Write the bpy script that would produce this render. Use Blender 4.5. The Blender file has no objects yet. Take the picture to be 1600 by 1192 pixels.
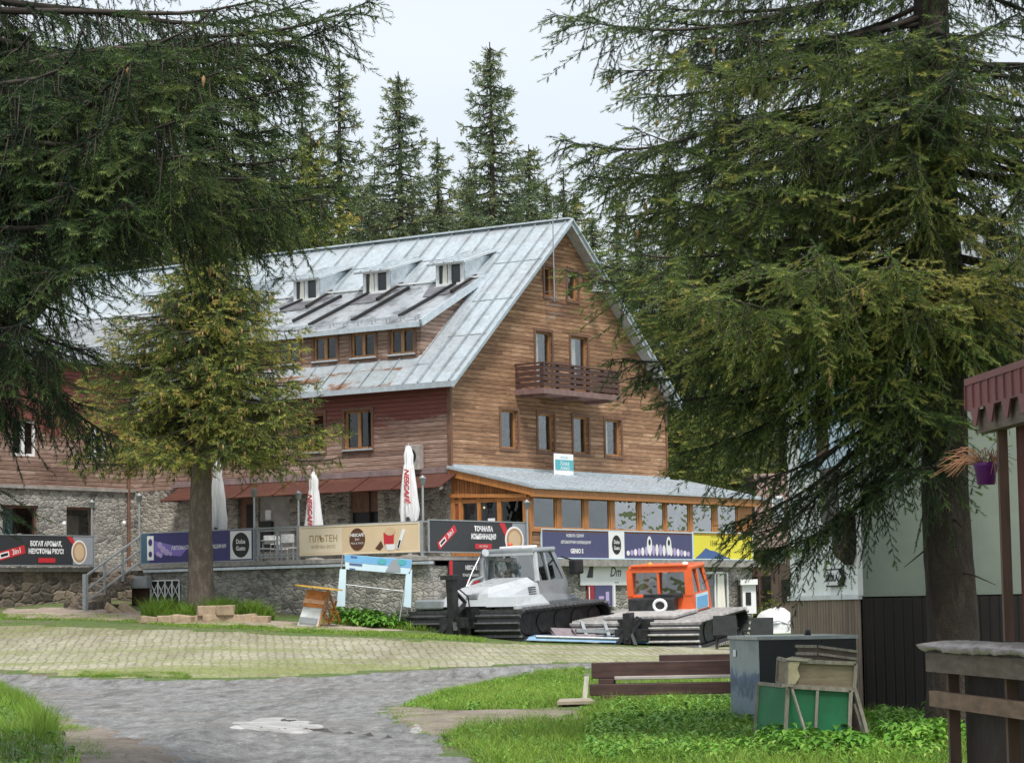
import bpy, bmesh, math, random
import numpy as np
from mathutils import Vector, Matrix, geometry
R = math.radians
C = bpy.context.scene.collection
rnd = random.Random(7)

# ---------------------------------------------------------------- camera
F_PX, CX, CY = 4000.0, 800.0, 596.0
HORIZ, ROLL, CAMZ = 950.0, 0.018, 1.7
_p = math.atan((HORIZ - CY) / F_PX)
_fw = Vector((0, math.cos(_p), math.sin(_p)))
_r0 = Vector((1, 0, 0)); _u0 = _r0.cross(_fw)
_ro = math.atan(ROLL)
_rt = _r0 * math.cos(_ro) - _u0 * math.sin(_ro)
_up = _r0 * math.sin(_ro) + _u0 * math.cos(_ro)
CAM = Vector((0, 0, CAMZ))
cd = bpy.data.cameras.new('camera'); cam = bpy.data.objects.new('camera', cd); C.objects.link(cam)
cam.matrix_world = Matrix(((_rt.x, _up.x, -_fw.x, CAM.x), (_rt.y, _up.y, -_fw.y, CAM.y), (_rt.z, _up.z, -_fw.z, CAM.z), (0, 0, 0, 1)))
cd.sensor_width = 36; cd.lens = F_PX / 1600 * 36; cd.clip_end = 2000; cd.clip_start = 0.5
bpy.context.scene.camera = cam

# ---------------------------------------------------------------- world, sun, exposure
SUN_EL, SUN_AZ = R(60), R(168)     # azimuth clockwise from +Y
w = bpy.data.worlds.new('World'); bpy.context.scene.world = w; w.use_nodes = True
nt = w.node_tree; nt.nodes.clear()
o = nt.nodes.new('ShaderNodeOutputWorld'); bg = nt.nodes.new('ShaderNodeBackground')
sky = nt.nodes.new('ShaderNodeTexSky'); sky.sky_type = 'NISHITA'; sky.sun_disc = False
sky.sun_elevation = SUN_EL; sky.sun_rotation = SUN_AZ; sky.dust_density = 3
tc = nt.nodes.new('ShaderNodeTexCoord'); mp = nt.nodes.new('ShaderNodeMapping'); mp.inputs['Scale'].default_value = (1, 1, 3)
nz = nt.nodes.new('ShaderNodeTexNoise'); nz.inputs['Scale'].default_value = 2.2; nz.inputs['Detail'].default_value = 6
cr = nt.nodes.new('ShaderNodeValToRGB')                       # the cloud layer, as radiance at strength 0.1
cr.color_ramp.elements[0].position = .3; cr.color_ramp.elements[0].color = (4.65, 5.2, 5.8, 1)
cr.color_ramp.elements[1].position = .72; cr.color_ramp.elements[1].color = (5.9, 6.3, 6.6, 1)
mx = nt.nodes.new('ShaderNodeMix'); mx.data_type = 'RGBA'; mx.inputs[0].default_value = .92
nt.links.new(tc.outputs['Generated'], mp.inputs['Vector']); nt.links.new(mp.outputs[0], nz.inputs['Vector'])
nt.links.new(nz.outputs['Fac'], cr.inputs[0]); nt.links.new(sky.outputs[0], mx.inputs[6]); nt.links.new(cr.outputs[0], mx.inputs[7])
nt.links.new(mx.outputs[2], bg.inputs[0]); bg.inputs[1].default_value = .1; nt.links.new(bg.outputs[0], o.inputs[0])
sl = bpy.data.lights.new('sun', 'SUN'); sl.energy = 2.6; sl.angle = R(13); sl.color = (1, .97, .92)
so = bpy.data.objects.new('sun', sl); C.objects.link(so)
sd = Vector((math.sin(SUN_AZ) * math.cos(SUN_EL), math.cos(SUN_AZ) * math.cos(SUN_EL), math.sin(SUN_EL)))
so.rotation_euler = sd.to_track_quat('Z', 'Y').to_euler()
vs = bpy.context.scene.view_settings
vs.view_transform = 'Standard'; vs.look = 'None'; vs.exposure = 0.72; vs.gamma = 1

# ---------------------------------------------------------------- photo rays
def ray(px, py):
    return (_fw * F_PX + _rt * (px - CX) + _up * (CY - py)).normalized()
def at(px, py, Y):                       # point of that ray at depth Y (metres ahead)
    d = ray(px, py); return CAM + d * (Y / d.y)
TH = math.atan2(.822, .569)              # heading of the gable wall
C0 = Vector((-2.08, 85.0, 0))            # near corner of the lodge
BD = Vector((math.cos(TH), math.sin(TH), 0)); AD = Vector((-math.sin(TH), math.cos(TH), 0))
def W(b, a, z=0): return C0 + BD * b + AD * a + Vector((0, 0, z))
def _hit(px, py, n, p):
    d = ray(px, py); return CAM + d * ((p - CAM).dot(n) / d.dot(n))
def gpx(px, py, a=0.):                   # on a plane parallel to the gable -> (b, z)
    q = _hit(px, py, AD, W(0, a)) - C0; return q.dot(BD), q.z
def fpx(px, py, b=0.):                   # on a plane parallel to the long facade -> (a, z)
    q = _hit(px, py, BD, W(b, 0)) - C0; return q.dot(AD), q.z

def sst(x): x = max(0., min(1., x)); return x * x * (3 - 2 * x)
def G(x, y):                             # terrain
    zt = max(.4, min(1.5, .88 - .075 * x))
    yy = min(y, 91)
    z = zt * max(0, yy - 60) / 19
    e = sst((y - 57) / 8) if y < 65 else 1
    z = z * e
    z += .05 * math.sin(x * .7 + 1) * math.sin(y * .31) * (1 if y < 60 else .4)
    z += .22 * sst((-x - 3.0) / 1.2) * sst((40 - y) / 8)
    if y > 100: z += (y - 100) * .03
    return z
def gpt(px, py):
    d = ray(px, py); t = 15.
    for i in range(4000):
        p = CAM + d * t
        if p.z < G(p.x, p.y): break
        t += .05
    return Vector((p.x, p.y, G(p.x, p.y)))

# ---------------------------------------------------------------- objects
def tag(o, label=None, cat=None, group=None, kind=None):
    if label: o['label'] = label
    if cat: o['category'] = cat
    if group: o['group'] = group
    if kind: o['kind'] = kind
    return o
def thing(name, label, cat, loc=(0, 0, 0), rz=0, group=None):
    o = bpy.data.objects.new(name, None); C.objects.link(o); o.empty_display_size = .2
    o.location = loc; o.rotation_euler = (0, 0, rz)
    return tag(o, label, cat, group)
def bthing(name, label, cat, b, a, z, face='G', group=None):    # in the lodge's frame: G faces like the gable, F like the facade
    return thing(name, label, cat, W(b, a, z), TH if face == 'G' else TH - math.pi / 2, group)
def kids(o): return [c for c in bpy.data.objects if c.parent == o]
def copy_tree(o, parent=None):
    c = o.copy(); C.objects.link(c)
    if parent: c.parent = parent
    for ch in kids(o): copy_tree(ch, c)
    return c

class MB:
    def __init__(s, off=(0, 0, 0)): s.v = []; s.f = []; s.off = Vector(off); s.sm = set()
    def add(s, vs, fs, smooth=False):
        n = len(s.v); s.v += [tuple(Vector(v) - s.off) for v in vs]
        for f in fs:
            if smooth: s.sm.add(len(s.f))
            s.f.append(tuple(n + i for i in f))
        return s
    def quad(s, a, b, c, d): return s.add([a, b, c, d], [(0, 1, 2, 3)])
    def hexa(s, p): return s.add(p, [(0, 3, 2, 1), (4, 5, 6, 7), (0, 1, 5, 4), (1, 2, 6, 5), (2, 3, 7, 6), (3, 0, 4, 7)])
    def box(s, x0, x1, y0, y1, z0, z1, c=0):
        if x0 > x1: x0, x1 = x1, x0
        if y0 > y1: y0, y1 = y1, y0
        if z0 > z1: z0, z1 = z1, z0
        if c <= 0: return s.hexa([(x0, y0, z0), (x1, y0, z0), (x1, y1, z0), (x0, y1, z0), (x0, y0, z1), (x1, y0, z1), (x1, y1, z1), (x0, y1, z1)])
        c = min(c, (x1 - x0) * .45, (y1 - y0) * .45, (z1 - z0) * .45)
        bm = bmesh.new(); bmesh.ops.create_cube(bm, size=1)
        for v in bm.verts: v.co = Vector(((x0 + x1) / 2 + v.co.x * (x1 - x0), (y0 + y1) / 2 + v.co.y * (y1 - y0), (z0 + z1) / 2 + v.co.z * (z1 - z0)))
        bmesh.ops.bevel(bm, geom=bm.edges[:], offset=c, segments=2, affect='EDGES', profile=.5)
        bm.verts.index_update(); s.add([v.co.copy() for v in bm.verts], [[v.index for v in f.verts] for f in bm.faces]); bm.free(); return s
    def bar(s, p, q, w, h, up=(0, 0, 1)):
        p, q = Vector(p), Vector(q); d = (q - p).normalized(); u = Vector(up)
        if abs(d.dot(u)) > .95: u = Vector((1, 0, 0))
        r = d.cross(u).normalized(); u = r.cross(d)
        k = [r * -w / 2 + u * -h / 2, r * w / 2 + u * -h / 2, r * w / 2 + u * h / 2, r * -w / 2 + u * h / 2]
        return s.hexa([p + x for x in k] + [q + x for x in k])
    def tube(s, pts, r, n=8, cap=True):
        pts = [Vector(p) for p in pts]; rs = r if isinstance(r, (list, tuple)) else [r] * len(pts)
        vs, fs = [], []; u = None
        for i, p in enumerate(pts):
            d = (pts[min(i + 1, len(pts) - 1)] - pts[max(i - 1, 0)]).normalized()
            if u is None: u = d.orthogonal().normalized()
            u = (u - d * u.dot(d)).normalized(); k = d.cross(u)
            for j in range(n):
                t = 2 * math.pi * j / n; vs.append(p + (u * math.cos(t) + k * math.sin(t)) * rs[i])
        for i in range(len(pts) - 1):
            for j in range(n): fs.append((i * n + j, i * n + (j + 1) % n, (i + 1) * n + (j + 1) % n, (i + 1) * n + j))
        s.add(vs, fs, True)
        if cap:
            m = len(vs); s.add([vs[j] for j in range(n)], [tuple(range(n))[::-1]]); s.add([vs[m - n + j] for j in range(n)], [tuple(range(n))])
        return s
    def lathe(s, prof, c=(0, 0, 0), n=20, smooth=True, sx=1, sy=1):
        c = Vector(c); vs, fs = [], []
        for r, z in prof:
            for j in range(n):
                t = 2 * math.pi * j / n; vs.append(c + Vector((r * sx * math.cos(t), r * sy * math.sin(t), z)))
        for i in range(len(prof) - 1):
            for j in range(n): fs.append((i * n + j, i * n + (j + 1) % n, (i + 1) * n + (j + 1) % n, (i + 1) * n + j))
        return s.add(vs, fs, smooth)
    def prism(s, poly, T, n0, n1):        # poly of (u,z), T(u,n,z) -> point
        k = len(poly); vs = [T(u, n0, z) for u, z in poly] + [T(u, n1, z) for u, z in poly]
        return s.add(vs, [tuple(range(k)), tuple(range(2 * k - 1, k - 1, -1))] + [(i, i + k, (i + 1) % k + k, (i + 1) % k) for i in range(k)])
    def disc(s, cx, cz, rx, rz, y, t=.004, n=28):   # upright flat disc facing -y
        vs = [(cx + rx * math.cos(2 * math.pi * j / n), yy, cz + rz * math.sin(2 * math.pi * j / n)) for yy in (y, y + t) for j in range(n)]
        return s.add(vs, [tuple(range(n))] + [(j, j + n, (j + 1) % n + n, (j + 1) % n) for j in range(n)])
    def build(s, name, m, parent=None, loc=None, rz=None):
        me = bpy.data.meshes.new(name); me.from_pydata(s.v, [], s.f); me.update()
        if s.sm:
            for i in s.sm: me.polygons[i].use_smooth = True
        me.materials.append(m)
        o = bpy.data.objects.new(name, me); C.objects.link(o)
        if parent: o.parent = parent
        if loc is not None: o.location = loc
        if rz is not None: o.rotation_euler = (0, 0, rz)
        return o
def wall(mb, outer, holes, T, depth=.22):
    polys = [[Vector((u, z, 0)) for u, z in outer]] + [[Vector((u, z, 0)) for u, z in h] for h in holes]
    flat = [p for q in polys for p in q]
    tri = geometry.tessellate_polygon(polys)
    mb.add([T(p.x, 0, p.y) for p in flat], tri)
    for h in holes:
        k = len(h); mb.add([T(u, 0, z) for u, z in h] + [T(u, -depth, z) for u, z in h], [(i, (i + 1) % k, (i + 1) % k + k, i + k) for i in range(k)])
    return mb
def rect(u0, u1, z0, z1): return [(u0, z0), (u1, z0), (u1, z1), (u0, z1)]
TG = lambda a0: (lambda u, n, z: (u, a0 - n, z))     # plane facing the gable way, n outwards
TF = lambda b0: (lambda u, n, z: (b0 - n, u, z))

_fonts = {}
def text(s, size, m, parent, x, z, y=-.006, name='lettering', shear=0, align='CENTER', bold=.0, sx=1., rz=None):
    cu = bpy.data.curves.new(name, 'FONT'); cu.body = s; cu.size = size; cu.align_x = align; cu.align_y = 'CENTER'; cu.shear = shear; cu.offset = bold; cu.resolution_u = 3
    o = bpy.data.objects.new(name, cu); me = bpy.data.meshes.new_from_object(o); bpy.data.objects.remove(o); bpy.data.curves.remove(cu)
    me.transform(Matrix(((sx, 0, 0, x), (0, 0, 1, y), (0, 1, 0, z), (0, 0, 0, 1))))
    me.materials.clear(); me.materials.append(m)
    o = bpy.data.objects.new(name, me); C.objects.link(o); o.parent = parent
    return o
def fastmesh(name, V, F, m, parent=None, tint=None, smooth=False):
    me = bpy.data.meshes.new(name); nv, nf = len(V), len(F)
    me.vertices.add(nv); me.vertices.foreach_set('co', np.asarray(V, np.float32).ravel())
    k = F.shape[1]
    me.loops.add(nf * k); me.loops.foreach_set('vertex_index', np.asarray(F, np.int32).ravel())
    me.polygons.add(nf); me.polygons.foreach_set('loop_start', np.arange(0, nf * k, k, dtype=np.int32))
    if smooth: me.polygons.foreach_set('use_smooth', np.ones(nf, bool))
    if tint is not None:
        at_ = me.attributes.new('tint', 'FLOAT', 'POINT'); at_.data.foreach_set('value', np.asarray(tint, np.float32))
    me.update(calc_edges=True); me.materials.append(m)
    o = bpy.data.objects.new(name, me); C.objects.link(o)
    if parent: o.parent = parent
    return o

# ---------------------------------------------------------------- materials
class NT:
    def __init__(s, name):
        s.m = bpy.data.materials.new(name); s.m.use_nodes = True; s.t = s.m.node_tree; s.t.nodes.clear()
        s.out = s.t.nodes.new('ShaderNodeOutputMaterial'); s.b = s.t.nodes.new('ShaderNodeBsdfPrincipled'); s.L(s.b.outputs[0], s.out.inputs[0])
        s.tc = s.t.nodes.new('ShaderNodeTexCoord'); s.obj = s.tc.outputs['Object']
    def L(s, a, b): s.t.links.new(a, b)
    def n(s, ty, **kw):
        x = s.t.nodes.new('ShaderNode' + ty)
        for k, v in kw.items(): setattr(x, k, v)
        return x
    def put(s, sock, v):
        if hasattr(v, 'is_output') or isinstance(v, bpy.types.NodeSocket): s.L(v, sock)
        else:
            if isinstance(v, (tuple, list)) and len(v) == 3 and sock.type == 'RGBA': v = (*v, 1)
            sock.default_value = v
    def map(s, v, scale=(1, 1, 1), rot=(0, 0, 0), loc=(0, 0, 0)):
        x = s.n('Mapping'); s.L(v, x.inputs[0]); x.inputs['Scale'].default_value = scale; x.inputs['Rotation'].default_value = rot; x.inputs['Location'].default_value = loc; return x.outputs[0]
    def noise(s, v, scale, detail=4, rough=.55, dist=0):
        x = s.n('TexNoise'); s.L(v, x.inputs['Vector']); x.inputs['Scale'].default_value = scale; x.inputs['Detail'].default_value = detail; x.inputs['Roughness'].default_value = rough; x.inputs['Distortion'].default_value = dist; return x.outputs['Fac']
    def math(s, op, a, b=0., c=None):
        x = s.n('Math', operation=op); s.put(x.inputs[0], a); s.put(x.inputs[1], b)
        if c is not None: s.put(x.inputs[2], c)
        return x.outputs[0]
    def ramp(s, f, stops, interp='LINEAR'):
        x = s.n('ValToRGB'); s.put(x.inputs[0], f); e = x.color_ramp.elements; x.color_ramp.interpolation = interp
        while len(e) < len(stops): e.new(.5)
        for i, (p, c) in enumerate(stops):
            e[i].position = p; e[i].color = (*c, 1) if not isinstance(c, (int, float)) else (c, c, c, 1)
        return x.outputs[0]
    def mix(s, f, a, b, blend='MIX'):
        x = s.n('Mix', data_type='RGBA', blend_type=blend); s.put(x.inputs[0], f); s.put(x.inputs[6], a); s.put(x.inputs[7], b); return x.outputs[2]
    def wn(s, v, dim='1D'):
        x = s.n('TexWhiteNoise', noise_dimensions=dim)
        s.put(x.inputs['W'] if dim == '1D' else x.inputs['Vector'], v); return x.outputs['Value']
    def sep(s, v): x = s.n('SeparateXYZ'); s.L(v, x.inputs[0]); return x.outputs
    def comb(s, a, b, c): x = s.n('CombineXYZ'); s.put(x.inputs[0], a); s.put(x.inputs[1], b); s.put(x.inputs[2], c); return x.outputs[0]
    def fin(s, col=None, rough=None, metal=0, bump=None, dist=.01, strength=.6, spec=None, coat=0):
        if col is not None: s.put(s.b.inputs['Base Color'], col)
        if rough is not None: s.put(s.b.inputs['Roughness'], rough)
        s.put(s.b.inputs['Metallic'], metal)
        if spec is not None: s.b.inputs['Specular IOR Level'].default_value = spec
        if coat: s.b.inputs['Coat Weight'].default_value = coat
        if bump is not None:
            x = s.n('Bump'); s.L(bump, x.inputs['Height']); x.inputs['Distance'].default_value = dist; x.inputs['Strength'].default_value = strength; s.L(x.outputs[0], s.b.inputs['Normal'])
        return s.m
def mul(c, k): return tuple(min(1, x * k) for x in c)
_mc = {}
def mat(name, col, rough=.6, metal=0, ns=6, amt=.25, bump=.004, st=(1, 1, 1), spec=None, dirt=0, coat=0):
    if name in _mc: return _mc[name]
    t = NT(name); v = t.map(t.obj, st); f = t.noise(v, ns, 5, .6)
    c = t.ramp(f, [(.3, mul(col, 1 - amt)), (.7, mul(col, 1 + amt))])
    if dirt:
        g = t.ramp(t.noise(t.obj, 2.3, 6, .7), [(.45, 0), (.75, 1)]); c = t.mix(t.math('MULTIPLY', g, dirt), c, (.09, .075, .06))
    rr = t.ramp(t.noise(t.obj, ns * 2, 3), [(.3, max(0, rough - .08)), (.7, min(1, rough + .08))])
    _mc[name] = t.fin(c, rr, metal, t.noise(v, ns * 6, 4) if bump else None, bump or .001, .5, spec, coat); return _mc[name]

def wood_boards(name, cols, bh=.135, seg=2.4, red=None, dark=0.0, vertical=False):
    t = NT(name); x, y, z = t.sep(t.obj)
    u = t.math('ADD', x, y)
    if vertical: u, z = z, t.math('ADD', x, y)
    zi = t.math('DIVIDE', z, bh); row = t.math('FLOOR', zi); fr = t.math('FRACT', zi)
    off = t.math('MULTIPLY', t.wn(row), 7.3)
    cell = t.math('FLOOR', t.math('DIVIDE', t.math('ADD', u, off), seg))
    rv = t.wn(t.comb(row, cell, 0.), '3D')
    st = t.noise(t.comb(t.math('MULTIPLY', u, 1.1), t.math('MULTIPLY', z, 22.), t.math('MULTIPLY', rv, 9.)), 1.6, 6, .65)
    bl = t.noise(t.comb(u, z, 3.), .55, 4)
    st2 = t.noise(t.comb(t.math('MULTIPLY', u, 2.6), t.math('MULTIPLY', z, 30.), 5.), 1.1, 5, .7)
    f = t.math('ADD', t.math('MULTIPLY', rv, .22), t.math('ADD', t.math('MULTIPLY', st, .75), t.math('ADD', t.math('MULTIPLY', bl, .30), t.math('MULTIPLY', t.math('SUBTRACT', st2, .42), .75))))
    c = t.ramp(f, [(.45, cols[0]), (.68, cols[1]), (.9, cols[2]), (1.0, cols[3])])
    gap = t.ramp(fr, [(0, 0), (.14, 1), (.86, 1), (1, .1)])
    if red:
        zz = t.sep(t.obj)[2]
        pn = t.noise(t.comb(t.math('MULTIPLY', u, .6), t.math('MULTIPLY', z, 2.6), 0.), 1.3, 6, .7)
        m = t.ramp(t.math('ADD', t.math('MULTIPLY', t.math('SUBTRACT', zz, red[0]), red[1]), t.math('ADD', pn, t.math('MULTIPLY', rv, .12))), [(.52, 0), (.62, 1)])
        rc = t.ramp(st, [(.3, (.12, .034, .026)), (.7, (.24, .072, .055))])
        c = t.mix(m, c, rc)
    c = t.mix(t.math('MULTIPLY', t.math('SUBTRACT', 1, gap), .75), c, mul(cols[0], .25))
    h = t.math('ADD', t.math('MULTIPLY', gap, 1.), t.math('MULTIPLY', st, .35))
    return t.fin(c, .75, 0, h, .02, .8)
M_gable = wood_boards('weathered_brown_boards', [(.11, .052, .028), (.265, .138, .072), (.45, .265, .152), (.78, .57, .39)], .15, 1.9)
M_red2 = wood_boards('worn_grey_brown_boards', [(.10, .055, .04), (.24, .15, .11), (.40, .28, .22), (.55, .42, .34)], .15, 1.6)
M_red = wood_boards('peeling_red_boards', [(.12, .065, .05), (.26, .16, .12), (.42, .30, .245), (.58, .46, .40)], .15, 3.0, red=(8.05, .42))
M_brownv = wood_boards('brown_vertical_boards', [(.05, .028, .018), (.11, .06, .04), (.17, .10, .065), (.24, .16, .11)], .12, 6, vertical=True)
M_orangew = mat('varnished_orange_timber', (.42, .17, .05), .45, ns=3, st=(8, 8, 1), amt=.35)
M_orangev = wood_boards('varnished_vertical_boards', [(.16, .06, .02), (.32, .13, .04), (.42, .18, .06), (.5, .24, .09)], .11, 8, vertical=True)
M_winwood = mat('window_timber', (.34, .17, .07), .55, ns=3, st=(6, 6, 1), amt=.3)
M_darkwood = mat('dark_stained_timber', (.075, .035, .028), .6, ns=3, st=(3, 3, 8), amt=.4)
M_trim = mat('brown_trim_timber', (.15, .075, .045), .6, ns=3, st=(4, 4, 1), amt=.35)
M_white = mat('white_paint', (.72, .73, .72), .5, ns=3, amt=.08, dirt=.25)
M_pvc = mat('white_plastic', (.8, .8, .8), .35, ns=3, amt=.05)
M_black = mat('black_plastic', (.012, .012, .013), .45, ns=9, amt=.3)
M_dark = mat('dark_interior', (.02, .017, .015), .8)
M_steel = mat('galvanised_steel', (.42, .44, .45), .42, .7, ns=8, amt=.15)
M_greysteel = mat('grey_painted_steel', (.30, .32, .33), .5, .2, ns=6, amt=.15)
M_conc = mat('weathered_concrete', (.30, .28, .26), .85, ns=5, amt=.3, bump=.008, dirt=.3)

def M_glass_(name, fac, tint=(.6, .65, .65), rough=.02, wav=.02):
    t = NT(name); t.t.nodes.remove(t.b)
    a = t.n('BsdfTransparent'); a.inputs[0].default_value = (*tint, 1); g = t.n('BsdfGlossy'); g.inputs['Roughness'].default_value = rough
    n2 = t.noise(t.obj, 1.7, 2); bp = t.n('Bump'); t.L(n2, bp.inputs['Height']); bp.inputs['Distance'].default_value = wav; bp.inputs['Strength'].default_value = .4; t.L(bp.outputs[0], g.inputs['Normal'])
    fr = t.n('Fresnel'); fr.inputs[0].default_value = 1.5
    f = t.math('MINIMUM', t.math('ADD', t.math('MULTIPLY', fr.outputs[0], .5), fac), 1)
    mxs = t.n('MixShader'); t.L(f, mxs.inputs[0]); t.L(a.outputs[0], mxs.inputs[1]); t.L(g.outputs[0], mxs.inputs[2]); t.L(mxs.outputs[0], t.out.inputs[0]); return t.m
M_glass = M_glass_('window_glass', .0, (.9, .92, .92))
M_glassr = M_glass_('reflecting_window_glass', .50, wav=.12)

def stone(name, scale, cols, mortar, rot=0, edge=.09):
    t = NT(name); x, y, z = t.sep(t.obj)
    v = t.comb(t.math('ADD', x, y), t.math('MULTIPLY', z, 1.55), 0.)
    dn = t.n('TexNoise'); t.L(v, dn.inputs['Vector']); dn.inputs['Scale'].default_value = 3.4; dn.inputs['Detail'].default_value = 5
    va = t.n('VectorMath', operation='MULTIPLY_ADD'); t.L(dn.outputs['Color'], va.inputs[0]); va.inputs[1].default_value = (.42, .34, 0); t.L(v, va.inputs[2])
    A = t.n('TexVoronoi', voronoi_dimensions='2D', feature='DISTANCE_TO_EDGE'); B = t.n('TexVoronoi', voronoi_dimensions='2D')
    for q in (A, B): t.L(va.outputs[0], q.inputs['Vector']); q.inputs['Scale'].default_value = scale; q.inputs['Randomness'].default_value = .85
    g = t.math('ADD', t.math('MULTIPLY', t.sep(B.outputs['Color'])[0], .6), t.math('MULTIPLY', t.noise(t.obj, 9, 6, .7), .55))
    c = t.ramp(g, [(.25, cols[0]), (.5, cols[1]), (.8, cols[2])])
    e = t.ramp(t.math('ADD', A.outputs['Distance'], t.math('MULTIPLY', t.math('SUBTRACT', t.noise(t.obj, 11, 4), .5), .10)), [(edge * .25, 0), (edge, 1)])
    c = t.mix(e, mortar, c)
    big = t.ramp(t.noise(t.obj, .7, 5, .6), [(.4, 1), (.65, .62)])
    c = t.mix(1, c, big, 'MULTIPLY')
    h = t.math('ADD', t.ramp(A.outputs['Distance'], [(0, 0), (edge * 2.4, 1)]), t.math('MULTIPLY', t.noise(t.obj, 14, 4), .4))
    return t.fin(c, .85, 0, h, .05, .9)
M_stone = stone('rubble_stone', 3.9, [(.13, .115, .10), (.29, .26, .22), (.40, .37, .31)], (.46, .43, .36))
M_stoned = stone('dark_rubble_stone', 2.2, [(.06, .05, .04), (.14, .115, .09), (.25, .20, .15)], (.20, .165, .125))
M_stonel = stone('light_rubble_stone', 4.4, [(.17, .155, .14), (.32, .30, .265), (.43, .41, .365)], (.44, .42, .375))

def roofmetal(name, base, rust=.0, stain=.0, rough=.38):
    t = NT(name); n1 = t.noise(t.obj, 1.1, 6, .65); n2 = t.noise(t.obj, 7, 5, .6)
    c = t.ramp(n2, [(.3, mul(base, .82)), (.7, mul(base, 1.12))])
    c = t.mix(t.math('MULTIPLY', t.ramp(n1, [(.48, 0), (.62, 1)]), stain), c, mul(base, .3))
    n3 = t.noise(t.map(t.obj, (1.2, .5, 2.0), loc=(3, 1, 0)), 1.0, 6, .7)
    c = t.mix(t.math('MULTIPLY', t.ramp(n3, [(.50, 0), (.60, 1)]), rust), c, t.ramp(n2, [(.3, (.16, .06, .025)), (.7, (.36, .19, .10))]))
    rr = t.ramp(n1, [(.3, rough - .08), (.7, rough + .14)])
    return t.fin(c, rr, .55, t.noise(t.obj, 2.2, 3), .03, .35)
M_roof = roofmetal('zinc_roof_sheet', (.58, .63, .66), .10, .28)
M_seam = roofmetal('darkened_seams', (.36, .40, .42), .1, .3)
M_roofs = roofmetal('stained_roof_sheet', (.54, .56, .58), .12, .95, .30)
M_roofr = roofmetal('rusty_roof_sheet', (.45, .49, .50), .95, .1, .45)
M_zinc = roofmetal('zinc_trim', (.55, .60, .64), .0, .05)
M_redmetal = roofmetal('red_brown_sheet', (.15, .06, .045), .3, .25, .5)
# ================================================================ ground
def ground_mat():
    t = NT('grass_soil'); n1 = t.noise(t.obj, .9, 6, .65); n2 = t.noise(t.obj, 9, 6, .7)
    c = t.ramp(n2, [(.3, (.035, .06, .012)), (.55, (.09, .14, .03)), (.75, (.16, .21, .06))])
    c = t.mix(t.ramp(n1, [(.5, 0), (.66, 1)]), c, t.ramp(n2, [(.3, (.08, .055, .035)), (.7, (.22, .17, .12))]))
    return t.fin(c, .95, 0, n2, .06, .8)
def asphalt_mat():
    t = NT('wet_broken_asphalt'); n1 = t.noise(t.obj, .35, 5, .6, 0.4); n2 = t.noise(t.obj, 3.2, 7, .72); n3 = t.noise(t.obj, 38, 4, .6)
    n4 = t.noise(t.map(t.obj, (1.5, .30, 1)), 2.4, 10, .82, .1)
    c = t.ramp(n4, [(.36, (.08, .075, .072)), (.46, (.19, .185, .18)), (.54, (.27, .265, .26)), (.68, (.42, .415, .41))])
    c = t.mix(t.ramp(n1, [(.50, 0), (.68, .55)]), c, (.20, .175, .15))
    c = t.mix(.55, c, t.ramp(n3, [(.25, (.05, .05, .05)), (.5, (.5, .5, .5)), (.75, (1, 1, 1))]), 'OVERLAY')
    c = t.mix(t.math('MULTIPLY', t.ramp(t.noise(t.obj, 6.5, 6, .8), [(.50, 0), (.62, 1)]), .45), c, (.10, .09, .085))
    wet = t.ramp(t.noise(t.map(t.obj, (.9, .10, 1), loc=(4, 2, 0)), 1.1, 8, .75, .4), [(.53, 0), (.60, 1)])
    c = t.mix(t.math('MULTIPLY', wet, .42), c, (.085, .08, .078))
    v = t.n('TexVoronoi', feature='DISTANCE_TO_EDGE'); t.L(t.map(t.obj, (1, .3, 1)), v.inputs['Vector']); v.inputs['Scale'].default_value = .75
    dn = t.noise(t.obj, 1.4, 5); crack = t.ramp(t.math('ADD', v.outputs['Distance'], t.math('MULTIPLY', t.math('SUBTRACT', dn, .5), .12)), [(0, 1), (.014, 0)])
    c = t.mix(t.math('MULTIPLY', t.math('MULTIPLY', crack, wet), .55), c, (.04, .037, .034))
    rr = t.math('SUBTRACT', t.ramp(n2, [(.38, .38), (.55, .78)]), t.math('MULTIPLY', wet, .22))
    h = t.math('ADD', t.math('MULTIPLY', n4, 1.), t.math('MULTIPLY', n3, .12))
    return t.fin(c, rr, 0, h, .12, .8)
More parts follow.
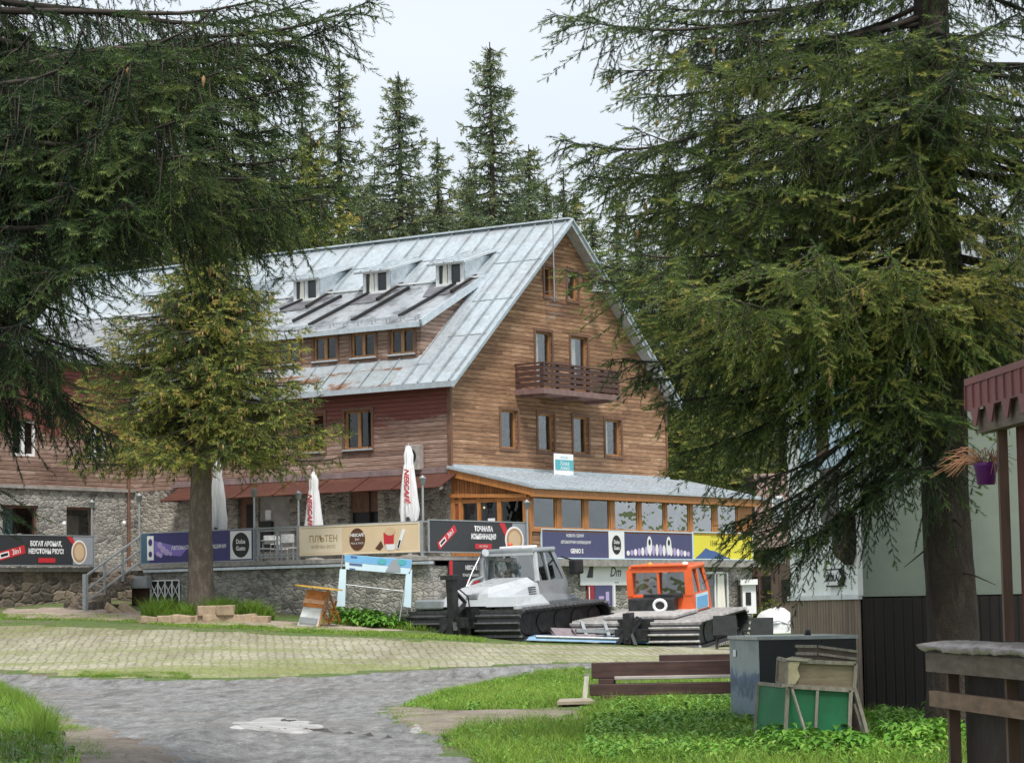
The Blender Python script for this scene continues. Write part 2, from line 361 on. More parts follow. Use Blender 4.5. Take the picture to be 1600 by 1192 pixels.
def paving_mat():
    t = NT('mossy_cobble_paving'); dn = t.n('TexNoise'); t.L(t.obj, dn.inputs['Vector']); dn.inputs['Scale'].default_value = .8; dn.inputs['Detail'].default_value = 4
    va = t.n('VectorMath', operation='MULTIPLY_ADD'); t.L(dn.outputs['Color'], va.inputs[0]); va.inputs[1].default_value = (.35, .35, 0); t.L(t.map(t.obj, (1, 1, 1), (0, 0, R(-6))), va.inputs[2])
    b = t.n('TexBrick'); t.L(t.map(va.outputs[0], (1, 1, 1), (0, 0, R(90))), b.inputs['Vector']); b.inputs['Scale'].default_value = 1.; b.inputs['Brick Width'].default_value = .75; b.inputs['Row Height'].default_value = .24; b.inputs['Mortar Size'].default_value = .05; b.inputs['Mortar Smooth'].default_value = 1.
    b.inputs['Color1'].default_value = (1, 1, 1, 1); b.inputs['Color2'].default_value = (.7, .7, .7, 1); b.inputs['Mortar'].default_value = (0, 0, 0, 1)
    n2 = t.noise(t.obj, 9, 6, .75); n3 = t.noise(t.obj, 3.1, 5, .7); n1 = t.noise(t.map(t.obj, (.16, .9, 1)), .55, 6, .65)
    st = t.ramp(t.math('ADD', t.math('MULTIPLY', b.outputs['Color'], .15), t.math('ADD', t.math('MULTIPLY', n2, .55), t.math('MULTIPLY', n3, .3))), [(.34, (.12, .105, .075)), (.50, (.28, .26, .195)), (.70, (.50, .46, .37))])
    moss = t.ramp(n2, [(.3, (.08, .10, .025)), (.7, (.27, .29, .085))])
    m = t.math('MULTIPLY', t.math('SUBTRACT', 1, b.outputs['Color']), t.ramp(n3, [(.35, .1), (.6, .75)]))
    pw = t.ramp(t.noise(t.map(t.obj, (.5, .12, 1), loc=(7, 3, 0)), .8, 5, .7), [(.42, .15), (.58, 1)])
    c = t.mix(t.math('MULTIPLY', t.math('MULTIPLY', m, .6), pw), st, t.mix(.5, moss, (.30, .29, .12)))
    stn = t.ramp(t.noise(t.map(t.obj, (.35, .06, 1), loc=(1, 9, 0)), 1.0, 7, .75), [(.36, (.62, .58, .52)), (.55, (1, 1, 1)), (.7, (1.12, 1.1, 1.05))])
    c = t.mix(1, c, stn, 'MULTIPLY')
    c = t.mix(t.ramp(t.math('ADD', n1, t.math('MULTIPLY', t.math('SUBTRACT', n3, .5), .5)), [(.47, .05), (.62, .85)]), c, moss)
    return t.fin(c, .92, 0, t.math('ADD', t.math('MULTIPLY', b.outputs['Color'], .4), n2), .03, .6)
def dirt_mat(name, a, b_):
    t = NT(name); n1 = t.noise(t.obj, 1.3, 7, .7); n2 = t.noise(t.obj, 14, 5, .7)
    c = t.ramp(t.math('ADD', t.math('MULTIPLY', n1, .6), t.math('MULTIPLY', n2, .5)), [(.38, a), (.68, b_)])
    return t.fin(c, .9, 0, t.math('ADD', n1, n2), .06, .8)
xs = sorted(set([-900, -500, -250, -120, -70, -45] + [round(-32 + .5 * i, 2) for i in range(129)] + [45, 70, 120, 250, 500, 900]))
ys = sorted(set([-80, -30, 0, 8] + [round(12 + .5 * i, 2) for i in range(180)] + [105, 110, 120, 140, 170, 220, 320, 500, 900]))
V = [(x, y, G(x, y)) for y in ys for x in xs]; nx = len(xs)
Fc = np.array([(j * nx + i, j * nx + i + 1, (j + 1) * nx + i + 1, (j + 1) * nx + i) for j in range(len(ys) - 1) for i in range(nx - 1)])
tag(fastmesh('ground', V, Fc, ground_mat(), smooth=True), kind='structure')

def jag(poly, step, amp, rg):
    out = []
    for i in range(len(poly)):
        a, b = Vector(poly[i]), Vector(poly[(i + 1) % len(poly)]); n = max(1, int((b - a).length / step))
        for k in range(n):
            p = a.lerp(b, k / n); out.append((p.x + rg.uniform(-amp, amp), p.y + rg.uniform(-amp, amp)))
    return out
def inside(p, poly):
    x, y = p; c = False; j = len(poly) - 1
    for i in range(len(poly)):
        xi, yi = poly[i]; xj, yj = poly[j]
        if (yi > y) != (yj > y) and x < (xj - xi) * (y - yi) / (yj - yi) + xi: c = not c
        j = i
    return c
def sheet(name, poly, dz, m, grid=.6, amp=.08, step=.35, bump=0.):
    rg = random.Random(3); pj = jag(poly, step, amp, rg)
    x0, x1 = min(p[0] for p in pj), max(p[0] for p in pj); y0, y1 = min(p[1] for p in pj), max(p[1] for p in pj)
    pts = [Vector(p) for p in pj]; n = len(pts); y = y0
    while y < y1:
        x = x0
        while x < x1:
            if inside((x, y), pj): pts.append(Vector((x + rg.uniform(-.05, .05), y + rg.uniform(-.05, .05))))
            x += grid
        y += grid
    vo, eo, fo, *_ = geometry.delaunay_2d_cdt(pts, [(i, (i + 1) % n) for i in range(n)], [], 1, 1e-5)
    mb = MB(); mb.add([(v.x, v.y, G(v.x, v.y) + (dz + bump * rg.random() if i >= n else -.03)) for i, v in enumerate(vo)], [tuple(f) for f in fo], True)
    return tag(mb.build(name, m), kind='structure')
def gp2(lst): return [tuple(gpt(*p)[:2]) for p in lst]
M_asph = asphalt_mat()
edge_far = gp2([(0, 1049), (90, 1057), (180, 1060), (290, 1063), (400, 1061), (520, 1055), (640, 1047), (760, 1042), (880, 1036)])
road = [(-40, 14), (-40, 62)] + [(-22, 66.5)] + edge_far + [(4.5, 67.2), (7, 66.5)] + gp2([(1130, 1040), (1000, 1040), (905, 1045), (850, 1049), (770, 1066), (700, 1085), (640, 1100), (612, 1113), (640, 1125), (690, 1150), (715, 1170), (745, 1192)]) + [(-.05, 20), (0.1, 14)]
sheet('road', road, .014, M_asph, .5, .10, .3, .012)
M_pave = paving_mat()
ymid = [(x, y - .12) for x, y in edge_far]
pave = [(-40, 62.3), (-22, 66.7)] + [(x, y + .12) for x, y in edge_far] + [(4.5, 67.4), (7, 66.7), (12, 66.5), (12, 73)] + gp2([(1140, 1010), (1000, 1011), (840, 1006), (640, 1000), (420, 990), (200, 981), (0, 975)]) + [(-40, 76)]
sheet('paving', pave, .022, M_pave, .8, .06, .4)
M_dirtp = dirt_mat('trodden_gravel_earth', (.17, .12, .085), (.46, .38, .31))
sheet('path', gp2([(0, 951), (130, 949), (240, 955), (330, 966), (520, 975), (640, 985), (560, 987), (400, 979), (250, 974), (120, 968), (0, 965)]), .03, M_dirtp, .5, .15, .5)
M_dirt = dirt_mat('muddy_gravel', (.11, .075, .055), (.33, .28, .23))
sheet('muddy_verge', gp2([(600, 1107), (660, 1100), (700, 1112), (800, 1110), (900, 1112), (930, 1122), (830, 1130), (730, 1135), (700, 1150), (660, 1150), (620, 1128)]), .034, M_dirt, .3, .08, .25)
sheet('gravel_shoulder', gp2([(70, 1128), (120, 1120), (190, 1150), (300, 1192)]) + [(-2.8, 20), (-4.6, 20)] + gp2([(80, 1190)]), .034, M_dirt, .3, .1, .25)
M_slab = mat('pale_concrete_patch', (.36, .35, .34), .7, ns=2.2, amt=.45, bump=.02, dirt=.5)
sheet('concrete_patch', gp2([(352, 1138), (380, 1127), (440, 1123), (480, 1128), (520, 1141), (485, 1149), (430, 1146), (372, 1143)]), .045, M_slab, .3, .06, .15)

sheet('concrete_patch', gp2([(628, 1133), (650, 1131), (668, 1145), (648, 1149), (634, 1143)]), .05, M_slab, .3, .04, .12)
M_crack = mat('muddy_crack', (.05, .042, .036), .6, ns=6)
sheet('muddy_crack', gp2([(350, 1140.5), (400, 1139), (480, 1142), (530, 1145), (600, 1152), (640, 1158), (600, 1155), (520, 1147.5), (470, 1144.5), (400, 1141.5)]), .058, M_crack, .3, .02, .1)
sheet('muddy_crack', gp2([(425, 1129), (450, 1128), (470, 1131), (455, 1132.5), (430, 1131)]), .058, M_crack, .2, .02, .1)
# ================================================================ terrace
FL = 3.35
def gz(b, a): p = W(b, a); return G(p.x, p.y)
t = thing('stone_terrace', 'long stone walled terrace with concrete edge in front of the wooden lodge', 'terrace', W(-5.48, -3.09, 0), TH)
o0 = (-5.48, -3.09, 0)
m = MB(o0)
m.box(-5.48, -5.1, -3.05, 8.7, .2, FL - .14)                     # front wall
m.box(-5.1, 0, 8.3, 8.7, .2, FL - .14); m.box(-5.48, .0, -3.09, -3.05, .2, FL - .3)
m.build('retaining_wall', M_stonel, t)
m = MB(o0); m.box(-13.5, -4.07, 12.3, 12.7, .8, FL - .12); m.box(-4.07, -3.7, 8.7, 12.7, .8, FL - .14); m.build('retaining_wall', M_stoned, t)
for (x0, x1, ya, yb, mm, nn_) in ((206, 232, 905, 948, M_darkwood, 'brown_cellar_door'), (237, 281, 906, 940, M_dark, 'cellar_opening')):
    q0, zz1 = fpx(x1, ya, -5.5); q1, zz0 = fpx(x0, yb, -5.5); m = MB(o0); m.box(-5.5, -5.44, q0, q1, zz0 - .3, zz1); cd_ = m.build(nn_, mm, t)
m = MB(o0)
for k in range(5):
    a_ = q0 + (q1 - q0) * k / 4; m.bar((-5.53, a_, zz0), (-5.53, a_, zz1), .05, .03)
    if k < 4:
        for s1 in (0, 1): m.bar((-5.535 - .01 * s1, a_, zz0 + .1 + s1 * .5), (-5.535 - .01 * s1, a_ + (q1 - q0) / 4, zz0 + .6 - s1 * .5), .035, .02)
m.bar((-5.53, q0, zz1), (-5.53, q1, zz1), .05, .04); m.build('white_lattice', M_white, cd_)
m = MB(o0); m.box(-5.6, 0, -3.2, 8.75, FL - .14, FL, .02); m.box(-4.2, 0, 8.75, 14.3, FL - .145, FL - .005); m.box(-13.5, -4.2, 12.2, 14.3, FL - .143, FL - .002); m.build('floor_slab', M_conc, t)
m = MB(o0); m.box(-5.66, -5.5, -3.3, 8.6, FL - .26, FL - .17, .01); m.build('edge_coping', M_zinc, t)
# stairs
t = thing('outdoor_stair', 'stone stair with steel handrail climbing to the terrace beside the dark stone wall', 'stairs', W(-5.5, 8.8, 0), TH)
o1 = (-5.5, 8.8, 0); m = MB(o1); N = 8
zb = gz(-8.4, 9.4) - .1
for i in range(N):
    z1 = FL - .02 - (i) * (FL - zb) / N
    m.box(-5.62 - .32 * i, -5.62 - .32 * (i + 1), 8.85, 10.4, z1 - (FL - zb) / N - .25, z1 - .17, .01)
m.build('steps', M_stoned, t)
m = MB(o1)
for a in (8.82,):
    m.bar((-5.55, a, FL + .95), (-8.1, a, zb + 1.25), .06, .06); m.bar((-5.55, a, FL + .5), (-8.1, a, zb + .8), .05, .05)
    m.bar((-5.55, a, FL + .1), (-8.1, a, zb + .42), .05, .05)
    for k in range(4):
        s = k / 3; b = -5.55 - 2.55 * s; z = FL + .95 + (zb + 1.25 - FL - .95) * s; m.box(b - .03, b + .03, a - .03, a + .03, z - 1.05, z)
    m.box(-8.2, -8.06, a - .06, a + .08, zb - .1, zb + 1.3, .01)
m.build('handrail', M_greysteel, t)
t = bthing('utility_box', 'grey flat utility box fixed below the rail beside the stair', 'utility box', -5.62, 8.35, 3.0, 'F')
m = MB(); m.box(-.62, .1, -.25, 0, -.42, -.02, .015); m.build('cabinet', M_greysteel, t); m = MB(); m.box(-.57, .05, -.262, -.25, -.37, -.07); m.build('lid', M_steel, t)

# ================================================================ lodge
L = thing('wooden_lodge', 'large brown boarded mountain lodge with grey metal gable roof, balcony and glazed veranda', 'lodge', W(0, 0, 0), TH)
WL, LA = 13.8, 24.0
def zr(b): return 9.6 + .85 * min(b, WL - b)
# gable windows -------------------------------------------------
gw = []     # (b0,b1,z0,z1)
for (x0, y0, x1, y1) in [(782, 638.5, 809, 701), (840, 645, 866, 705), (895, 650, 920, 710), (945, 655, 971, 714)]:
    b0, z1 = gpx(x0, y0); b1, z0 = gpx(x1, y1); gw.append((b0, b1, z0, z1))
zt1 = sum(g[3] for g in gw) / 4; zt0 = sum(g[2] for g in gw) / 4
gw = [(b0, b1, zt0, zt1) for b0, b1, _, _ in gw]
balc = []
for (x0, y0, x1) in [(836, 517, 861), (891, 524, 917)]:
    b0, z1 = gpx(x0, y0); b1, _ = gpx(x1, y0); balc.append((b0, b1, z1))
zz = (balc[0][2] + balc[1][2]) / 2; balc = [(b0, b1, zz - 1.95, zz) for b0, b1, _ in balc]
top = []
for (x0, y0, x1, y1) in [(850, 414.5, 864, 464), (886, 424, 903, 471)]:
    b0, z1 = gpx(x0, y0); b1, z0 = gpx(x1, y1); top.append((b0, b1, z0, z1))
tz0, tz1 = (top[0][2] + top[1][2]) / 2, (top[0][3] + top[1][3]) / 2; top = [(b0, b1, tz0, tz1) for b0, b1, _, _ in top]
allg = gw + balc + top
print('GW', allg)
m = MB(); wall(m, [(0, 6.25), (WL, 6.25), (WL, zr(WL) - .16), (WL / 2, zr(WL / 2) - .16), (0, zr(0) - .16)], [rect(*g) for g in allg], TG(0.), .24)
m.add([(WL, 0, 6.25), (WL, LA, 6.25), (WL, LA, 9.5), (WL, 0, 9.5)], [(0, 1, 2, 3)]); m.build('gable_wall', M_gable, L)
m = MB(); m.quad((0, 0, 6.2), (WL, 0, 6.2), (WL, 0, .5), (0, 0, .5)); m.quad((WL, 0, .5), (WL, LA, .5), (WL, LA, 6.25), (WL, 0, 6.25)); m.quad((0, LA, .5), (WL, LA, .5), (WL, LA, 9.5), (0, LA, 9.5)); m.build('stone_wall', M_stone, L)
m = MB(); m.quad((.05, .3, 8.95), (WL - .05, .3, 8.95), (WL - .05, LA, 8.95), (.05, LA, 8.95)); m.quad((.05, .3, 6.22), (WL - .05, .3, 6.22), (WL - .05, LA, 6.22), (.05, LA, 6.22)); m.quad((2.8, .3, 11.75), (WL - 2.8, .3, 11.75), (WL - 2.8, LA, 11.75), (2.8, LA, 11.75))
m.quad((.05, 3.5, .5), (.05, 3.5, 9), (WL, 3.5, 9), (WL, 3.5, .5)); m.quad((2.2, .3, .5), (2.2, .3, 11.3), (2.2, LA, 11.3), (2.2, LA, .5)); m.build('inner_floors', M_dark, L)
# front facade --------------------------------------------------
a0, z1 = fpx(580, 640); a1, z0 = fpx(539, 703); wwd = a1 - a0; pit = 2.06
fw = [(a0 + k * pit - 0, a0 + wwd + k * pit, z0, z1) for k in range(5) if a0 + wwd + k * pit < 13.9]
m = MB(); wall(m, rect(0, 14.3, 6.15, 9.48), [rect(*g) for g in fw], TF(0.), .24); m.build('red_facade', M_red, L)
dz = 5.45
st_holes = []
for (x0, x1, ya, yb) in [(590, 546, 764, 826), (452, 404, 768, 862), (398, 372, 768, 862)]:
    q0, zz1 = fpx(x0, ya); q1, zz0 = fpx(x1, yb); st_holes.append((q0, q1, max(zz0, FL + .05), min(zz1, 5.9)))
m = MB(); wall(m, rect(0, 14.3, 3.2, 6.15), [rect(*g) for g in st_holes], TF(0.), .35); m.build('stone_facade', M_stone, L)
g = st_holes[0]; m = MB(); m.box(.12, .2, g[0], g[1], g[3] - .75, g[3]); m.build('lintel_board', M_trim, L)
m = MB(); m.box(.2, .3, g[0], g[1], g[2], g[3] - .75); m.build('dark_pane', M_black, L)
g = st_holes[1]; m = MB(); m.box(.1, .3, g[0], g[1], g[2], g[3]); m.build('plaster_panel', mat('grey_plaster', (.30, .29, .27), .9, ns=3), L)
m = MB(); m.box(.06, .1, g[0] + .9, g[0] + 1.15, g[3] - .95, g[3] - .6); m.build('notice', M_pvc, L)
m = MB(); m.box(-.06, .1, g[1] - .62, g[1] - .05, g[2], g[2] + 1.05, .02); m.build('dark_cabinet', M_black, L)
g = st_holes[2]; m = MB(); m.box(.14, .2, g[0], g[1], g[2], g[3]); d = m.build('door', M_trim, L); m = MB(); m.box(.12, .139, g[0] + .2, g[0] + .5, g[2] + .2, g[3] - .4); m.build('door_panel', M_dark, d)

def win(parent, T, g, fr, dep, style, curt=None, sill=None, trim=None, name='window'):
    u0, u1, z0, z1 = g; f = .07
    m = MB()
    def bx(a, b, n0, n1, c, d): 
        p, q = T(a, n0, c), T(b, n1, d); m.box(p[0], q[0], p[1], q[1], p[2], q[2])
    n0, n1 = -dep, -dep + .07
    bx(u0, u1, n0, n1, z1 - f, z1); bx(u0, u1, n0, n1, z0, z0 + f); bx(u0, u0 + f, n0, n1, z0 + f, z1 - f); bx(u1 - f, u1, n0, n1, z0 + f, z1 - f)
    if style == 'cas': c = (u0 + u1) / 2; bx(c - .06, c + .06, n0 + .005, n1 + .01, z0 + f, z1 - f)
    o = m.build(name, fr, parent)
    m = MB(); bx(u0 + f, u1 - f, n0 + .02, n0 + .026, z0 + f, z1 - f); m.build('pane', M_glass, o)
    if curt:
        m = MB(); c0, c1 = curt; n = 24; A = u0 + f + (u1 - u0 - 2 * f) * c0; B = u0 + f + (u1 - u0 - 2 * f) * c1
        vs = []; 
        for i in range(n + 1):
            u = A + (B - A) * i / n; k = -dep - .045 + .02 * math.sin(i * 1.7)
            vs += [T(u, k, z0), T(u, k, z1)]
        m.add(vs, [(2 * i, 2 * i + 2, 2 * i + 3, 2 * i + 1) for i in range(n)], True); m.build('curtain', M_curt, o)
    if sill:
        m = MB(); bx(u0 - .07, u1 + .07, -.02, .09, z0 - .05, z0); m.build('sill', sill, o)
    if trim:
        m = MB(); bx(u0 - .1, u0, -.01, .035, z0 - .1, z1 + .1); bx(u1, u1 + .1, -.01, .035, z0 - .1, z1 + .1); bx(u0, u1, -.01, .034, z1, z1 + .1); bx(u0, u1, -.01, .034, z0 - .1, z0)
        m.build('casing', trim, o)
    return o
M_curt = mat('cream_curtain', (.9, .84, .73), .9, ns=4, st=(8, 8, .3), amt=.15)
for i, g in enumerate(gw): win(L, TG(0.), g, M_winwood, .17, 'one', (0, [.30, .30, .30, .42][i]), None, M_trim)
for i, g in enumerate(balc): win(L, TG(0.), g, M_winwood, .15, 'one', (0, [.42, .55][i]), None, M_trim)
for i, g in enumerate(top): win(L, TG(0.), g, M_winwood, .17, 'one', (0, .35), None, M_trim)
for g in fw: win(L, TF(0.), g, M_winwood, .15, 'cas', None, M_zinc, M_trim)
m = MB(); m.box(-.04, .07, -.05, .10, 6.3, 9.35); m.build('corner_board', M_trim, L)
m = MB(); m.box(WL - .06, WL + .04, -.045, .1, 6.3, 9.35); m.build('corner_board', M_trim, L)

# roof ----------------------------------------------------------
OV = .42
SEAM = None
def slope(m, b0, b1, a0, a1, zf, th=.1, seams=(), sw=.045, sh=.055, a0b=None):
    a0b = a0 if a0b is None else a0b                      # a0 at b0, a0b at b1
    nv = Vector((-(zf(b1) - zf(b0)), 0, b1 - b0)).normalized() * (1 if b1 > b0 else -1)
    p = [Vector((b0, a0, zf(b0))), Vector((b1, a0b, zf(b1))), Vector((b1, a1, zf(b1))), Vector((b0, a1, zf(b0)))]
    m.hexa([q - nv * th for q in p] + p)
    for s in seams:
        q = [Vector((b0 - (b1 - b0) * .004, s, zf(b0))), Vector((b1, s, zf(b1)))]
        (SEAM or m).bar(q[0] + nv * sh / 2, q[1] + nv * sh / 2, sw, sh, nv)
zl = lambda b: 9.6 + .85 * b; zrr = lambda b: 9.6 + .85 * (WL - b)
S0, S1, SB0, SB1 = 1.7, 22.5, .75, 4.3                     # the long shed dormer: a range and b range
m = MB()
SEAM = MB()
rs = random.Random(4)
sm = [-OV + .12, .35, 1.0]
slope(m, -OV, WL / 2, -OV, S0, zl, .12, sm + [1.62])
slope(m, -OV, .98, S0, LA, zl, .12, [S0 + .9 * k for k in range(1, 24)])
ss = []
a = S0 + .5
while a < LA: ss.append(a); a += rs.uniform(.7, 1.25)
slope(m, SB1 - .1, WL / 2, S0, LA, zl, .12, ss)
slope(m, WL + OV, WL / 2, -OV, LA, zrr, .12, [k * 1.0 for k in range(0, 24)])
# cross joints
for b in (1.6, 3.2, 5.0): m.bar((b, -OV, zl(b) + .015), (b, S0, zl(b) + .015), .03, .02)
m.bar((5.55, S0, zl(5.55) + .015), (5.55, LA, zl(5.55) + .015), .03, .02)
m.bar((WL / 2, -OV, zl(WL / 2) + .03), (WL / 2, LA, zl(WL / 2) + .03), .34, .06)
roof = m.build('roof', M_roof, L); SEAM.build('standing_seams', M_seam, roof); SEAM = None
m = MB(); slope(m, -OV - .02, .35, S0 + .5, LA - 1, lambda b: zl(b) + .012, .01, [S0 + .9 * k for k in range(1, 23)]); m.build('rusty_eave_sheets', M_roofr, roof)
# verge boards
m = MB()
zv = lambda b: zl(b)
for sgn, f in ((-1, zl), (1, zrr)):
    b0, b1 = (-OV, WL / 2) if sgn < 0 else (WL + OV, WL / 2)
    for off, hh, y0 in ((-.02, .20, -OV - .05), (.02, .06, -OV - .12)):
        p = [Vector((b0, y0, f(b0) + off)), Vector((b1, y0, f(b1) + off)), Vector((b1, y0, f(b1) + off - hh)), Vector((b0, y0, f(b0) + off - hh))]
        q = [v + Vector((0, .06, 0)) for v in p]; m.hexa(p + q)
m.build('verge_trim', M_zinc, roof)
m = MB(); m.quad((-OV, -OV, 9.1), (-OV, LA, 9.1), (0.1, LA, 9.35), (.1, -OV, 9.35)); m.build('eave_soffit', M_trim, roof)
m = MB(); m.box(-OV - .07, -OV, -OV, LA, zl(-OV) - .2, zl(-OV) - .02); m.build('eave_fascia', M_zinc, roof)
for b in (1.2, 3.4, 5.4):                                  # rafter ends under the verge
    pass
# shed dormer
sh0 = 11.42; zs = lambda b: sh0 + (13.28 - sh0) * (b - .55) / (SB1 - .55)
D = None
dw = []
q0 = [fpx(x, 530, SB0)[0] for x in (647, 610, 587, 548, 527, 489, 468, 433)]
zb_ = fpx(628, 553, SB0)[1]; zt_ = fpx(628, 514, SB0)[1]
pitch = (q0[7] - q0[1]) / 3; w_ = q0[1] - q0[0]
k = 0
while q0[0] + k * pitch + w_ < S1 - .5: dw.append((q0[0] + k * pitch, q0[0] + k * pitch + w_, zb_, zt_)); k += 1
m = MB(); wall(m, rect(S0 + .01, S1, zl(SB0) - .05, zs(SB0) - .06), [rect(*g) for g in dw], TF(SB0), .2)
m.add([(SB0, S0 + .01, zl(SB0) - .1), (SB0, S0 + .01, zs(SB0) - .05), (SB1, S0 + .01, zs(SB1) - .05), (SB1, S0 + .01, zl(SB1) - .1)], [(0, 1, 2, 3)])
D = m.build('shed_dormer', M_red2, L)
for g in dw: win(L, TF(SB0), g, M_winwood, .1, 'cas', None, M_zinc, M_trim)
m = MB(); slope(m, .5, SB1, S0 - .12, S1, zs, .09, [], a0b=S0 - .12); r2 = m.build('shed_roof', M_roofs, D)
m = MB(); m.bar((.47, S0 - .12, zs(.5) - .05), (.47, S1, zs(.5) - .05), .05, .17); m.bar((.5, S0 - .16, zs(.5) - .0), (SB1, S0 - .16, zs(SB1) - .0), .1, .24); m.build('shed_trim', M_zinc, r2)
# flashing apron in front of the shed dormer cheek
m = MB(); m.hexa([(.4, S0 - .55, zl(.4) + .01), (4.5, S0 - .35, zl(4.5) + .01), (4.5, S0 - .0, zl(4.5) + .01), (.4, S0 + .1, zl(.4) + .01), (.4, S0 - .55, zl(.4) + .04), (4.5, S0 - .35, zl(4.5) + .04), (4.5, S0 - .0, zl(4.5) + .05), (.4, S0 + .1, zl(.4) + .09)]); m.build('valley_flashing', M_zinc, roof)
m = MB()
for (x0, y0, x1, y1) in [(624, 496, 712, 445), (550, 503, 639, 452), (483, 510, 576, 460), (458, 504, 533, 465), (438, 486, 472, 471)]:
    def onshed(px, py):
        d = ray(px, py); lo, hi = 60., 130.
        for _ in range(60):
            t_ = (lo + hi) / 2; q = CAM + d * t_ - C0; b, a = q.dot(BD), q.dot(AD)
            if q.z > zs(b): lo = t_
            else: hi = t_
        return b, a
    (ba, aa), (bb, ab) = onshed(x0, y0), onshed(x1, y1)
    a = (aa + ab) / 2
    m.bar((max(ba, .55), aa, zs(max(ba, .55)) + .05), (min(bb, 4.2), ab, zs(min(bb, 4.2)) + .05), .11, .12)
m.build('dark_battens', M_black, r2)
m = MB()
for a_ in np.arange(S0 + .3, 18, .62):
    for b_ in (.8, 1.0): m.box(b_ - .02, b_ + .02, a_ - .02, a_ + .02, zs(b_), zs(b_) + .12)
m.bar((.8, S0 + .2, zs(.8) + .12), (.8, 18, zs(.8) + .12), .025, .025); m.bar((1.0, S0 + .2, zs(1.0) + .1), (1.0, 18, zs(1.0) + .1), .025, .025)
m.build('snow_guard_rail', M_steel, r2)
# four little dormers
for k, a in enumerate((2.77, 6.05, 9.3, 12.6, 15.9)):
    fz = 13.02; hw = .82; b0 = 3.95
    m = MB((0, 0, 0)); m.hexa([(b0, a - .62, fz), (6.4, a - .62, fz), (6.4, a + .62, fz), (b0, a + .62, fz), (b0, a - .62, fz + .92), (6.4, a - .62, fz + 1.45), (6.4, a + .62, fz + 1.45), (b0, a + .62, fz + .92)])
    d = m.build('dormer', M_roof, L)
    rf = lambda b: fz + .95 + (b - b0) * .30
    m = MB(); slope(m, b0 - .32, 7.0, a - .82, a + .82, rf, .07, [a - .4, a + .05, a + .5]); m.build('dormer_roof', M_roof, d)
    m = MB()
    for (u0, u1, z0_, z1_) in ((-.60, .60, .80, .9), (-.60, .60, .06, .15), (-.60, -.47, .15, .8), (.47, .60, .15, .8), (-.07, .07, .15, .8)): m.box(b0 - .06, b0 - .005, a + u0, a + u1, fz + z0_, fz + z1_)
    m.box(b0 - .13, b0 - .005, a - .62, a + .62, fz + .0, fz + .06)
    m.build('window_frame', M_white, d)
    m = MB(); m.quad((b0 - .01, a - .47, fz + .15), (b0 - .01, a + .47, fz + .15), (b0 - .01, a + .47, fz + .8), (b0 - .01, a - .47, fz + .8)); m.build('pane', mat('dark_glass', (.03, .035, .04), .08, ns=2, bump=0), d)
    m = MB(); m.quad((b0 - .02, a + .12, fz + .15), (b0 - .02, a + .34, fz + .15), (b0 - .02, a + .30, fz + .8), (b0 - .02, a + .14, fz + .8)); m.build('curtain', M_curt, d)
    m = MB()
    m.hexa([(b0 - 1.0, a - .5, zs(b0 - 1.0) + .02), (b0, a - .95, zs(b0) + .02), (b0, a + .95, zs(b0) + .02), (b0 - 1.0, a + .5, zs(b0 - 1.) + .02), (b0 - 1.0, a - .5, zs(b0 - 1.) + .03), (b0 + .1, a - .95, zs(b0) + .07), (b0 + .1, a + .95, zs(b0) + .07), (b0 - 1., a + .5, zs(b0 - 1.) + .03)])
    m.build('dark_apron', mat('dull_lead_sheet', (.16, .155, .17), .55, .4, ns=2, amt=.4), d)
    m = MB(); m.bar((b0 - .9, a - .68, zs(b0 - .9) + .08), (b0 + 1.1, a - .68, zs(b0) + .55), .1, .1); m.build('side_flashing', M_dark, d)
m = MB(); m.bar((SB1 + .02, S0, zs(SB1) + .08), (SB1 + .02, LA, zs(SB1) + .08), .1, .06); m.build('top_flashing', M_white, r2)

# balcony -------------------------------------------------------
b0, zf0 = gpx(817, 606); b1, _ = gpx(966, 628); bw = 1.15
q1 = _hit(848.7, 610, AD, W(0, -bw)) - C0; q2 = _hit(968, 625.5, AD, W(0, -bw)) - C0; b0, b1 = q1.dot(BD), q2.dot(BD); zf = (q1.z + q2.z) / 2
zt = ((_hit(849, 569, AD, W(0, -bw)) - C0).z + (_hit(959, 580, AD, W(0, -bw)) - C0).z) / 2
m = MB(); m.box(b0, b1, -bw, 0, zf - .02, zf + .1); m.box(b0 - .05, b1 + .05, -bw - .05, -bw - .001, zf - .06, zf + .13)
m.box(b0 - .05, b0 - .001, -bw, 0, zf - .06, zf + .13)
for b in (b0 + .4, (b0 + b1) / 2, b1 - .4): m.bar((b, 0, zf - .08), (b, -bw + .1, zf - .08), .12, .12)
B = m.build('balcony', mat('mauve_brown_paint', (.20, .12, .11), .6, ns=4), L)
m = MB(); n = 6
for k in range(n):
    b = b0 + .05 + (b1 - b0 - .1) * k / (n - 1); m.box(b - .05, b + .05, -bw + .02, -bw + .12, zf + .1, zt)
for i in range(4):
    z = zf + .2 + (zt - zf - .2) * i / 4
    m.box(b0, b1, -bw - .02, -bw + .02, z, z + .135)
    m.box(b0 - .02, b0 + .02, -bw + .02, -.02, z, z + .135); m.box(b1 - .02, b1 + .02, -bw + .02, -.02, z, z + .135)
m.box(b0 - .04, b1 + .04, -bw - .06, -bw + .06, zt, zt + .06)
m.box(b0 - .04, b0 + .06, -bw + .06, 0, zt, zt + .055); m.box(b1 - .06, b1 + .04, -bw + .06, 0, zt, zt + .055)
m.build('railing', M_darkwood, B)

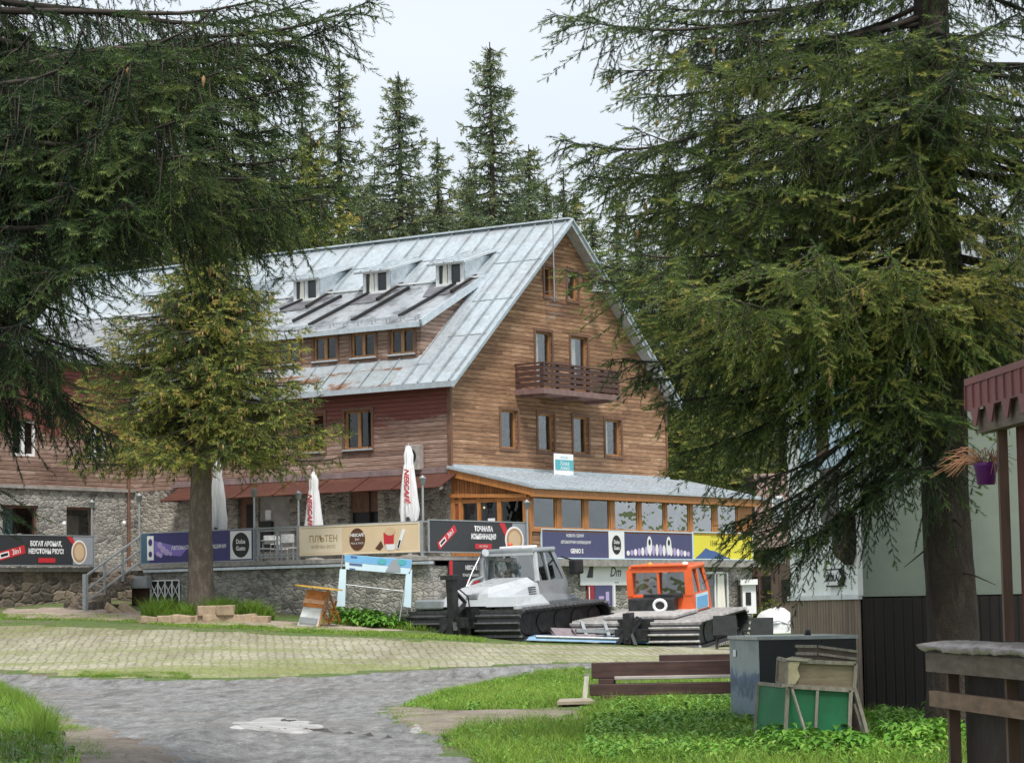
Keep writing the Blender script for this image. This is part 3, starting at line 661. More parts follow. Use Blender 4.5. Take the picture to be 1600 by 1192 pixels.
# awning along the facade ---------------------------------------
aE = fpx(252, 778, -1.1)[0]
m = MB(); za = lambda b: 6.12 + .42 * b
segs = [-.1 + (aE + .1) * k / 7 for k in range(8)]
zf_ = lambda b: 6.28 + .5 * b
slope(m, -1.15, -.02, -.35, aE, zf_, .03, [s for s in segs[1:-1]], .07, .035)
for s_ in (-.35, aE): m.hexa([(-.02, s_, 5.7), (-1.15, s_, zf_(-1.15) - .03), (-1.15, s_ + .03, zf_(-1.15) - .03), (-.02, s_ + .03, 5.7), (-.02, s_, 6.25), (-1.15, s_, zf_(-1.15)), (-1.15, s_ + .03, zf_(-1.15)), (-.02, s_ + .03, 6.25)]) if s_ > 0 else None
aw = m.build('awning', M_redmetal, L)
m = MB(); m.box(-.16, -.005, 0, aE + .4, 6.22, 6.42); m.build('flashing_strip', mat('mauve_sheet', (.26, .19, .19), .5, .2, ns=3), aw)
m = MB()
for s_ in segs[1:]: m.bar((-.02, s_, 5.72), (-1.1, s_, 5.70), .03, .03); m.bar((-1.1, s_, 5.66), (-.02, s_, 6.15), .03, .03)
m.build('brackets', M_redmetal, aw)

# veranda -------------------------------------------------------
VA = -3.09; VB1 = 14.6
zvr = lambda a: 6.42 + (a) * (6.42 - 5.62) / 3.5            # roof top height by a (negative outwards)
m = MB()
p = [(-.25, 0, zvr(0)), (-.25, -3.5, zvr(-3.5)), (VB1 + .5, -3.5, zvr(-3.5)), (VB1 + .5, 0, zvr(0))]
p = [Vector(v) for v in p]; m.hexa([v - Vector((0, 0, .07)) for v in p] + p)
for k in range(17): b = -.2 + k * .93; m.bar((b, 0, zvr(0) + .02), (b, -3.5, zvr(-3.5) + .02), .035, .04)
m.box(0, WL, -.12, -.005, 6.35, 6.5)
V_ = m.build('veranda', M_white if False else M_zinc, L)
m = MB(); m.box(-.2, VB1 + .4, -3.42, -3.3, zvr(-3.36) - .36, zvr(-3.36) - .09); m.bar((-.14, 0, zvr(0) - .2), (-.14, -3.4, zvr(-3.4) - .2), .1, .24); m.box(0, VB1, VA - .02, VA + .1, 5.34, 5.62); m.build('roof_beam', M_orangew, V_)
zwb, zwt = 4.28, 5.34
xs_ = [(832, 868), (876, 911), (918, 952), (959, 996), (1001, 1037), (1041, 1076), (1081, 1113)]
wb = [(gpx(x0, 800, VA)[0], gpx(x1, 800, VA)[0]) for x0, x1 in xs_]
pp = wb[-1][0] - wb[-2][0]; ww = wb[-1][1] - wb[-1][0]
while wb[-1][1] + pp < VB1: wb.append((wb[-1][0] + pp, wb[-1][1] + pp))
m = MB(); prev = 0.0
zwt2 = 5.34
for i, (b_0, b_1) in enumerate(wb + [(VB1, VB1)]):
    m.box(prev, b_0, VA - .05, VA + .1, zwb, zwt2) if b_0 > prev else None
    prev = b_1
m.box(0, VB1, VA - .07, VA + .1, zwb - .1, zwb); m.box(VB1 - .01, VB1 + .1, VA, 0, FL, 5.6)
m.build('window_posts', M_orangew, V_)
M_orangel = mat('pale_orange_timber', (.5, .24, .09), .5, ns=3, st=(8, 8, 1), amt=.25)
for i, (b_0, b_1) in enumerate(wb):
    m = MB(); f = .05
    m.box(b_0, b_1, VA - .02, VA + .04, zwt - f, zwt); m.box(b_0, b_1, VA - .02, VA + .04, zwb, zwb + f); m.box(b_0, b_0 + f, VA - .02, VA + .04, zwb + f, zwt - f); m.box(b_1 - f, b_1, VA - .02, VA + .04, zwb + f, zwt - f)
    o = m.build('veranda_window', M_orangel, V_); m = MB(); m.box(b_0 + f, b_1 - f, VA + .01, VA + .016, zwb + f, zwt - f); m.build('pane', M_glass if i < 3 else M_glassr, o)
m = MB(); m.box(.02, VB1, VA - .015, VA + .1, FL - .06, zwb - .1); m.build('parapet_boards', M_brownv if False else M_gable, V_)
m = MB(); m.quad((.1, -.4, FL), (VB1, -.4, FL), (VB1, -.4, 6), (.1, -.4, 6)); m.quad((.1, VA + .1, FL + .01), (VB1, VA + .1, FL + .01), (VB1, 0, FL + .01), (.1, 0, FL + .01)); m.build('room_inside', M_dark, V_)
# door side of the veranda (plane b = 0)
m = MB(); 
def zt_side(a): return zvr(a) - .3
m.add([(0, 0, 5.30), (0, VA, 5.30), (0, VA, zvr(VA) - .1), (0, 0, zvr(0) - .1)], [(0, 1, 2, 3)]); m.build('gable_boards', M_orangev, V_)
m = MB(); T0 = TF(0.)
m.bar((-.05, 0.02, 5.45), (-.05, VA, 5.33), .14, .12)
for (x0, x1) in ((706, 712), (718, 724), (747, 752), (778, 784), (818, 829)):
    u0 = fpx(x0, 800)[0]; u1 = fpx(x1, 800)[0]; m.box(-.05, .05, u0, u1, FL, 5.38)
u0, u1 = fpx(712, 800)[0], fpx(829, 800)[0]
m.box(-.045, .045, u0, u1, 5.18, 5.3); m.box(-.045, .045, u0, u1, FL, FL + .25)
m.build('door_frame', M_orangew, V_)
m = MB(); m.box(-.01, 0, -.1, VA + .1, FL + .25, 5.18); m.build('door_glass', M_glass, V_)
m = MB(); u0, u1 = fpx(712, 800)[0], fpx(718, 800)[0]; m.box(-.02, .02, u0, u1, FL, 5.2); m.build('red_door_panel', mat('red_brown_door', (.25, .07, .03), .5), V_)
m = MB(); u0, u1 = fpx(763, 805)[0], fpx(774, 805)[0]; m.box(-.03, -.02, u0, u1, 4.4, 4.65); m.build('door_notice', M_pvc, V_)
m = MB(); u0 = fpx(760, 805)[0]; m.lathe([(0, -.05), (.05, 0), (0, .05)], (-.12, u0, 5.0), 10); m.build('door_lamp', mat('lamp_glow_plastic', (.8, .7, .5), .4), V_)
# storefront under the veranda
m = MB(); m.box(0, VB1, VA, VA + .3, .2, FL - .3); m.build('lower_wall', M_stonel, V_)
m = MB(); m.box(-.05, VB1 + .1, VA - .35, VA + .12, FL - .3, FL - .07); m.build('concrete_edge', M_conc, V_)
print('heights', zf, zt, gw[0], top, dw[0])

# wing ----------------------------------------------------------
Wg = thing('lodge_wing', 'red and stone wing of the lodge with white windows behind the left banner', 'building', W(0, 14.3, 0), TH)
ow = (0, 14.3, 0); WA = 14.3
def hx(x0, y0, x1, y1): 
    q = gpx(x0, y0, WA), gpx(x1, y1, WA); return (q[0][0], q[1][0], q[1][1], q[0][1])
hup = [hx(20, 655, 55, 713), hx(133, 655, 165, 713)]
dlt = hup[1][0] - hup[0][0]
hup = [(u0, u0 + 1.15, hup[0][2], hup[0][3]) for u0 in (hup[0][0] - dlt, hup[0][0], hup[1][0])]
hup2 = [(u0, u1, z0 + 2.75, min(z1 + 2.6, 10.1)) for u0, u1, z0, z1 in hup]
hst = [hx(4, 782, 60, 836), hx(104, 784, 148, 836)]; hst = [(u0, u1, FL + .3, 5.55) for u0, u1, _, _ in hst]
m = MB(ow); wall(m, rect(-12, 0, 6.2, 10.6), [rect(*g) for g in hup + hup2], TG(WA), .2); m.build('red_boards', M_red, Wg)
m = MB(ow); wall(m, rect(-12, 0, 1.2, 6.2), [rect(*g) for g in hst], TG(WA), .3); m.build('stone_wall', M_stonel, Wg)
m = MB(ow); m.box(-12, 0, WA - .1, WA + .02, 6.13, 6.24); m.build('flashing_strip', M_conc, Wg)
def winw(g, style, frm, pane):
    u0, u1, z0, z1 = [g[0], g[1], g[2], g[3]]; f = .09
    m = MB(ow)
    for a, b, c, d in ((u0, u1, z1 - f, z1), (u0, u1, z0, z0 + f), (u0, u0 + f, z0 + f, z1 - f), (u1 - f, u1, z0 + f, z1 - f)): m.box(a, b, WA + .1, WA + .17, c, d)
    if style: c_ = (u0 + u1) / 2; m.box(c_ - .07, c_ + .07, WA + .09, WA + .165, z0 + f, z1 - f)
    o = m.build('window', frm, Wg); m = MB(ow); m.box(u0 + f, u1 - f, WA + .13, WA + .14, z0 + f, z1 - f); m.build('pane', pane, o)
    return o
for g in hup + hup2: winw(g, 1, M_pvc, M_glass)
for i, g in enumerate(hst): winw(g, 0, M_trim, M_glass)
m = MB(ow); m.box(-12, 0, WA + .8, WA + .9, 1.2, 10.6); m.build('inner_wall', M_dark, Wg)
m = MB(ow); g = hst[0]; m.box(g[0], (g[0] + g[1]) / 2, WA + .4, WA + .42, g[2], g[3]); m.build('teal_curtain', mat('teal_curtain', (.16, .33, .31), .9), Wg)
m = MB(ow); g = hst[1]; m.box(g[0], g[1] - .4, WA + .4, WA + .42, g[2], g[3] - .3); m.build('grey_curtain', mat('taupe_curtain', (.22, .19, .15), .9), Wg)
m = MB(ow)
y0, y1 = WA - .45, WA + 5; p = [Vector((-12.2, y0, 10.75)), Vector((.8, y0, 10.75)), Vector((.8, y1, 12.3)), Vector((-12.2, y1, 12.3))]
m.hexa([v - Vector((0, 0, .12)) for v in p] + p)
for k in range(20): b = -12 + k * .65; m.bar((b, y0, 10.77), (b, y1, 12.32), .035, .05)
p = [Vector((-12.2, y1, 12.3)), Vector((.8, y1, 12.3)), Vector((.8, y1 + 5, 10.7)), Vector((-12.2, y1 + 5, 10.7))]; m.hexa([v - Vector((0, 0, .12)) for v in p] + p)
m.build('roof', M_roofs, Wg)
m = MB(ow); m.box(-12, -11.9, WA, WA + 10, 1, 10.6); m.build('side_wall', M_red, Wg)
m = MB(ow); m.tube([(-.35, WA - .08, 3.4), (-.35, WA - .08, 10.5)], .06, 8); m.build('downpipe', M_trim, Wg)
# ================================================================ railing, boards, lamps, umbrellas on the terrace
def fprint_(mname, col, rough=.55): return mat(mname, col, rough, ns=2, amt=.05, bump=0)
P_white = fprint_('white_print', (.78, .78, .78)); P_red = fprint_('red_print', (.55, .03, .04)); P_redd = fprint_('dark_red_print', (.30, .02, .03))
P_charcoal = fprint_('charcoal_print', (.035, .037, .042)); P_grey = fprint_('grey_print', (.28, .30, .33)); P_blue = fprint_('navy_print', (.045, .04, .16))
P_navy = fprint_('dull_navy_print', (.07, .07, .16)); P_cream = fprint_('cream_print', (.68, .52, .34)); P_cream2 = fprint_('pale_cream_print', (.75, .64, .48)); P_brown = fprint_('brown_print', (.10, .04, .02))
P_coffee = fprint_('coffee_print', (.42, .26, .14)); P_foam = fprint_('foam_print', (.62, .45, .28)); P_yellow = fprint_('yellow_print', (.75, .66, .06)); P_lilac = fprint_('lilac_print', (.45, .35, .60)); P_sky = fprint_('sky_blue_print', (.16, .40, .66)); P_pale = fprint_('pale_blue_print', (.55, .70, .78)); P_teal = fprint_('teal_print', (.08, .38, .42)); P_hill = fprint_('hill_blue_print', (.06, .12, .30)); P_black = fprint_('black_print', (.01, .01, .01))

def board(name, label, face, off, x0, x1, yt, yb, bg, cat='banner', frame=None, grp='advertising boards along the terrace rail'):
    """flat advertising board; returns empty, width, z0, z1 in local coords (x right, z up, -y to viewer)"""
    if face == 'F':
        a_l, zt_ = fpx(x0, yt[0], off); a_r, zt2 = fpx(x1, yt[1], off); _, zb_ = fpx(x0, yb[0], off); _, zb2 = fpx(x1, yb[1], off)
        w = a_l - a_r; z0 = (zb_ + zb2) / 2; z1 = (zt_ + zt2) / 2; o = bthing(name, label, cat, off - .04, a_l, z0, 'F', grp)
    else:
        b_l, zt_ = gpx(x0, yt[0], off); b_r, zt2 = gpx(x1, yt[1], off); _, zb_ = gpx(x0, yb[0], off); _, zb2 = gpx(x1, yb[1], off)
        w = b_r - b_l; z0 = (zb_ + zb2) / 2; z1 = (zt_ + zt2) / 2; o = bthing(name, label, cat, b_l, off - .04, z0, 'G', grp)
    h = z1 - z0
    m = MB(); m.box(0, w, 0, .035, 0, h); m.build('board', bg, o)
    if frame: 
        m = MB(); t = .035
        m.box(-t, w + t, -.012, .04, h, h + t); m.box(-t, w + t, -.012, .04, -t, 0); m.box(-t, 0, -.012, .04, 0, h); m.box(w, w + t, -.012, .04, 0, h); m.build('frame', frame, o)
    return o, w, h
def packet(o, x, z, L_, ang, y=-.008):
    ca, sa = math.cos(ang), math.sin(ang)
    def rb(u0, u1, v0, v1, yy): 
        return [(x + u * ca - v * sa, yy, z + u * sa + v * ca) for u, v in ((u0, v0), (u1, v0), (u1, v1), (u0, v1))]
    m = MB(); m.add(rb(-L_ / 2, L_ / 2, -L_ * .11, L_ * .11, y), [(0, 1, 2, 3)]); m.build('packet_picture', P_red, o)
    m = MB(); m.add(rb(-L_ * .42, -L_ * .08, -L_ * .07, L_ * .07, y - .003), [(0, 1, 2, 3)]); m.build('packet_label', P_white, o)
    m = MB(); m.add(rb(-L_ * .38, -L_ * .12, -L_ * .035, L_ * .035, y - .006), [(0, 1, 2, 3)]); m.build('packet_stripe', P_black, o)
    t = text('3in1', L_ * .2, P_white, o, 0, 0, 0, 'packet_lettering', bold=.004)
    t.matrix_local = Matrix.Translation((x + L_ * .2 * ca, y - .004, z + L_ * .2 * sa)) @ Matrix.Rotation(-ang, 4, 'Y')
def cup(o, x, z, rx, rz):
    m = MB(); m.disc(x, z, rx * 1.0, rz, -.008); m.build('cup_picture', P_white, o)
    m = MB(); m.disc(x, z, rx * .84, rz * .86, -.012); m.build('coffee_picture', P_coffee, o)
    m = MB(); m.disc(x, z - .0, rx * .62, rz * .66, -.016); m.build('foam_picture', P_foam, o)
def roundlogo(o, x, z, r, l1, l2, l3=None, col=P_black, k=1.12):
    m = MB(); m.disc(x, z, r, r * k, -.010); m.build('round_emblem', col, o)
    if l3: text(l1, r * .42, P_white, o, x, z + r * .42, -.017, bold=.004); text(l2, r * .36, P_white, o, x, z, -.017); text(l3, r * .26, P_white, o, x, z - r * .4, -.017)
    else: text(l1, r * .55, P_white, o, x, z + r * .3, -.017, bold=.006, sx=.8); text(l2, r * .55, P_white, o, x, z - r * .3, -.017, bold=.006, sx=.8)
def bars(o, name, rects, m_, y=-.009):
    m = MB()
    for x0, x1, z0, z1 in rects: m.quad((x0, y, z0), (x1, y, z0), (x1, y, z1), (x0, y, z1))
    return m.build(name, m_, o)
def poly(o, name, pts, m_, y=-.008):
    m = MB(); m.add([(x, y, z) for x, z in pts], [tuple(range(len(pts)))]); return m.build(name, m_, o)

# ivory board
o, w, h = board('banner', 'ivory coffee board with red cup and round dark emblem on the terrace rail', 'F', -5.5, 470.5, 655, (825.5, 817), (868, 859), P_cream, frame=P_cream2)
bars(o, 'pale_panel', [(0.02, w * .36, .03, h - .03)], P_cream2, -.004)
text('ПЛЪТЕН', h * .34, fprint_('tan_print', (.36, .24, .12)), o, w * .2, h * .56, bold=.004, sx=.95); text('МЛЕЧЕН ВКУС', h * .16, fprint_('tan_print', (.36, .24, .12)), o, w * .2, h * .26, bold=.002)
roundlogo(o, w * .49, h * .5, h * .37, 'NESCAFÉ', '3in1', 'MILK & TASTE', P_brown)
poly(o, 'cup_picture', [(w * .71, h * .70), (w * .80, h * .70), (w * .795, h * .3), (w * .77, h * .12), (w * .74, h * .12), (w * .715, h * .3)], P_red)
m = MB(); m.disc(w * .765, h * .75, w * .045, h * .15, -.011); m.build('foam_picture', P_foam, o)
poly(o, 'cup_base_picture', [(w * .725, h * .28), (w * .81, h * .28), (w * .80, h * .06), (w * .74, h * .06)], P_white, -.012)
poly(o, 'spill_picture', [(w * .64, h * .14), (w * .69, h * .42), (w * .71, h * .2), (w * .68, h * .06)], P_brown)
poly(o, 'stick_picture', [(w * .815, h * .12), (w * .84, h * .08), (w * .895, h * .78), (w * .87, h * .84)], P_white, -.014); poly(o, 'stick_band_picture', [(w * .825, h * .14), (w * .838, h * .12), (w * .857, h * .40), (w * .842, h * .42)], P_black, -.018)
# dark board, gable-parallel
o, w, h = board('banner', 'charcoal coffee board beside the veranda reading ТОЧНАТА КОМБИНАЦИЯ', 'G', VA - .12, 669, 822, (813, 817), (861, 863), P_charcoal, frame=M_greysteel)
packet(o, w * .17, h * .47, h * 1.15, R(33)); text('ТОЧНАТА', h * .22, P_white, o, w * .54, h * .76, bold=.012); text('КОМБИНАЦИЯ', h * .22, P_white, o, w * .54, h * .50, bold=.012, sx=.9)
bars(o, 'red_button', [(w * .45, w * .62, h * .1, h * .27)], P_red); text('NESCAFÉ.BG', h * .09, P_white, o, w * .535, h * .185, -.013)
bars(o, 'grey_corner', [(w * .84, w * .995, 0.02, h * .98)], P_grey, -.004); poly(o, 'red_ribbon', [(w * .70, h * .98), (w * .76, h * .98), (w * .80, h * .6), (w * .76, h * .55)], P_red, -.006)
cup(o, w * .86, h * .42, w * .10, h * .46)
# navy board with machines
o, w, h = board('banner', 'dull navy board with white coffee machine pictures below the veranda windows', 'G', VA - .03, 845, 1079.5, (828.5, 832), (871, 873), P_navy, frame=P_pale)
text('НОВАТА СЕРИЯ', h * .15, P_white, o, w * .205, h * .80, bold=.003); text('АВТОМАТИЧНИ КАФЕМАШИНИ', h * .15, P_white, o, w * .21, h * .56, bold=.003, sx=.85); text('GENIO S', h * .22, P_white, o, w * .215, h * .24, bold=.010)
bars(o, 'white_panel', [(w * .42, w * .525, .0, h)], P_white); m = MB(); m.disc(w * .472, h * .5, w * .030, h * .36, -.014); m.build('round_emblem', P_black, o)
text('Dolce', h * .2, P_white, o, w * .472, h * .6, -.02, bold=.004, sx=.8); text('Gusto', h * .2, P_white, o, w * .472, h * .38, -.02, bold=.004, sx=.8)
rs = random.Random(2)
for k in range(18):
    x = w * (.55 + .42 * k / 17); d_ = 1 - abs(k - 8.5) / 9; hh = h * (.18 + .30 * d_)
    m = MB(); m.disc(x, h * .1 + hh * .5, w * .011, hh * .5, -.008 - .003 * (k % 2), n=10); m.build('drink_picture' if k % 2 else 'glass_picture', P_lilac if k % 2 else P_white, o)
for x in (.695, .83):
    m = MB(); m.disc(w * x, h * .5, w * .018, h * .36, -.016, n=14); q_ = m.build('machine_picture', P_white, o)
    m = MB(); m.disc(w * x, h * .62, w * .008, h * .12, -.022, n=10); m.build('machine_detail', P_black, q_)
# yellow
o, w, h = board('banner', 'yellow board with blue mountain outline at the right end of the veranda', 'G', VA - .03, 1081.5, 1174, (832, 834), (873, 873.5), P_yellow, frame=P_pale)
text('РИЛА', h * .13, fprint_('olive_print', (.3, .26, .03)), o, w * .33, h * .85); text('1840', h * .3, fprint_('olive_print', (.3, .26, .03)), o, w * .33, h * .6, bold=.004)
poly(o, 'mountain_picture', [(w * .02, .01), (w * .12, h * .22), (w * .20, h * .42), (w * .27, h * .33), (w * .36, h * .30), (w * .5, h * .12), (w * .62, .01)], P_hill)
# blue board left of the spruce
o, w, h = board('banner', 'deep blue board with white capsule picture behind the spruce trunk', 'F', -5.5, 222, 397, (834, 827), (880.5, 874), P_blue, frame=M_greysteel)
bars(o, 'teal_edge', [(0, w * .08, 0, h)], fprint_('petrol_print', (.06, .12, .17)), -.004)
poly(o, 'light_beam', [(w * .12, h * .3), (w * .12, h * .75), (w * .42, h * .45), (w * .36, h * .2)], fprint_('violet_print', (.22, .16, .48)), -.005)
bars(o, 'capsule_picture', [(w * .055, w * .115, h * .1, h * .92)], P_white); m = MB(); m.disc(w * .085, h * .70, w * .018, h * .12, -.015); m.disc(w * .085, h * .3, w * .016, h * .1, -.015); m.build('capsule_details', P_blue, o)
m1 = MB()
for k, (x, z, r_) in enumerate([(.17, .6, .028), (.20, .45, .03), (.235, .35, .028), (.155, .3, .02), (.18, .25, .02), (.27, .3, .02)]): m1.disc(w * x, h * z, w * r_ * .8, h * r_ * 4, -.010 - .002 * k, n=12)
m1.build('cups_pictures', P_lilac, o); text('НОВО', h * .12, P_white, o, w * .5, h * .75); text('АВТОМАТИЧНИ КАФЕМАШИНИ!', h * .18, P_white, o, w * .52, h * .48, bold=.003, sx=.85)
bars(o, 'white_panel', [(w * .80, w * .985, h * .04, h * .97)], P_white); roundlogo(o, w * .892, h * .5, h * .37, 'Dolce', 'Gusto')
# left board on the wing
o, w, h = board('banner', 'charcoal coffee board left of the stair reading БОГАТ АРОМАТ', 'G', 12.1, -22, 144.5, (835.5, 838), (882, 883), P_charcoal, frame=M_greysteel)
packet(o, w * .22, h * .40, h * 1.3, R(12)); text('БОГАТ АРОМАТ,', h * .22, P_white, o, w * .545, h * .72, bold=.012, sx=.85); text('НЕУСТОИМ ВКУС!', h * .22, P_white, o, w * .545, h * .46, bold=.012, sx=.85)
bars(o, 'red_button', [(w * .47, w * .63, h * .08, h * .24)], P_red); bars(o, 'grey_corner', [(w * .80, w * .995, .02, h * .98)], P_grey, -.004)
poly(o, 'red_ribbon', [(w * .74, h * .98), (w * .79, h * .98), (w * .83, h * .75), (w * .80, h * .7)], P_red, -.006); cup(o, w * .86, h * .45, w * .075, h * .42)

# railing ------------------------------------------------------
r = thing('terrace_railing', 'grey steel railing with open panel between the blue and ivory boards', 'railing', W(-5.5, 8.6, FL), TH); orr = (-5.5, 8.6, FL)
ZT = FL + 1.08
m = MB(orr)
m.box(-5.52, -5.46, -3.1, 8.6, ZT - .05, ZT); m.box(-5.51, -5.47, -3.1, 8.6, FL + .1, FL + .14); m.build('rail', M_greysteel, r)
m = MB(orr); m.box(-5.5, -.6, VA - .06, VA - .02, ZT - .05, ZT); m.box(-5.5, -.6, VA - .06, VA - .02, FL + .1, FL + .14); m.build('rail', M_greysteel, r)
m = MB(orr); m.box(-12, -4.1, 12.16, 12.2, ZT - .05, ZT); m.build('rail', M_greysteel, r)
for (px, wd) in ((221, .09), (398, .09), (404, .05), (433, .04), (466, .09), (660, .1)):
    a = fpx(px, 850, -5.5)[0]; m = MB(orr); m.box(-5.53, -5.45, a - wd / 2, a + wd / 2, FL - .02, ZT + .02); m.build('post', M_greysteel, r)
for px in (145, 30):
    b = gpx(px, 850, 12.18)[0]; m = MB(orr); m.box(b - .05, b + .05, 12.13, 12.23, FL - .02, ZT + .05); m.build('post', M_greysteel, r)
b = -.3; m = MB(orr); m.box(b - .05, b + .05, VA - .09, VA, FL, ZT + .05); m.build('post', M_greysteel, r)
a_l, a_r = fpx(404, 850, -5.5)[0], fpx(462, 850, -5.5)[0]
m = MB(orr)
for z in (FL + .18, FL + .95): m.box(-5.51, -5.47, a_r, a_l, z, z + .05)
m.build('open_panel', M_greysteel, r)

# lamp posts
def lamp(px, py_top, face, off, label, name='lamp_post'):
    if face == 'F': a, z = fpx(px, py_top, off); p = W(off, a, FL)
    else: b, z = gpx(px, py_top, off); p = W(b, off, FL)
    h = z - FL; o = thing(name, label, 'lamp post', p, TH, 'slim lamp posts on the terrace edge')
    m = MB(); m.tube([(0, 0, 0), (0, 0, h - .25)], [.045, .035], 10); m.lathe([(.0, 0), (.08, 0), (.07, .05), (.04, .08)], n=12); m.build('pole', M_steel, o)
    m = MB(); m.lathe([(.03, h - .27), (.09, h - .22), (.10, h - .08), (.13, h - .06), (.03, h + .02), (0, h + .04)], n=14); m.build('lantern', M_greysteel, o)
lamp(660, 744, 'F', -5.3, 'slim steel lamp post at the right end of the ivory board')
lamp(466, 768, 'F', -5.3, 'slim steel lamp post between open railing and ivory board')
lamp(397, 764, 'F', -5.3, 'slim steel lamp post at the right end of the blue board')
lamp(217.5, 772, 'F', -5.3, 'slim steel lamp post at the top of the outdoor stair')
lamp(143.5, 782, 'G', 12.3, 'slim steel lamp post at the right end of the left charcoal board')
lamp(823, 782, 'G', VA - .25, 'slim lamp post with lantern at the veranda corner')

# closed umbrellas
M_canvas = mat('white_canvas', (.70, .70, .71), .85, ns=3, st=(6, 6, .7), amt=.14, bump=.01)
def umbrella(px, pyt, pyb, off, label, seed, lett):
    a, zt_ = fpx(px, pyt, off); rg = random.Random(seed)
    o = bthing('closed_umbrella', label, 'umbrella', off, a, FL, 'F', 'closed white parasols on the terrace'); h = zt_ - FL
    m = MB(); m.tube([(0, 0, .06), (0, 0, h)], .03, 8); m.build('pole', M_steel, o); m = MB(); m.lathe([(0, 0), (.3, 0), (.3, .06), (.06, .09), (.04, .3)], n=18); m.build('base', M_conc, o)
    n = 40; prof = [(.0, h + .03), (.09, h - .02), (.17, h - .28), (.15, h - .55), (.165, h - .62), (.20, h - .9), (.245, h - 1.3), (.28, h - 1.7), (.31, h - 2.0), (.27, h - 2.22)]
    vs, fs = [], []
    for i, (r_, z) in enumerate(prof):
        fold = min(1, i / 5)
        for j in range(n):
            t_ = 2 * math.pi * j / n; k = 1 + fold * (.30 * math.cos(t_ * 8 + seed + i * .12)) + rg.uniform(-.07, .07) * fold
            dz_ = -.16 * fold * (1 + math.sin(t_ * 4 + seed)) * (i == len(prof) - 1)
            vs.append((r_ * k * math.cos(t_) * .85, r_ * k * math.sin(t_) * .85, z + dz_))
    for i in range(len(prof) - 1):
        for j in range(n): fs.append((i * n + j, (i + 1) * n + j, (i + 1) * n + (j + 1) % n, i * n + (j + 1) % n))
    m = MB(); m.add(vs, fs, True); m.build('canopy', M_canvas, o)
    m = MB(); m.lathe([(.02, h), (.035, h + .04), (0, h + .1)], n=10); m.build('finial', M_steel, o)
    if lett:
        t = text('NESCAFÉ', .26, P_red, o, 0, 0, 0, shear=.3, bold=.01); t.matrix_local = Matrix.Translation((lett, -.30, h - 1.25)) @ Matrix.Rotation(R(90), 4, 'Y')
umbrella(340, 719, 828, -4.6, 'closed white umbrella right behind the thick spruce trunk, without lettering', 3, 0)
umbrella(490, 737, 826, -4.2, 'closed white umbrella with red lettering half under the spruce branches', 5, .06)
umbrella(638, 697, 815, -4.4, 'tallest closed white umbrella beside the lamp post and the air conditioner', 9, .13)

# terrace furniture
M_seat = mat('white_seat_plastic', (.66, .66, .64), .45)
def chair(off, px, label, rz):
    a = fpx(px, 850, off)[0]; o = bthing('terrace_chair', label, 'chair', off, a, FL, 'F', 'chairs behind the open railing'); o.rotation_euler.z += rz
    m = MB(); m.box(-.22, .22, -.22, .22, .43, .47, .015); m.build('seat', M_seat, o)
    m = MB(); m.box(-.22, .22, .2, .23, .62, .9, .01); m.build('backrest', M_seat, o)
    for sx in (-1, 1):
        for sy in (-1, 1): m = MB(); m.tube([(.2 * sx, .2 * sy, .0), (.19 * sx, .19 * sy, .44 if sy < 0 else .9)], .014, 6); m.build('leg', M_greysteel, o)
chair(-3.6, 417, 'white seated terrace chair at the left behind the open railing', .3)
chair(-3.6, 452, 'white seated terrace chair at the right behind the open railing', -2.7)
chair(-2.6, 436, 'white seated terrace chair farthest back behind the open railing', 1.4)
a = fpx(434, 850, -3.2)[0]; o = bthing('terrace_table', 'small table with pale top behind the open railing', 'table', -3.2, a, FL, 'F')
m = MB(); m.box(-.45, .45, -.35, .35, .72, .75, .01); m.build('table_top', M_seat, o)
for sx in (-1, 1):
    for sy in (-1, 1): m = MB(); m.tube([(.4 * sx, .3 * sy, 0), (.4 * sx, .3 * sy, .72)], .018, 6); m.build('leg', M_greysteel, o)

# air conditioner, roof sign, antenna, bell lamp, wall lamps
a, z = fpx(653, 735); o = bthing('air_conditioner', 'white outdoor air conditioner unit on the red board wall behind the tall umbrella', 'air conditioner', -.36, a, z, 'F')
m = MB(); m.box(-.28, .30, 0, .3, 0, .84, .02); m.build('casing', mat('beige_grey_enamel', (.34, .31, .29), .5), o)
m = MB(); m.disc(-.02, .46, .22, .24, -.012, .01); m.build('fan_grille', M_black, o)
m = MB(); m.box(-.25, -.2, .3, .36, .1, .14); m.box(.2, .25, .3, .36, .1, .14); m.build('bracket', M_steel, o)
b, z = gpx(867, 742, -.6); b2, z2 = gpx(896, 711, -.6)
o = bthing('roof_sign', 'small white and teal name sign standing on the veranda roof', 'sign', b, -.6, z, 'G')
w, h = b2 - b, z2 - z + .02; m = MB(); m.box(0, w, 0, .05, 0, h, .02); m.build('board', P_white, o); bars(o, 'teal_band', [(.03, w - .03, h * .25, h * .72)], P_teal); text('Хижа', h * .3, P_white, o, w * .5, h * .55, -.012, shear=.2); text('Алеко', h * .26, P_white, o, w * .52, h * .34, -.012, shear=.2); text('добре дошли', h * .1, P_teal, o, w * .5, h * .84)
m = MB(); m.bar((.06, .05, -.05), (.06, .35, .0), .03, .03); m.bar((w - .06, .05, -.05), (w - .06, .35, 0), .03, .03); m.bar((.06, .03, -.15), (.06, .03, .2), .03, .03); m.bar((w - .06, .03, -.15), (w - .06, .03, .2), .03, .03); m.build('strut', M_steel, o)
b, z = gpx(863, 462, -.15); _, zt_ = gpx(861, 322, -.15)
o = bthing('antenna_mast', 'thin antenna mast rising past the gable verge beside the top window', 'antenna', b - .55, -.6, z, 'G')
m = MB(); m.tube([(0, 0, -.3), (0, 0, zt_ - z)], .022, 6); m.build('mast', M_greysteel, o)
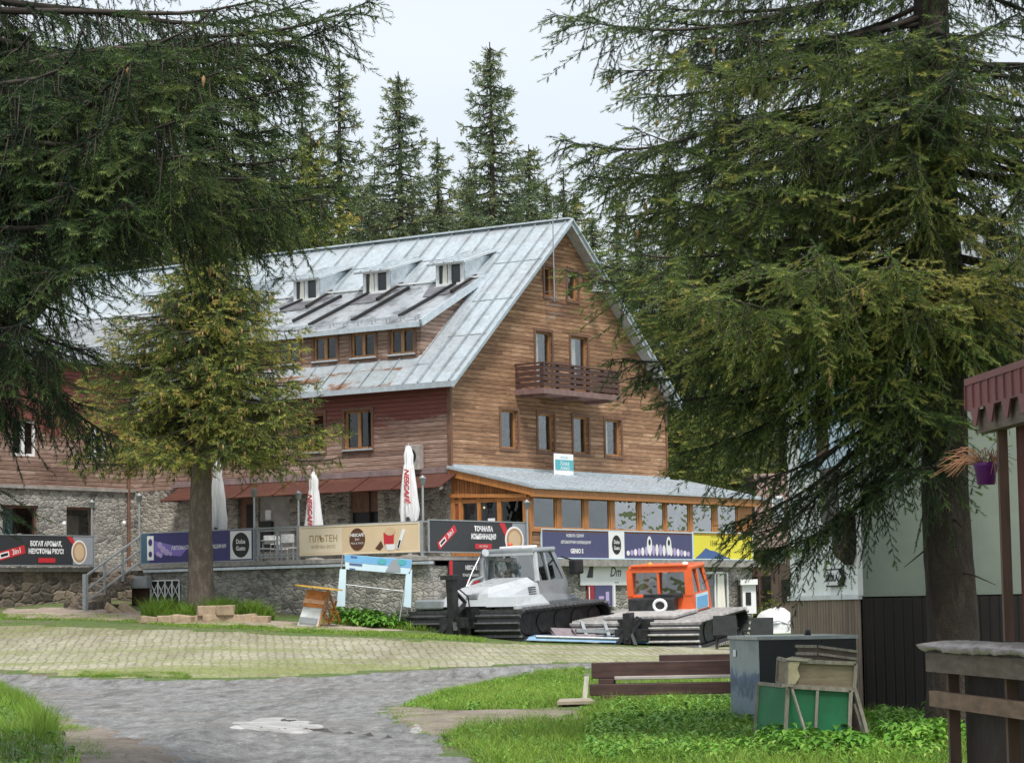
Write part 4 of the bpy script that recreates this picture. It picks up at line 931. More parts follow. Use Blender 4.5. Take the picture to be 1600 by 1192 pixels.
m = MB(); m.tube([(0, 0, -.25), (.3, .6, -.25)], .015, 6); m.tube([(0, 0, .1), (.3, .6, .1)], .015, 6); m.build('bracket', M_greysteel, o)
m = MB()
for z_ in (-.2, -.45, -.75):
    m.tube([(-.45, -.15, z_), (.35, .1, z_ + .03)], .012, 5)
    for k in range(5): m.tube([(-.4 + .17 * k, -.22, z_), (-.4 + .17 * k, .02, z_)], .008, 4)
m.build('aerial', M_steel, o)
m = MB(); m.lathe([(0, 0), (.12, .02), (.14, .05)], (-.42, -.1, -.95), 12); m.build('white_dish', M_pvc, o)
b, z = gpx(916, 458); o = bthing('bell_lamp', 'grey bell shaped lamp hanging on a bracket at the gable', 'lamp', b, -.5, z, 'G')
m = MB(); m.lathe([(.26, 0), (.24, .04), (.17, .16), (.15, .3), (.10, .42), (.03, .46)], n=18); m.build('bell_shade', M_greysteel, o); m = MB(); m.tube([(0, 0, .44), (0, 0, .62), (.02, .5, .66)], .02, 6); m.build('bracket', M_darkwood, o); m = MB(); m.lathe([(0, -.08), (.04, -.06), (.03, .05)], n=10); m.build('clapper', M_dark, o)
def walllamp(plane, px, py, label):
    if plane == 'F': a, z = fpx(px, py); o = bthing('wall_lamp', label, 'lamp', -.25, a, z, 'F', 'small lamps on the stone walls')
    else: b, z = gpx(px, py, 14.3); o = bthing('wall_lamp', label, 'lamp', b, 14.05, z, 'G', 'small lamps on the stone walls')
    m = MB(); m.lathe([(.0, -.09), (.06, -.06), (.075, 0), (.05, .06), (0, .08)], n=12); m.build('globe', M_pvc, o); m = MB(); m.tube([(0, 0, .07), (0, .1, .1), (0, .25, .08)], .015, 6); m.build('arm', M_dark, o)
walllamp('F', 696, 761, 'small round wall lamp under the awning corner by the veranda door')
walllamp('G', 92, 818, 'small white wall fitting between the two openings of the stone wing')
walllamp('G', 186, 817, 'small white wall fitting at the right edge of the stone wing')

# storefront fittings under the veranda --------------------------
def gboard(name, label, cat, x0, x1, y0, y1, bg, off=VA - .05, frame=None, grp=None):
    o, w, h = board(name, label, 'G', off, x0, x1, (y0, y0), (y1, y1), bg, cat, frame, grp); return o, w, h
o, w, h = gboard('shop_sign', 'dark coffee poster with red edge on the stone wall behind the white groomer', 'poster', 700, 770, 876, 930, P_charcoal)
bars(o, 'red_edge', [(0, w * .07, 0, h)], P_red, -.01); text('NESCAFÉ 3in1', h * .17, P_white, o, w * .55, h * .80, bold=.008, sx=.85); text('ТОЧНАТА КОМБИНАЦИЯ', h * .11, P_white, o, w * .52, h * .58, bold=.003, sx=.75); bars(o, 'red_button', [(w * .38, w * .68, h * .3, h * .44)], P_red)
o, w, h = gboard('shop_sign', 'white oval shop sign with black script between poster and groomer exhaust', 'sign', 771, 800, 877, 913, P_white); text('Dm', h * .5, P_black, o, w * .45, h * .45, shear=.35, bold=.005)
o, w, h = gboard('shop_sign', 'long white shop sign with black script between the two groomer cabs', 'sign', 905, 982, 875, 914, P_white); text('Dm', h * .55, P_black, o, w * .70, h * .52, shear=.35, bold=.004); text('rental', h * .14, P_grey, o, w * .72, h * .12)
poly(o, 'dark_picture', [(w * .12, h * .3), (w * .2, h * .85), (w * .26, h * .8), (w * .24, h * .3)], P_charcoal)
o, w, h = gboard('display_case', 'purple display case with lilac pictures below the white shop sign', 'display case', 928, 955, 914, 948, P_navy); bars(o, 'lilac_pictures', [(w * .2, w * .5, h * .1, h * .5), (w * .6, w * .8, h * .15, h * .7)], P_lilac)
m = MB(); m.box(w + .02, w + .12, -.05, .04, 0, h); m.build('white_post', P_white, o)
o, w, h = gboard('ice_cream_cabinet', 'red narrow panel beside the purple display case', 'panel', 917, 927, 914, 950, P_redd); bars(o, 'white_strip', [(w * .1, w * .25, .05, h - .05)], P_white)
o, w, h = gboard('display_case', 'white counter front low behind the white groomer hood', 'display case', 700, 770, 931, 955, P_white); bars(o, 'dark_marks', [(w * .2, w * .3, h * .4, h * .8), (w * .5, w * .58, h * .3, h * .7)], P_charcoal)
# white door
b0_, _ = gpx(1096, 920, VA); b1_, _ = gpx(1136, 920, VA); _, zT = gpx(1115, 893, VA)
o = bthing('glazed_door', 'white framed double glazed door right of the orange groomer cab', 'door', b0_, VA - .06, 1.0, 'G'); w = b1_ - b0_; h = zT - 1.0
m = MB()
for x in (0, w / 2 - .05, w - .08): m.box(x, x + .09, 0, .06, 0, h)
m.box(0, w, 0, .055, h - .08, h); m.box(0, w, 0, .055, 0, .3); m.build('frame', M_pvc, o); m = MB(); m.box(.08, w - .08, .03, .036, .3, h - .08); m.build('pane', mat('dusky_glass', (.12, .12, .13), .1, ns=1, bump=0), o)
m = MB(); m.quad((w * .55, .02, .3), (w * .9, .02, .3), (w * .85, .02, h - .1), (w * .6, .02, h - .1)); m.build('curtain', M_curt, o)

# slim gateway banner by the terrace wall ------------------------
Yg = 78.4
def fr(px, py, Y=Yg): return at(px, py, Y)
pL, pR = fr(534, 868), fr(644, 875); base = Vector((pL.x, Yg - .1, G(pL.x, Yg)))
o = thing('gateway_banner', 'pale blue gateway shaped banner frame leaning at the stone wall', 'banner stand', base, 0)
ob = Vector(base)
m = MB(ob)
def quadpx(m, pts, Y=Yg, t=.05): 
    k = [at(x, y, Y) for x, y in pts]; q = [p + Vector((0, t, 0)) for p in k]; m.hexa(k + q)
quadpx(m, [(538, 866), (644, 874), (640, 897), (540, 889)]); b_ = m.build('header_panel', P_pale, o)
m = MB(ob); quadpx(m, [(538.2, 866.5), (643.8, 874.5), (641, 887), (539, 877)], Yg - .008, .004); m.build('blue_sky_picture', P_sky, o)
m = MB(ob); quadpx(m, [(612, 876), (624, 872), (626, 893), (602, 893)], Yg - .016, .004); m.build('rock_picture', P_grey, o)
m = MB(ob)
for x, y in ((597, 877), (628, 878)): p = at(x, y, Yg - .02); m.lathe([(0, 0)], p) if 0 else m.add([p + Vector((.14 * math.cos(k * .7854), 0, .09 * math.sin(k * .7854))) for k in range(8)], [tuple(range(8))])
m.build('round_pictures', P_teal, o)
m = MB(ob); quadpx(m, [(546, 879), (566, 881), (566, 884), (546, 882)], Yg - .016, .004); quadpx(m, [(546, 887), (555, 888), (555, 890), (546, 889)], Yg - .016, .004); quadpx(m, [(548, 868), (558, 869), (558, 872), (548, 871)], Yg - .016, .004); m.build('dark_marks', P_hill, o)
m = MB(ob); quadpx(m, [(531, 889), (541, 889), (539, 947), (526, 947)]); m.build('left_panel', P_pale, o)
m = MB(ob); quadpx(m, [(634, 898), (644, 889), (642, 949), (630, 947)]); m.build('right_panel', P_pale, o)
m = MB(ob); m.tube([at(536, 866, Yg + .1), at(527, 938, Yg + .1)], .025, 6); m.tube([at(632, 920, Yg - .1), at(624, 970, Yg - .2)], .02, 6); m.tube([at(531, 912, Yg + .08), at(634, 924, Yg + .08)], .018, 6); m.tube([at(642, 874, Yg + .1), at(643, 955, Yg + .1)], .025, 6); m.build('tube_frame', M_steel, o)
# A frame wooden board with round yellow top
Ya = 77.6; bz = Vector((at(500, 985, Ya).x, Ya, G(at(500, 985, Ya).x, Ya)))
o = thing('sandwich_board', 'orange pictured sandwich board with a tilted yellow disc on top', 'sandwich board', bz)
px_ = lambda x, y, dy=0: at(x, y, Ya + dy)
def slab(pts, t, m_, name):
    m = MB(bz); k = [px_(*p) for p in pts]; m.hexa(k + [q + Vector((.03, t, 0)) for q in k]); return m.build(name, m_, o)
slab([(464, 978), (496, 982), (509, 924), (483, 920, .1)], .05, M_white, 'front_board')
slab([(480, 921, -.03), (508, 925, -.03), (503, 950, -.03), (473, 947, -.03)], .01, mat('orange_picture', (.50, .17, .03), .5, ns=5, amt=.6), 'orange_picture')
slab([(476, 934, -.05), (506, 938, -.05), (504, 944, -.05), (473, 941, -.05)], .01, mat('salmon_picture', (.66, .36, .22), .5, ns=8, amt=.3), 'food_picture')
slab([(469, 963, -.04), (495, 966, -.04), (493, 975, -.04), (466, 972, -.04)], .01, M_greysteel, 'grey_text_panel')
m = MB(bz); 
for (p, q) in (((497, 984), (512, 921)), ((505, 982, .2), (514, 921)), ((531, 972, .7), (512, 921, .1)), ((514, 975, .6), (526, 938, .5))): m.bar(px_(*p), px_(*q), .06, .05)
m.build('leg', M_orangew, o)
m = MB(bz); vs = []; n = 24; cc = px_(498, 919)
for dz_ in (0, .05):
    for k in range(n): t_ = 2 * math.pi * k / n; x_ = .72 * math.cos(t_); y_ = .5 * math.sin(t_); vs.append(cc + Vector((x_, y_, -.13 * x_ + dz_ + .0 * y_)))
m.add(vs, [tuple(range(n)), tuple(range(2 * n - 1, n - 1, -1))] + [(k, k + n, (k + 1) % n + n, (k + 1) % n) for k in range(n)]); m.build('round_top', mat('yellow_disc_paint', (.62, .36, .05), .5), o)
m = MB(bz); rg = random.Random(1)
for k in range(7): p = px_(515 + rg.uniform(-6, 6), 968 + rg.uniform(-8, 8), .25); m.tube([p, p + Vector((rg.uniform(-.2, .2), .1, rg.uniform(.1, .3))), p + Vector((rg.uniform(-.2, .2), .0, rg.uniform(-.1, .3)))], .025, 6)
m.build('coiled_hose', mat('orange_hose', (.55, .24, .05), .5), o)
# ================================================================ snow groomers
M_gsilver = mat('silver_white_enamel', (.50, .52, .54), .3, .1, ns=2, amt=.07, bump=0, dirt=.12, coat=.3); M_ggrey = mat('silver_grey_enamel', (.33, .36, .38), .32, .3, ns=2, amt=.08, bump=0, dirt=.1, coat=.3)
M_orange = mat('orange_red_enamel', (.80, .13, .03), .35, ns=2, amt=.1, bump=0, dirt=.15, coat=.3); M_rubber = mat('track_rubber', (.018, .018, .02), .7, ns=8, amt=.4); M_cleat = mat('scuffed_steel_cleat', (.17, .17, .175), .45, .6, ns=9, amt=.4, dirt=.2)
M_cleatw = mat('pale_worn_cleat', (.42, .40, .385), .6, .1, ns=7, amt=.35, dirt=.35); M_gdark = mat('dirty_black_steel', (.035, .035, .037), .5, .4, ns=6, amt=.5)
M_cabglass = M_glass_('cab_glass', .22)
def track(m_b, m_c, y0, y1, xr, xf, h, pitch=.22, gm=.05):
    r = h / 2; L_ = xf - xr - 2 * r; prof = []
    def P(s, off=0):
        tot = 2 * L_ + 2 * math.pi * r; s = s % tot
        if s < L_: return (xr + r + s, h + off), 0
        s -= L_
        if s < math.pi * r: t = s / r; return (xf - r + math.sin(t) * (r + off), r + math.cos(t) * (r + off)), -t
        s -= math.pi * r
        if s < L_: return (xf - r - s, 0 - off), math.pi
        s -= L_; t = s / r; return (xr + r - math.sin(t) * (r + off), r - math.cos(t) * (r + off)), math.pi - t
    tot = 2 * L_ + 2 * math.pi * r; n = 60
    vs, fs = [], []
    for i in range(n):
        (x, z), _ = P(tot * i / n); (x2, z2), _ = P(tot * i / n, -.06)
        vs += [(x, y0, z), (x, y1, z), (x2, y1, z2), (x2, y0, z2)]
    for i in range(n):
        a, b = 4 * i, 4 * ((i + 1) % n); fs += [(a, b, b + 1, a + 1), (a + 1, b + 1, b + 2, a + 2), (a + 2, b + 2, b + 3, a + 3), (a + 3, b + 3, b, a)]
    m_b.add(vs, fs)
    k = int(tot / pitch)
    for i in range(k):
        s = tot * i / k; (x0, z0), ang = P(s, .0); (x1, z1), _ = P(s, gm + .035)
        d = Vector((x1 - x0, 0, z1 - z0)); tn = Vector((d.z, 0, -d.x)).normalized() * .035; d2 = d.normalized()
        c0, c1 = Vector((x0, y0 - .05, z0)), Vector((x0, y1 + .05, z0))
        m_c.hexa([c0 - tn, c1 - tn, c1 + tn, c0 + tn, c0 - tn * .4 + d, c1 - tn * .4 + d, c1 + tn * .4 + d, c0 + tn * .4 + d])
def wheels(m, y0, y1, xr, xf, h):
    m.box(xr + .35, xf - .35, y0 + .03, y1 - .03, .10, h - .08)
    for k in range(5):
        x = xr + .5 + (xf - xr - 1) * k / 4
        vs = [(x + .3 * math.cos(j * .3927), y, h * .5 + .3 * math.sin(j * .3927)) for y in (y0, y1) for j in range(16)]
        m.add(vs, [tuple(range(16)), tuple(range(31, 15, -1))] + [(j, j + 16, (j + 1) % 16 + 16, (j + 1) % 16) for j in range(16)])
def frustum(m, x0, x1, y0, y1, z0, z1, tx0, tx1, ty0, ty1):
    m.hexa([(x0, y0, z0), (x1, y0, z0), (x1, y1, z0), (x0, y1, z0), (tx0, ty0, z1), (tx1, ty0, z1), (tx1, ty1, z1), (tx0, ty1, z1)])
def cab(o, x0, x1, hw, z0, zb, z1, body, roofm, lean=.25, name='cab'):
    """lower body to zb, glazed above to z1, roof cap; x forward"""
    m = MB(); frustum(m, x0, x1 + .25, -hw, hw, z0, zb, x0, x1 + .1, -hw, hw)
    t = .12
    X0, X1, TX0, TX1, TH_ = x0, x1 + .1, x0 + .06, x1 - lean, hw - .12
    def pil(p, q, w=t): m.bar(p, q, w, w)
    for sy in (-1, 1): pil((X0 + .06, sy * (hw - .06), zb - .02), (TX0 + .06, sy * (TH_ - .02), z1)); pil((X1 - .06, sy * (hw - .06), zb - .02), (TX1, sy * (TH_ - .02), z1)); 
    for sy in (-1, 1): pil(((X0 + X1) / 2 - .1, sy * (hw - .04), zb), ((TX0 + TX1) / 2, sy * (TH_), z1), .08)
    c = m.build(name, body, o)
    m = MB(); m.box(TX0 - .12, TX1 + .12, -TH_ - .08, TH_ + .08, z1 - .02, z1 + .13, .05); m.build('cab_roof', roofm, c)
    m = MB()
    e = .03
    m.quad((X0 + e, -hw + .1, zb), (X0 + e, hw - .1, zb), (TX0 + e, TH_ - .05, z1), (TX0 + e, -TH_ + .05, z1))
    m.quad((X1 - e, -hw + .1, zb), (X1 - e, hw - .1, zb), (TX1 - e, TH_ - .05, z1), (TX1 - e, -TH_ + .05, z1))
    for sy in (-1, 1): m.quad((X0 + .1, sy * (hw - e), zb), (X1 - .1, sy * (hw - e), zb), (TX1 - .05, sy * (TH_ - e), z1), (TX0 + .1, sy * (TH_ - e), z1))
    m.build('window', M_cabglass, c)
    m = MB(); m.box(X0 + .3, X0 + .75, -.55, -.1, z0 + .3, zb + .35, .05); m.box(X0 + .25, X0 + .38, -.52, -.13, zb + .2, zb + .8, .04); m.box(X0 + .3, X0 + .75, .1, .5, z0 + .3, zb + .35, .05); m.build('seat', M_black, c)
    m = MB(); m.box(X1 - .5, X1 - .15, -.6, .6, zb - .1, zb + .22, .04); m.tube([(X1 - .5, -.3, zb + .1), (X1 - .75, -.3, zb + .45)], .02, 6); m.build('dashboard', M_black, c)
    return c
# white groomer --------------------------------------------------
pb = gpt(728, 992); HW = R(90 - 40)
PH = math.atan2(.0, 1)
def gload(p, off_back):
    hd = Vector((math.cos(HW), math.sin(HW), 0)); q = Vector((p.x, p.y, 0)) + hd * off_back; return Vector((q.x, q.y, G(q.x, q.y)))
o = thing('snow_groomer', 'white and silver snow groomer with black tracks and curved exhaust', 'snow groomer', gload(pb, 2.1), HW)
o.rotation_euler = (0, R(-3.2), HW)
TW = 2.25
for sy, nm in ((1, 'l'), (-1, 'r')):
    y0, y1 = (.62, TW) if sy > 0 else (-TW, -.62)
    mb_, mc_ = MB(), MB(); track(mb_, mc_, y0, y1, -2.3, 2.2, .86, .2); tr = mb_.build('track', M_rubber, o); mc_.build('cleats', M_cleat, tr)
    m = MB(); wheels(m, y0 + .2, y1 - .2, -2.2, 2.1, .86); m.build('wheels', M_gdark, tr)
m = MB(); m.box(-2.2, 2.1, -.6, .6, .35, .95); m.box(-2.0, 2.0, -1.0, 1.0, .86, 1.0); m.build('chassis', M_gdark, o)
m = MB(); m.hexa([(-2.15, -2.05, .98), (-.6, -2.1, .98), (-.6, -.95, .98), (-2.15, -.9, .98), (-2.05, -2.0, 1.26), (-.85, -2.0, 1.26), (-.85, -.95, 1.26), (-2.05, -.9, 1.26)]); m.box(-2.17, -.6, -2.1, -2.0, .9, 1.0); f = m.build('fender', M_gsilver, o)
m = MB(); m.box(-2.15, -1.9, .85, 2.0, .93, 1.22, .05); m.box(-2.0, .8, .9, 2.05, .96, 1.02); m.build('fender', M_ggrey, o)
# engine hood
m = MB(); hz = 1.0
m.hexa([(-2.1, -.95, hz), (.1, -1.2, hz), (.1, 1.1, hz), (-2.1, .95, hz), (-1.9, -.8, 1.36), (.1, -1.1, 1.58), (.1, 1.0, 1.58), (-1.9, .85, 1.36)])
m.hexa([(-1.88, -.75, 1.362), (.1, -1.0, 1.582), (.1, .9, 1.582), (-1.88, .8, 1.362), (-1.5, -.5, 1.54), (.1, -.7, 1.74), (.1, .65, 1.74), (-1.5, .55, 1.54)])
m.bar((-1.9, -.3, 1.37), (-1.55, -.3, 1.54), .3, .03)
hd_ = m.build('engine_hood', M_gsilver, o)
m = MB()
for k in range(6):
    z = 1.12 + k * .065; x = -.35 + .0 * k; m.bar((x, -1.13 + .06 * k * .15, z), (x + .32, -1.15 + .06 * k * .15, z), .03, .028)
m.build('vent_slots', M_black, hd_)
m = MB(); m.box(-2.005, -1.86, -.45, .0, 1.2, 1.36, .02); m.box(-2.005, -1.88, .3, .62, 1.2, 1.34, .02); m.build('rear_lamp', M_greysteel, hd_)
text('SNOW', .2, P_grey, hd_, 0, 0, 0).matrix_local = Matrix.Translation((-1.9, -.1, 1.12)) @ Matrix.Rotation(R(-90), 4, 'Z') if False else Matrix.Translation((-2.02, .0, 1.1)) @ Matrix.Rotation(R(-90), 4, 'Z')
bpy.data.objects.remove([c for c in kids(hd_) if c.name.startswith('lettering')][0])
m = MB(); m.add([(-.9, -.9, 1.0), (.2, -1.25, 1.0), (2.0, -1.25, 1.0), (1.7, -1.2, .75), (-.6, -1.1, .8)], [(0, 1, 2, 3, 4)]); m.hexa([(.1, -1.22, .85), (1.9, -1.25, .75), (1.9, 1.2, .75), (.1, 1.2, .85), (.1, -1.15, 1.25), (1.9, -1.15, 1.1), (1.9, 1.15, 1.1), (.1, 1.15, 1.25)]); m.build('side_skirt', M_ggrey, o)
c = cab(o, .1, 1.45, 1.08, 1.0, 1.62, 2.5, M_ggrey, M_ggrey, .42)
m = MB(); m.bar((.1, -1.1, 1.62), (.17, -.98, 2.5), .1, .1); m.bar((.1, 1.1, 1.62), (.17, .98, 2.5), .1, .1); m.box(.05, .2, -1.0, 1.0, 2.42, 2.5); m.build('rear_frame', M_gsilver, c)
m = MB(); m.box(.2, .9, -.5, .45, 2.62, 2.7, .02); m.build('light_bar', M_pvc, c)
m = MB(); m.tube([(-.0, .98, 1.2), (-.06, .98, 1.9), (-.08, .96, 2.3), (-.12, .82, 2.5), (-.2, .68, 2.55)], [.11, .11, .10, .10, .12], 12); m.build('exhaust', M_steel, o)
m = MB(); m.tube([(-.9, .95, 1.5), (-.5, .98, 2.0), (-.1, .98, 2.45)], .03, 6); m.tube([(-.9, .9, 1.5), (-.6, .9, 1.72), (-.1, .9, 1.8)], .05, 6); m.build('guard_rail', M_steel, o)
m = MB(); m.lathe([(0, 0), (.09, .0), (.08, .16), (0, .2)], (.9, .6, 2.62), 10); m.build('beacon', mat('red_beacon', (.6, .08, .03), .3), c)
m = MB()
m.box(-2.75, -2.5, -.12, .12, .35, 1.9); m.box(-2.85, -2.4, -.25, .25, 1.85, 1.98); m.bar((-2.6, -.5, .55), (-2.6, .5, .55), .22, .3); m.bar((-2.9, -.3, .3), (-2.3, .3, 1.0), .12, .12); m.bar((-2.9, .3, .3), (-2.3, -.2, 1.1), .12, .12); m.tube([(-2.5, 0, 1.5), (-1.9, 0, 1.0)], .06, 8); m.box(-2.8, -2.2, -.3, .3, .12, .5)
m.build('rear_hitch_mast', M_gdark, o)
m = MB(); m.tube([(-2.5, .1, 1.7), (-2.2, .35, 1.45), (-2.1, .3, 1.0), (-2.3, .2, .8)], .025, 6); m.tube([(-2.5, -.1, 1.6), (-2.3, -.35, 1.3), (-2.2, -.3, .9)], .025, 6); m.build('hydraulic_hose', M_black, o)
m = MB(); m.box(1.2, 1.6, -1.75, -1.45, 1.75, 2.2, .05); m.bar((1.3, -1.1, 2.3), (1.4, -1.6, 2.15), .04, .04); m.build('mirror', M_black, c)
# orange groomer -------------------------------------------------
HW = R(90 + 22); pb2 = gpt(962, 1004)
hd = Vector((math.cos(HW), math.sin(HW), 0)); q = Vector((pb2.x, pb2.y, 0)) + Vector((.95, 0, 0)) + hd * 2.0
HO = R(90 - 24); hd = Vector((math.cos(HO), math.sin(HO), 0)); q = Vector((at(985, 1000, 77).x + .2, 77.0, 0)) + hd * 2.0
o = thing('snow_groomer', 'bright orange cabbed snow groomer with pale slatted tracks', 'snow groomer', (q.x, q.y, G(q.x, q.y) + .02), HO)
o.rotation_euler = (0, R(-5.0), HO)
for sy in (1, -1):
    y0, y1 = (.55, 2.05) if sy > 0 else (-2.05, -.55)
    mb_, mc_ = MB(), MB(); track(mb_, mc_, y0, y1, -2.3, 2.4, .80, .19, .04); tr = mb_.build('track', M_rubber, o); mc_.build('cleats', M_cleatw, tr)
    m = MB(); wheels(m, y0 + .2, y1 - .2, -2.2, 2.1, .8); m.build('wheels', M_gdark, tr)
m = MB(); m.box(-2.1, 2.1, -.55, .55, .35, .92); m.build('chassis', M_gdark, o)
m = MB(); m.box(-1.9, .2, -1.2, 1.1, .90, 1.0, .02); m.build('load_deck', M_cleatw, o)
c = cab(o, .2, 1.6, 1.06, .90, 1.46, 2.2, M_orange, M_orange, .2)
m = MB(); m.box(.12, .2, -1.05, 1.05, .92, 1.42); m.box(.1, .22, -1.06, -.84, 1.42, 2.22); m.box(.1, .22, .88, 1.06, 1.42, 2.22); m.box(.1, .22, -.84, .88, 2.14, 2.23); m.box(.11, .2, -.0, .06, 1.42, 2.2); m.build('rear_panel', M_orange, c)
m = MB(); m.box(-.02, .12, -.78, .5, 1.36, 1.48, .02); m.build('rear_shelf', M_gdark, c)
m = MB(); m.bar((0.08, .35, 1.02), (.08, .25, 1.32), .06, .06); m.bar((.08, .25, 1.32), (.08, -.45, 1.32), .06, .06); m.bar((.08, -.45, 1.32), (.08, -.45, 1.02), .06, .06); m.build('guard_frame', M_greysteel, o)
m = MB(); m.box(-.3, .1, -.6, .9, .98, 1.38, .04); m.build('engine_block', M_gdark, o)
m = MB(); vs = []; n = 20
m.tube([(-.3 + 0 * k, -.15 + .2 * math.cos(k * 2 * math.pi / 16), 1.16 + .17 * math.sin(k * 2 * math.pi / 16)) for k in range(17)], .05, 8, False); m.build('white_hose_ring', M_pvc, o)
m = MB(); m.box(.05, .45, -.95, .9, 2.32, 2.37, .01); m.build('roof_stripe', M_orange, c)
for y, nm in ((.3, 0), (-.2, 1), (-.85, 2)): m = MB(); m.lathe([(0, 0), (.1, .02), (.09, .12), (0, .15)], (.2, y, 2.3 if y != -.2 else 2.1), 12); m.build('work_lamp', M_pvc if nm else mat('orange_lens', (.8, .25, .03), .25), c)
m = MB(); m.box(.45, 1.4, -1.095, -1.07, 1.0, 1.34); m.build('door_pane', P_sky, c); m = MB(); m.box(.4, 1.5, -1.08, -1.065, .95, 1.42); m.build('door_panel', P_pale, c)
m = MB(); m.bar((-2.4, -.5, .5), (-2.4, .5, .5), .2, .3); m.box(-2.75, -2.35, -.1, .12, .25, 1.15); m.bar((-2.9, .35, .2), (-2.3, -.2, 1.0), .1, .1); m.bar((-2.9, -.3, .2), (-2.3, .2, .9), .1, .1); m.bar((-2.2, -.25, .95), (-2.8, .0, .35), .08, .08); m.build('rear_hitch', M_gdark, o)
# blade / tiller lying in front
def yq(px, py, dz=0): g = gpt(px, py); return g
A_, B_ = gpt(822, 1003), gpt(1044, 1009); dv = (B_ - A_); dv.z = 0; ang = math.atan2(dv.y, dv.x); ln = dv.length
o = thing('snow_tiller', 'blue and pale steel snow tiller lying on the paving in front of both groomers', 'snow tiller', (A_.x, A_.y, A_.z + .03), ang)
o.rotation_euler = (0, -math.atan2(B_.z - A_.z, ln), ang)
m = MB(); m.hexa([(.0, .0, .03), (ln, 0, .03), (ln, .5, .03), (0.3, .5, .03), (.1, .05, .13), (ln - .05, .05, .13), (ln - .1, .5, .2), (.4, .5, .2)]); m.build('frame', mat('faded_blue_enamel', (.16, .30, .46), .45, .1, ns=3, amt=.25, dirt=.3), o)
for x0, x1 in ((.9, 1.5), (1.55, 2.2), (3.0, 3.6), (3.65, 4.0)):
    m = MB(); m.hexa([(x0, .15, .14), (x1, .15, .14), (x1, .7, .3), (x0, .7, .3), (x0 + .05, .17, .17), (x1 - .05, .17, .17), (x1, .7, .42), (x0, .7, .42)]); m.build('rubber_flap', mat('mauve_grey_rubber', (.20, .16, .17), .7), o)
m = MB(); m.tube([(.3, .05, .14), (ln - .2, .05, .14)], .05, 8); m.bar((1.6, .4, .35), (2.8, .5, .35), .15, .1); m.bar((1.9, .3, .2), (1.9, .9, .6), .1, .1); m.bar((2.6, .3, .2), (2.6, .9, .6), .1, .1); m.build('torsion_tube', M_steel, o)
m = MB()
for k in range(4): m.box(ln - .9 + .02 * k, ln + .15, -.05 + .12 * k, .05 + .12 * k, .16 + .05 * k, .2 + .05 * k)
m.build('end_slats', M_cleatw, o)

# chairs behind the painted cabinet
def bigchair(px, py, label, rz, k):
    p = at(px, 980, 75.5 if px < 1160 else 73.5); p.z = G(p.x, p.y); o = thing('plastic_chair', label, 'chair', p, rz, 'dark chairs behind the painted cabinet')
    m = MB(); m.box(-.3, .3, -.28, .28, .40, .46, .02); m.build('seat', M_black, o)
    m = MB(); m.hexa([(-.36, .24, .45), (.36, .24, .45), (.36, .30, .45), (-.36, .30, .45), (-.33, .34, 1.02), (.33, .34, 1.02), (.33, .40, 1.02), (-.33, .40, 1.02)]); m.build('backrest', mat('charcoal_plastic', (.04, .045, .05), .5), o)
    for sx in (-1, 1):
        for sy in (-1, 1): m = MB(); m.tube([(.28 * sx, .25 * sy, 0), (.25 * sx, .22 * sy, .42)], .02, 6); m.build('leg', M_black, o)
    m = MB(); m.tube([(-.33, -.25, .42), (-.34, -.25, .64), (-.34, .28, .66)], .025, 6); m.tube([(.33, -.25, .42), (.34, -.25, .64), (.34, .28, .66)], .025, 6); m.build('armrest', M_black, o)
bigchair(1134, 1000, 'dark plastic chair nearest the orange groomer track', R(170), 0)
bigchair(1183, 1003, 'dark plastic chair right of the other one, nearer the white cabin', R(200), 1)

# ================================================================ beams, cabinet, frames stack
M_beam = mat('dark_red_brown_timber', (.06, .028, .024), .65, ns=2.5, st=(.6, 5, 5), amt=.5, dirt=.2)
p = gpt(925, 1094); Yb = p.y; q = gpt(1165, 1092); dv = q - p; ab = math.atan2(dv.y, dv.x)
def beam(name, label, px0, px1, py_t, py_b, Y, dep, m_, grp='timber beams stacked in the grass'):
    a, b = at(px0, py_t, Y), at(px1, py_t, Y); z0 = at(px0, py_b, Y).z
    o = thing(name, label, 'timber beam', (a.x, Y, z0), 0, grp)
    m = MB(); m.box(0, b.x - a.x, 0, dep, 0, a.z - z0, .012); m.build('beam', m_, o)
    m = MB(); m.box(-.006, 0.0, .02, dep - .02, .02, a.z - z0 - .02); m.build('end_grain', mat('grey_end_grain', (.14, .10, .085), .85, ns=12, amt=.4), o); return o
beam('timber_beam', 'dark upper beam of the pile, with the pale plank lying under it', 925, 1185, 1035, 1060, Yb, .3, M_beam)
beam('timber_beam', 'dark lowest beam of the pile, close to the weeds', 922, 1185, 1069, 1087, Yb - .15, .35, M_beam)
beam('timber_beam', 'dark beam lying farthest back, its left end behind the others', 1031, 1190, 1023, 1034, Yb + 1.2, .25, M_beam)
o = beam('plank', 'weathered pale plank between the two dark beams', 960, 1172, 1056.5, 1062, Yb - .1, .3, mat('grey_plank', (.40, .36, .34), .8, ns=3, st=(.5, 6, 6), amt=.3)); o['category'] = 'plank'
zz_ = G(p.x, Yb)
o = beam('timber_block', 'short dark block holding up the beams near their left end', 941, 966, 1086, 1103, Yb - .2, .3, M_darkwood); o['category'] = 'block'
o = beam('timber_block', 'short dark block between the upper and lower beams at their left end', 936, 962, 1060, 1069, Yb, .25, M_beam); o['category'] = 'block'
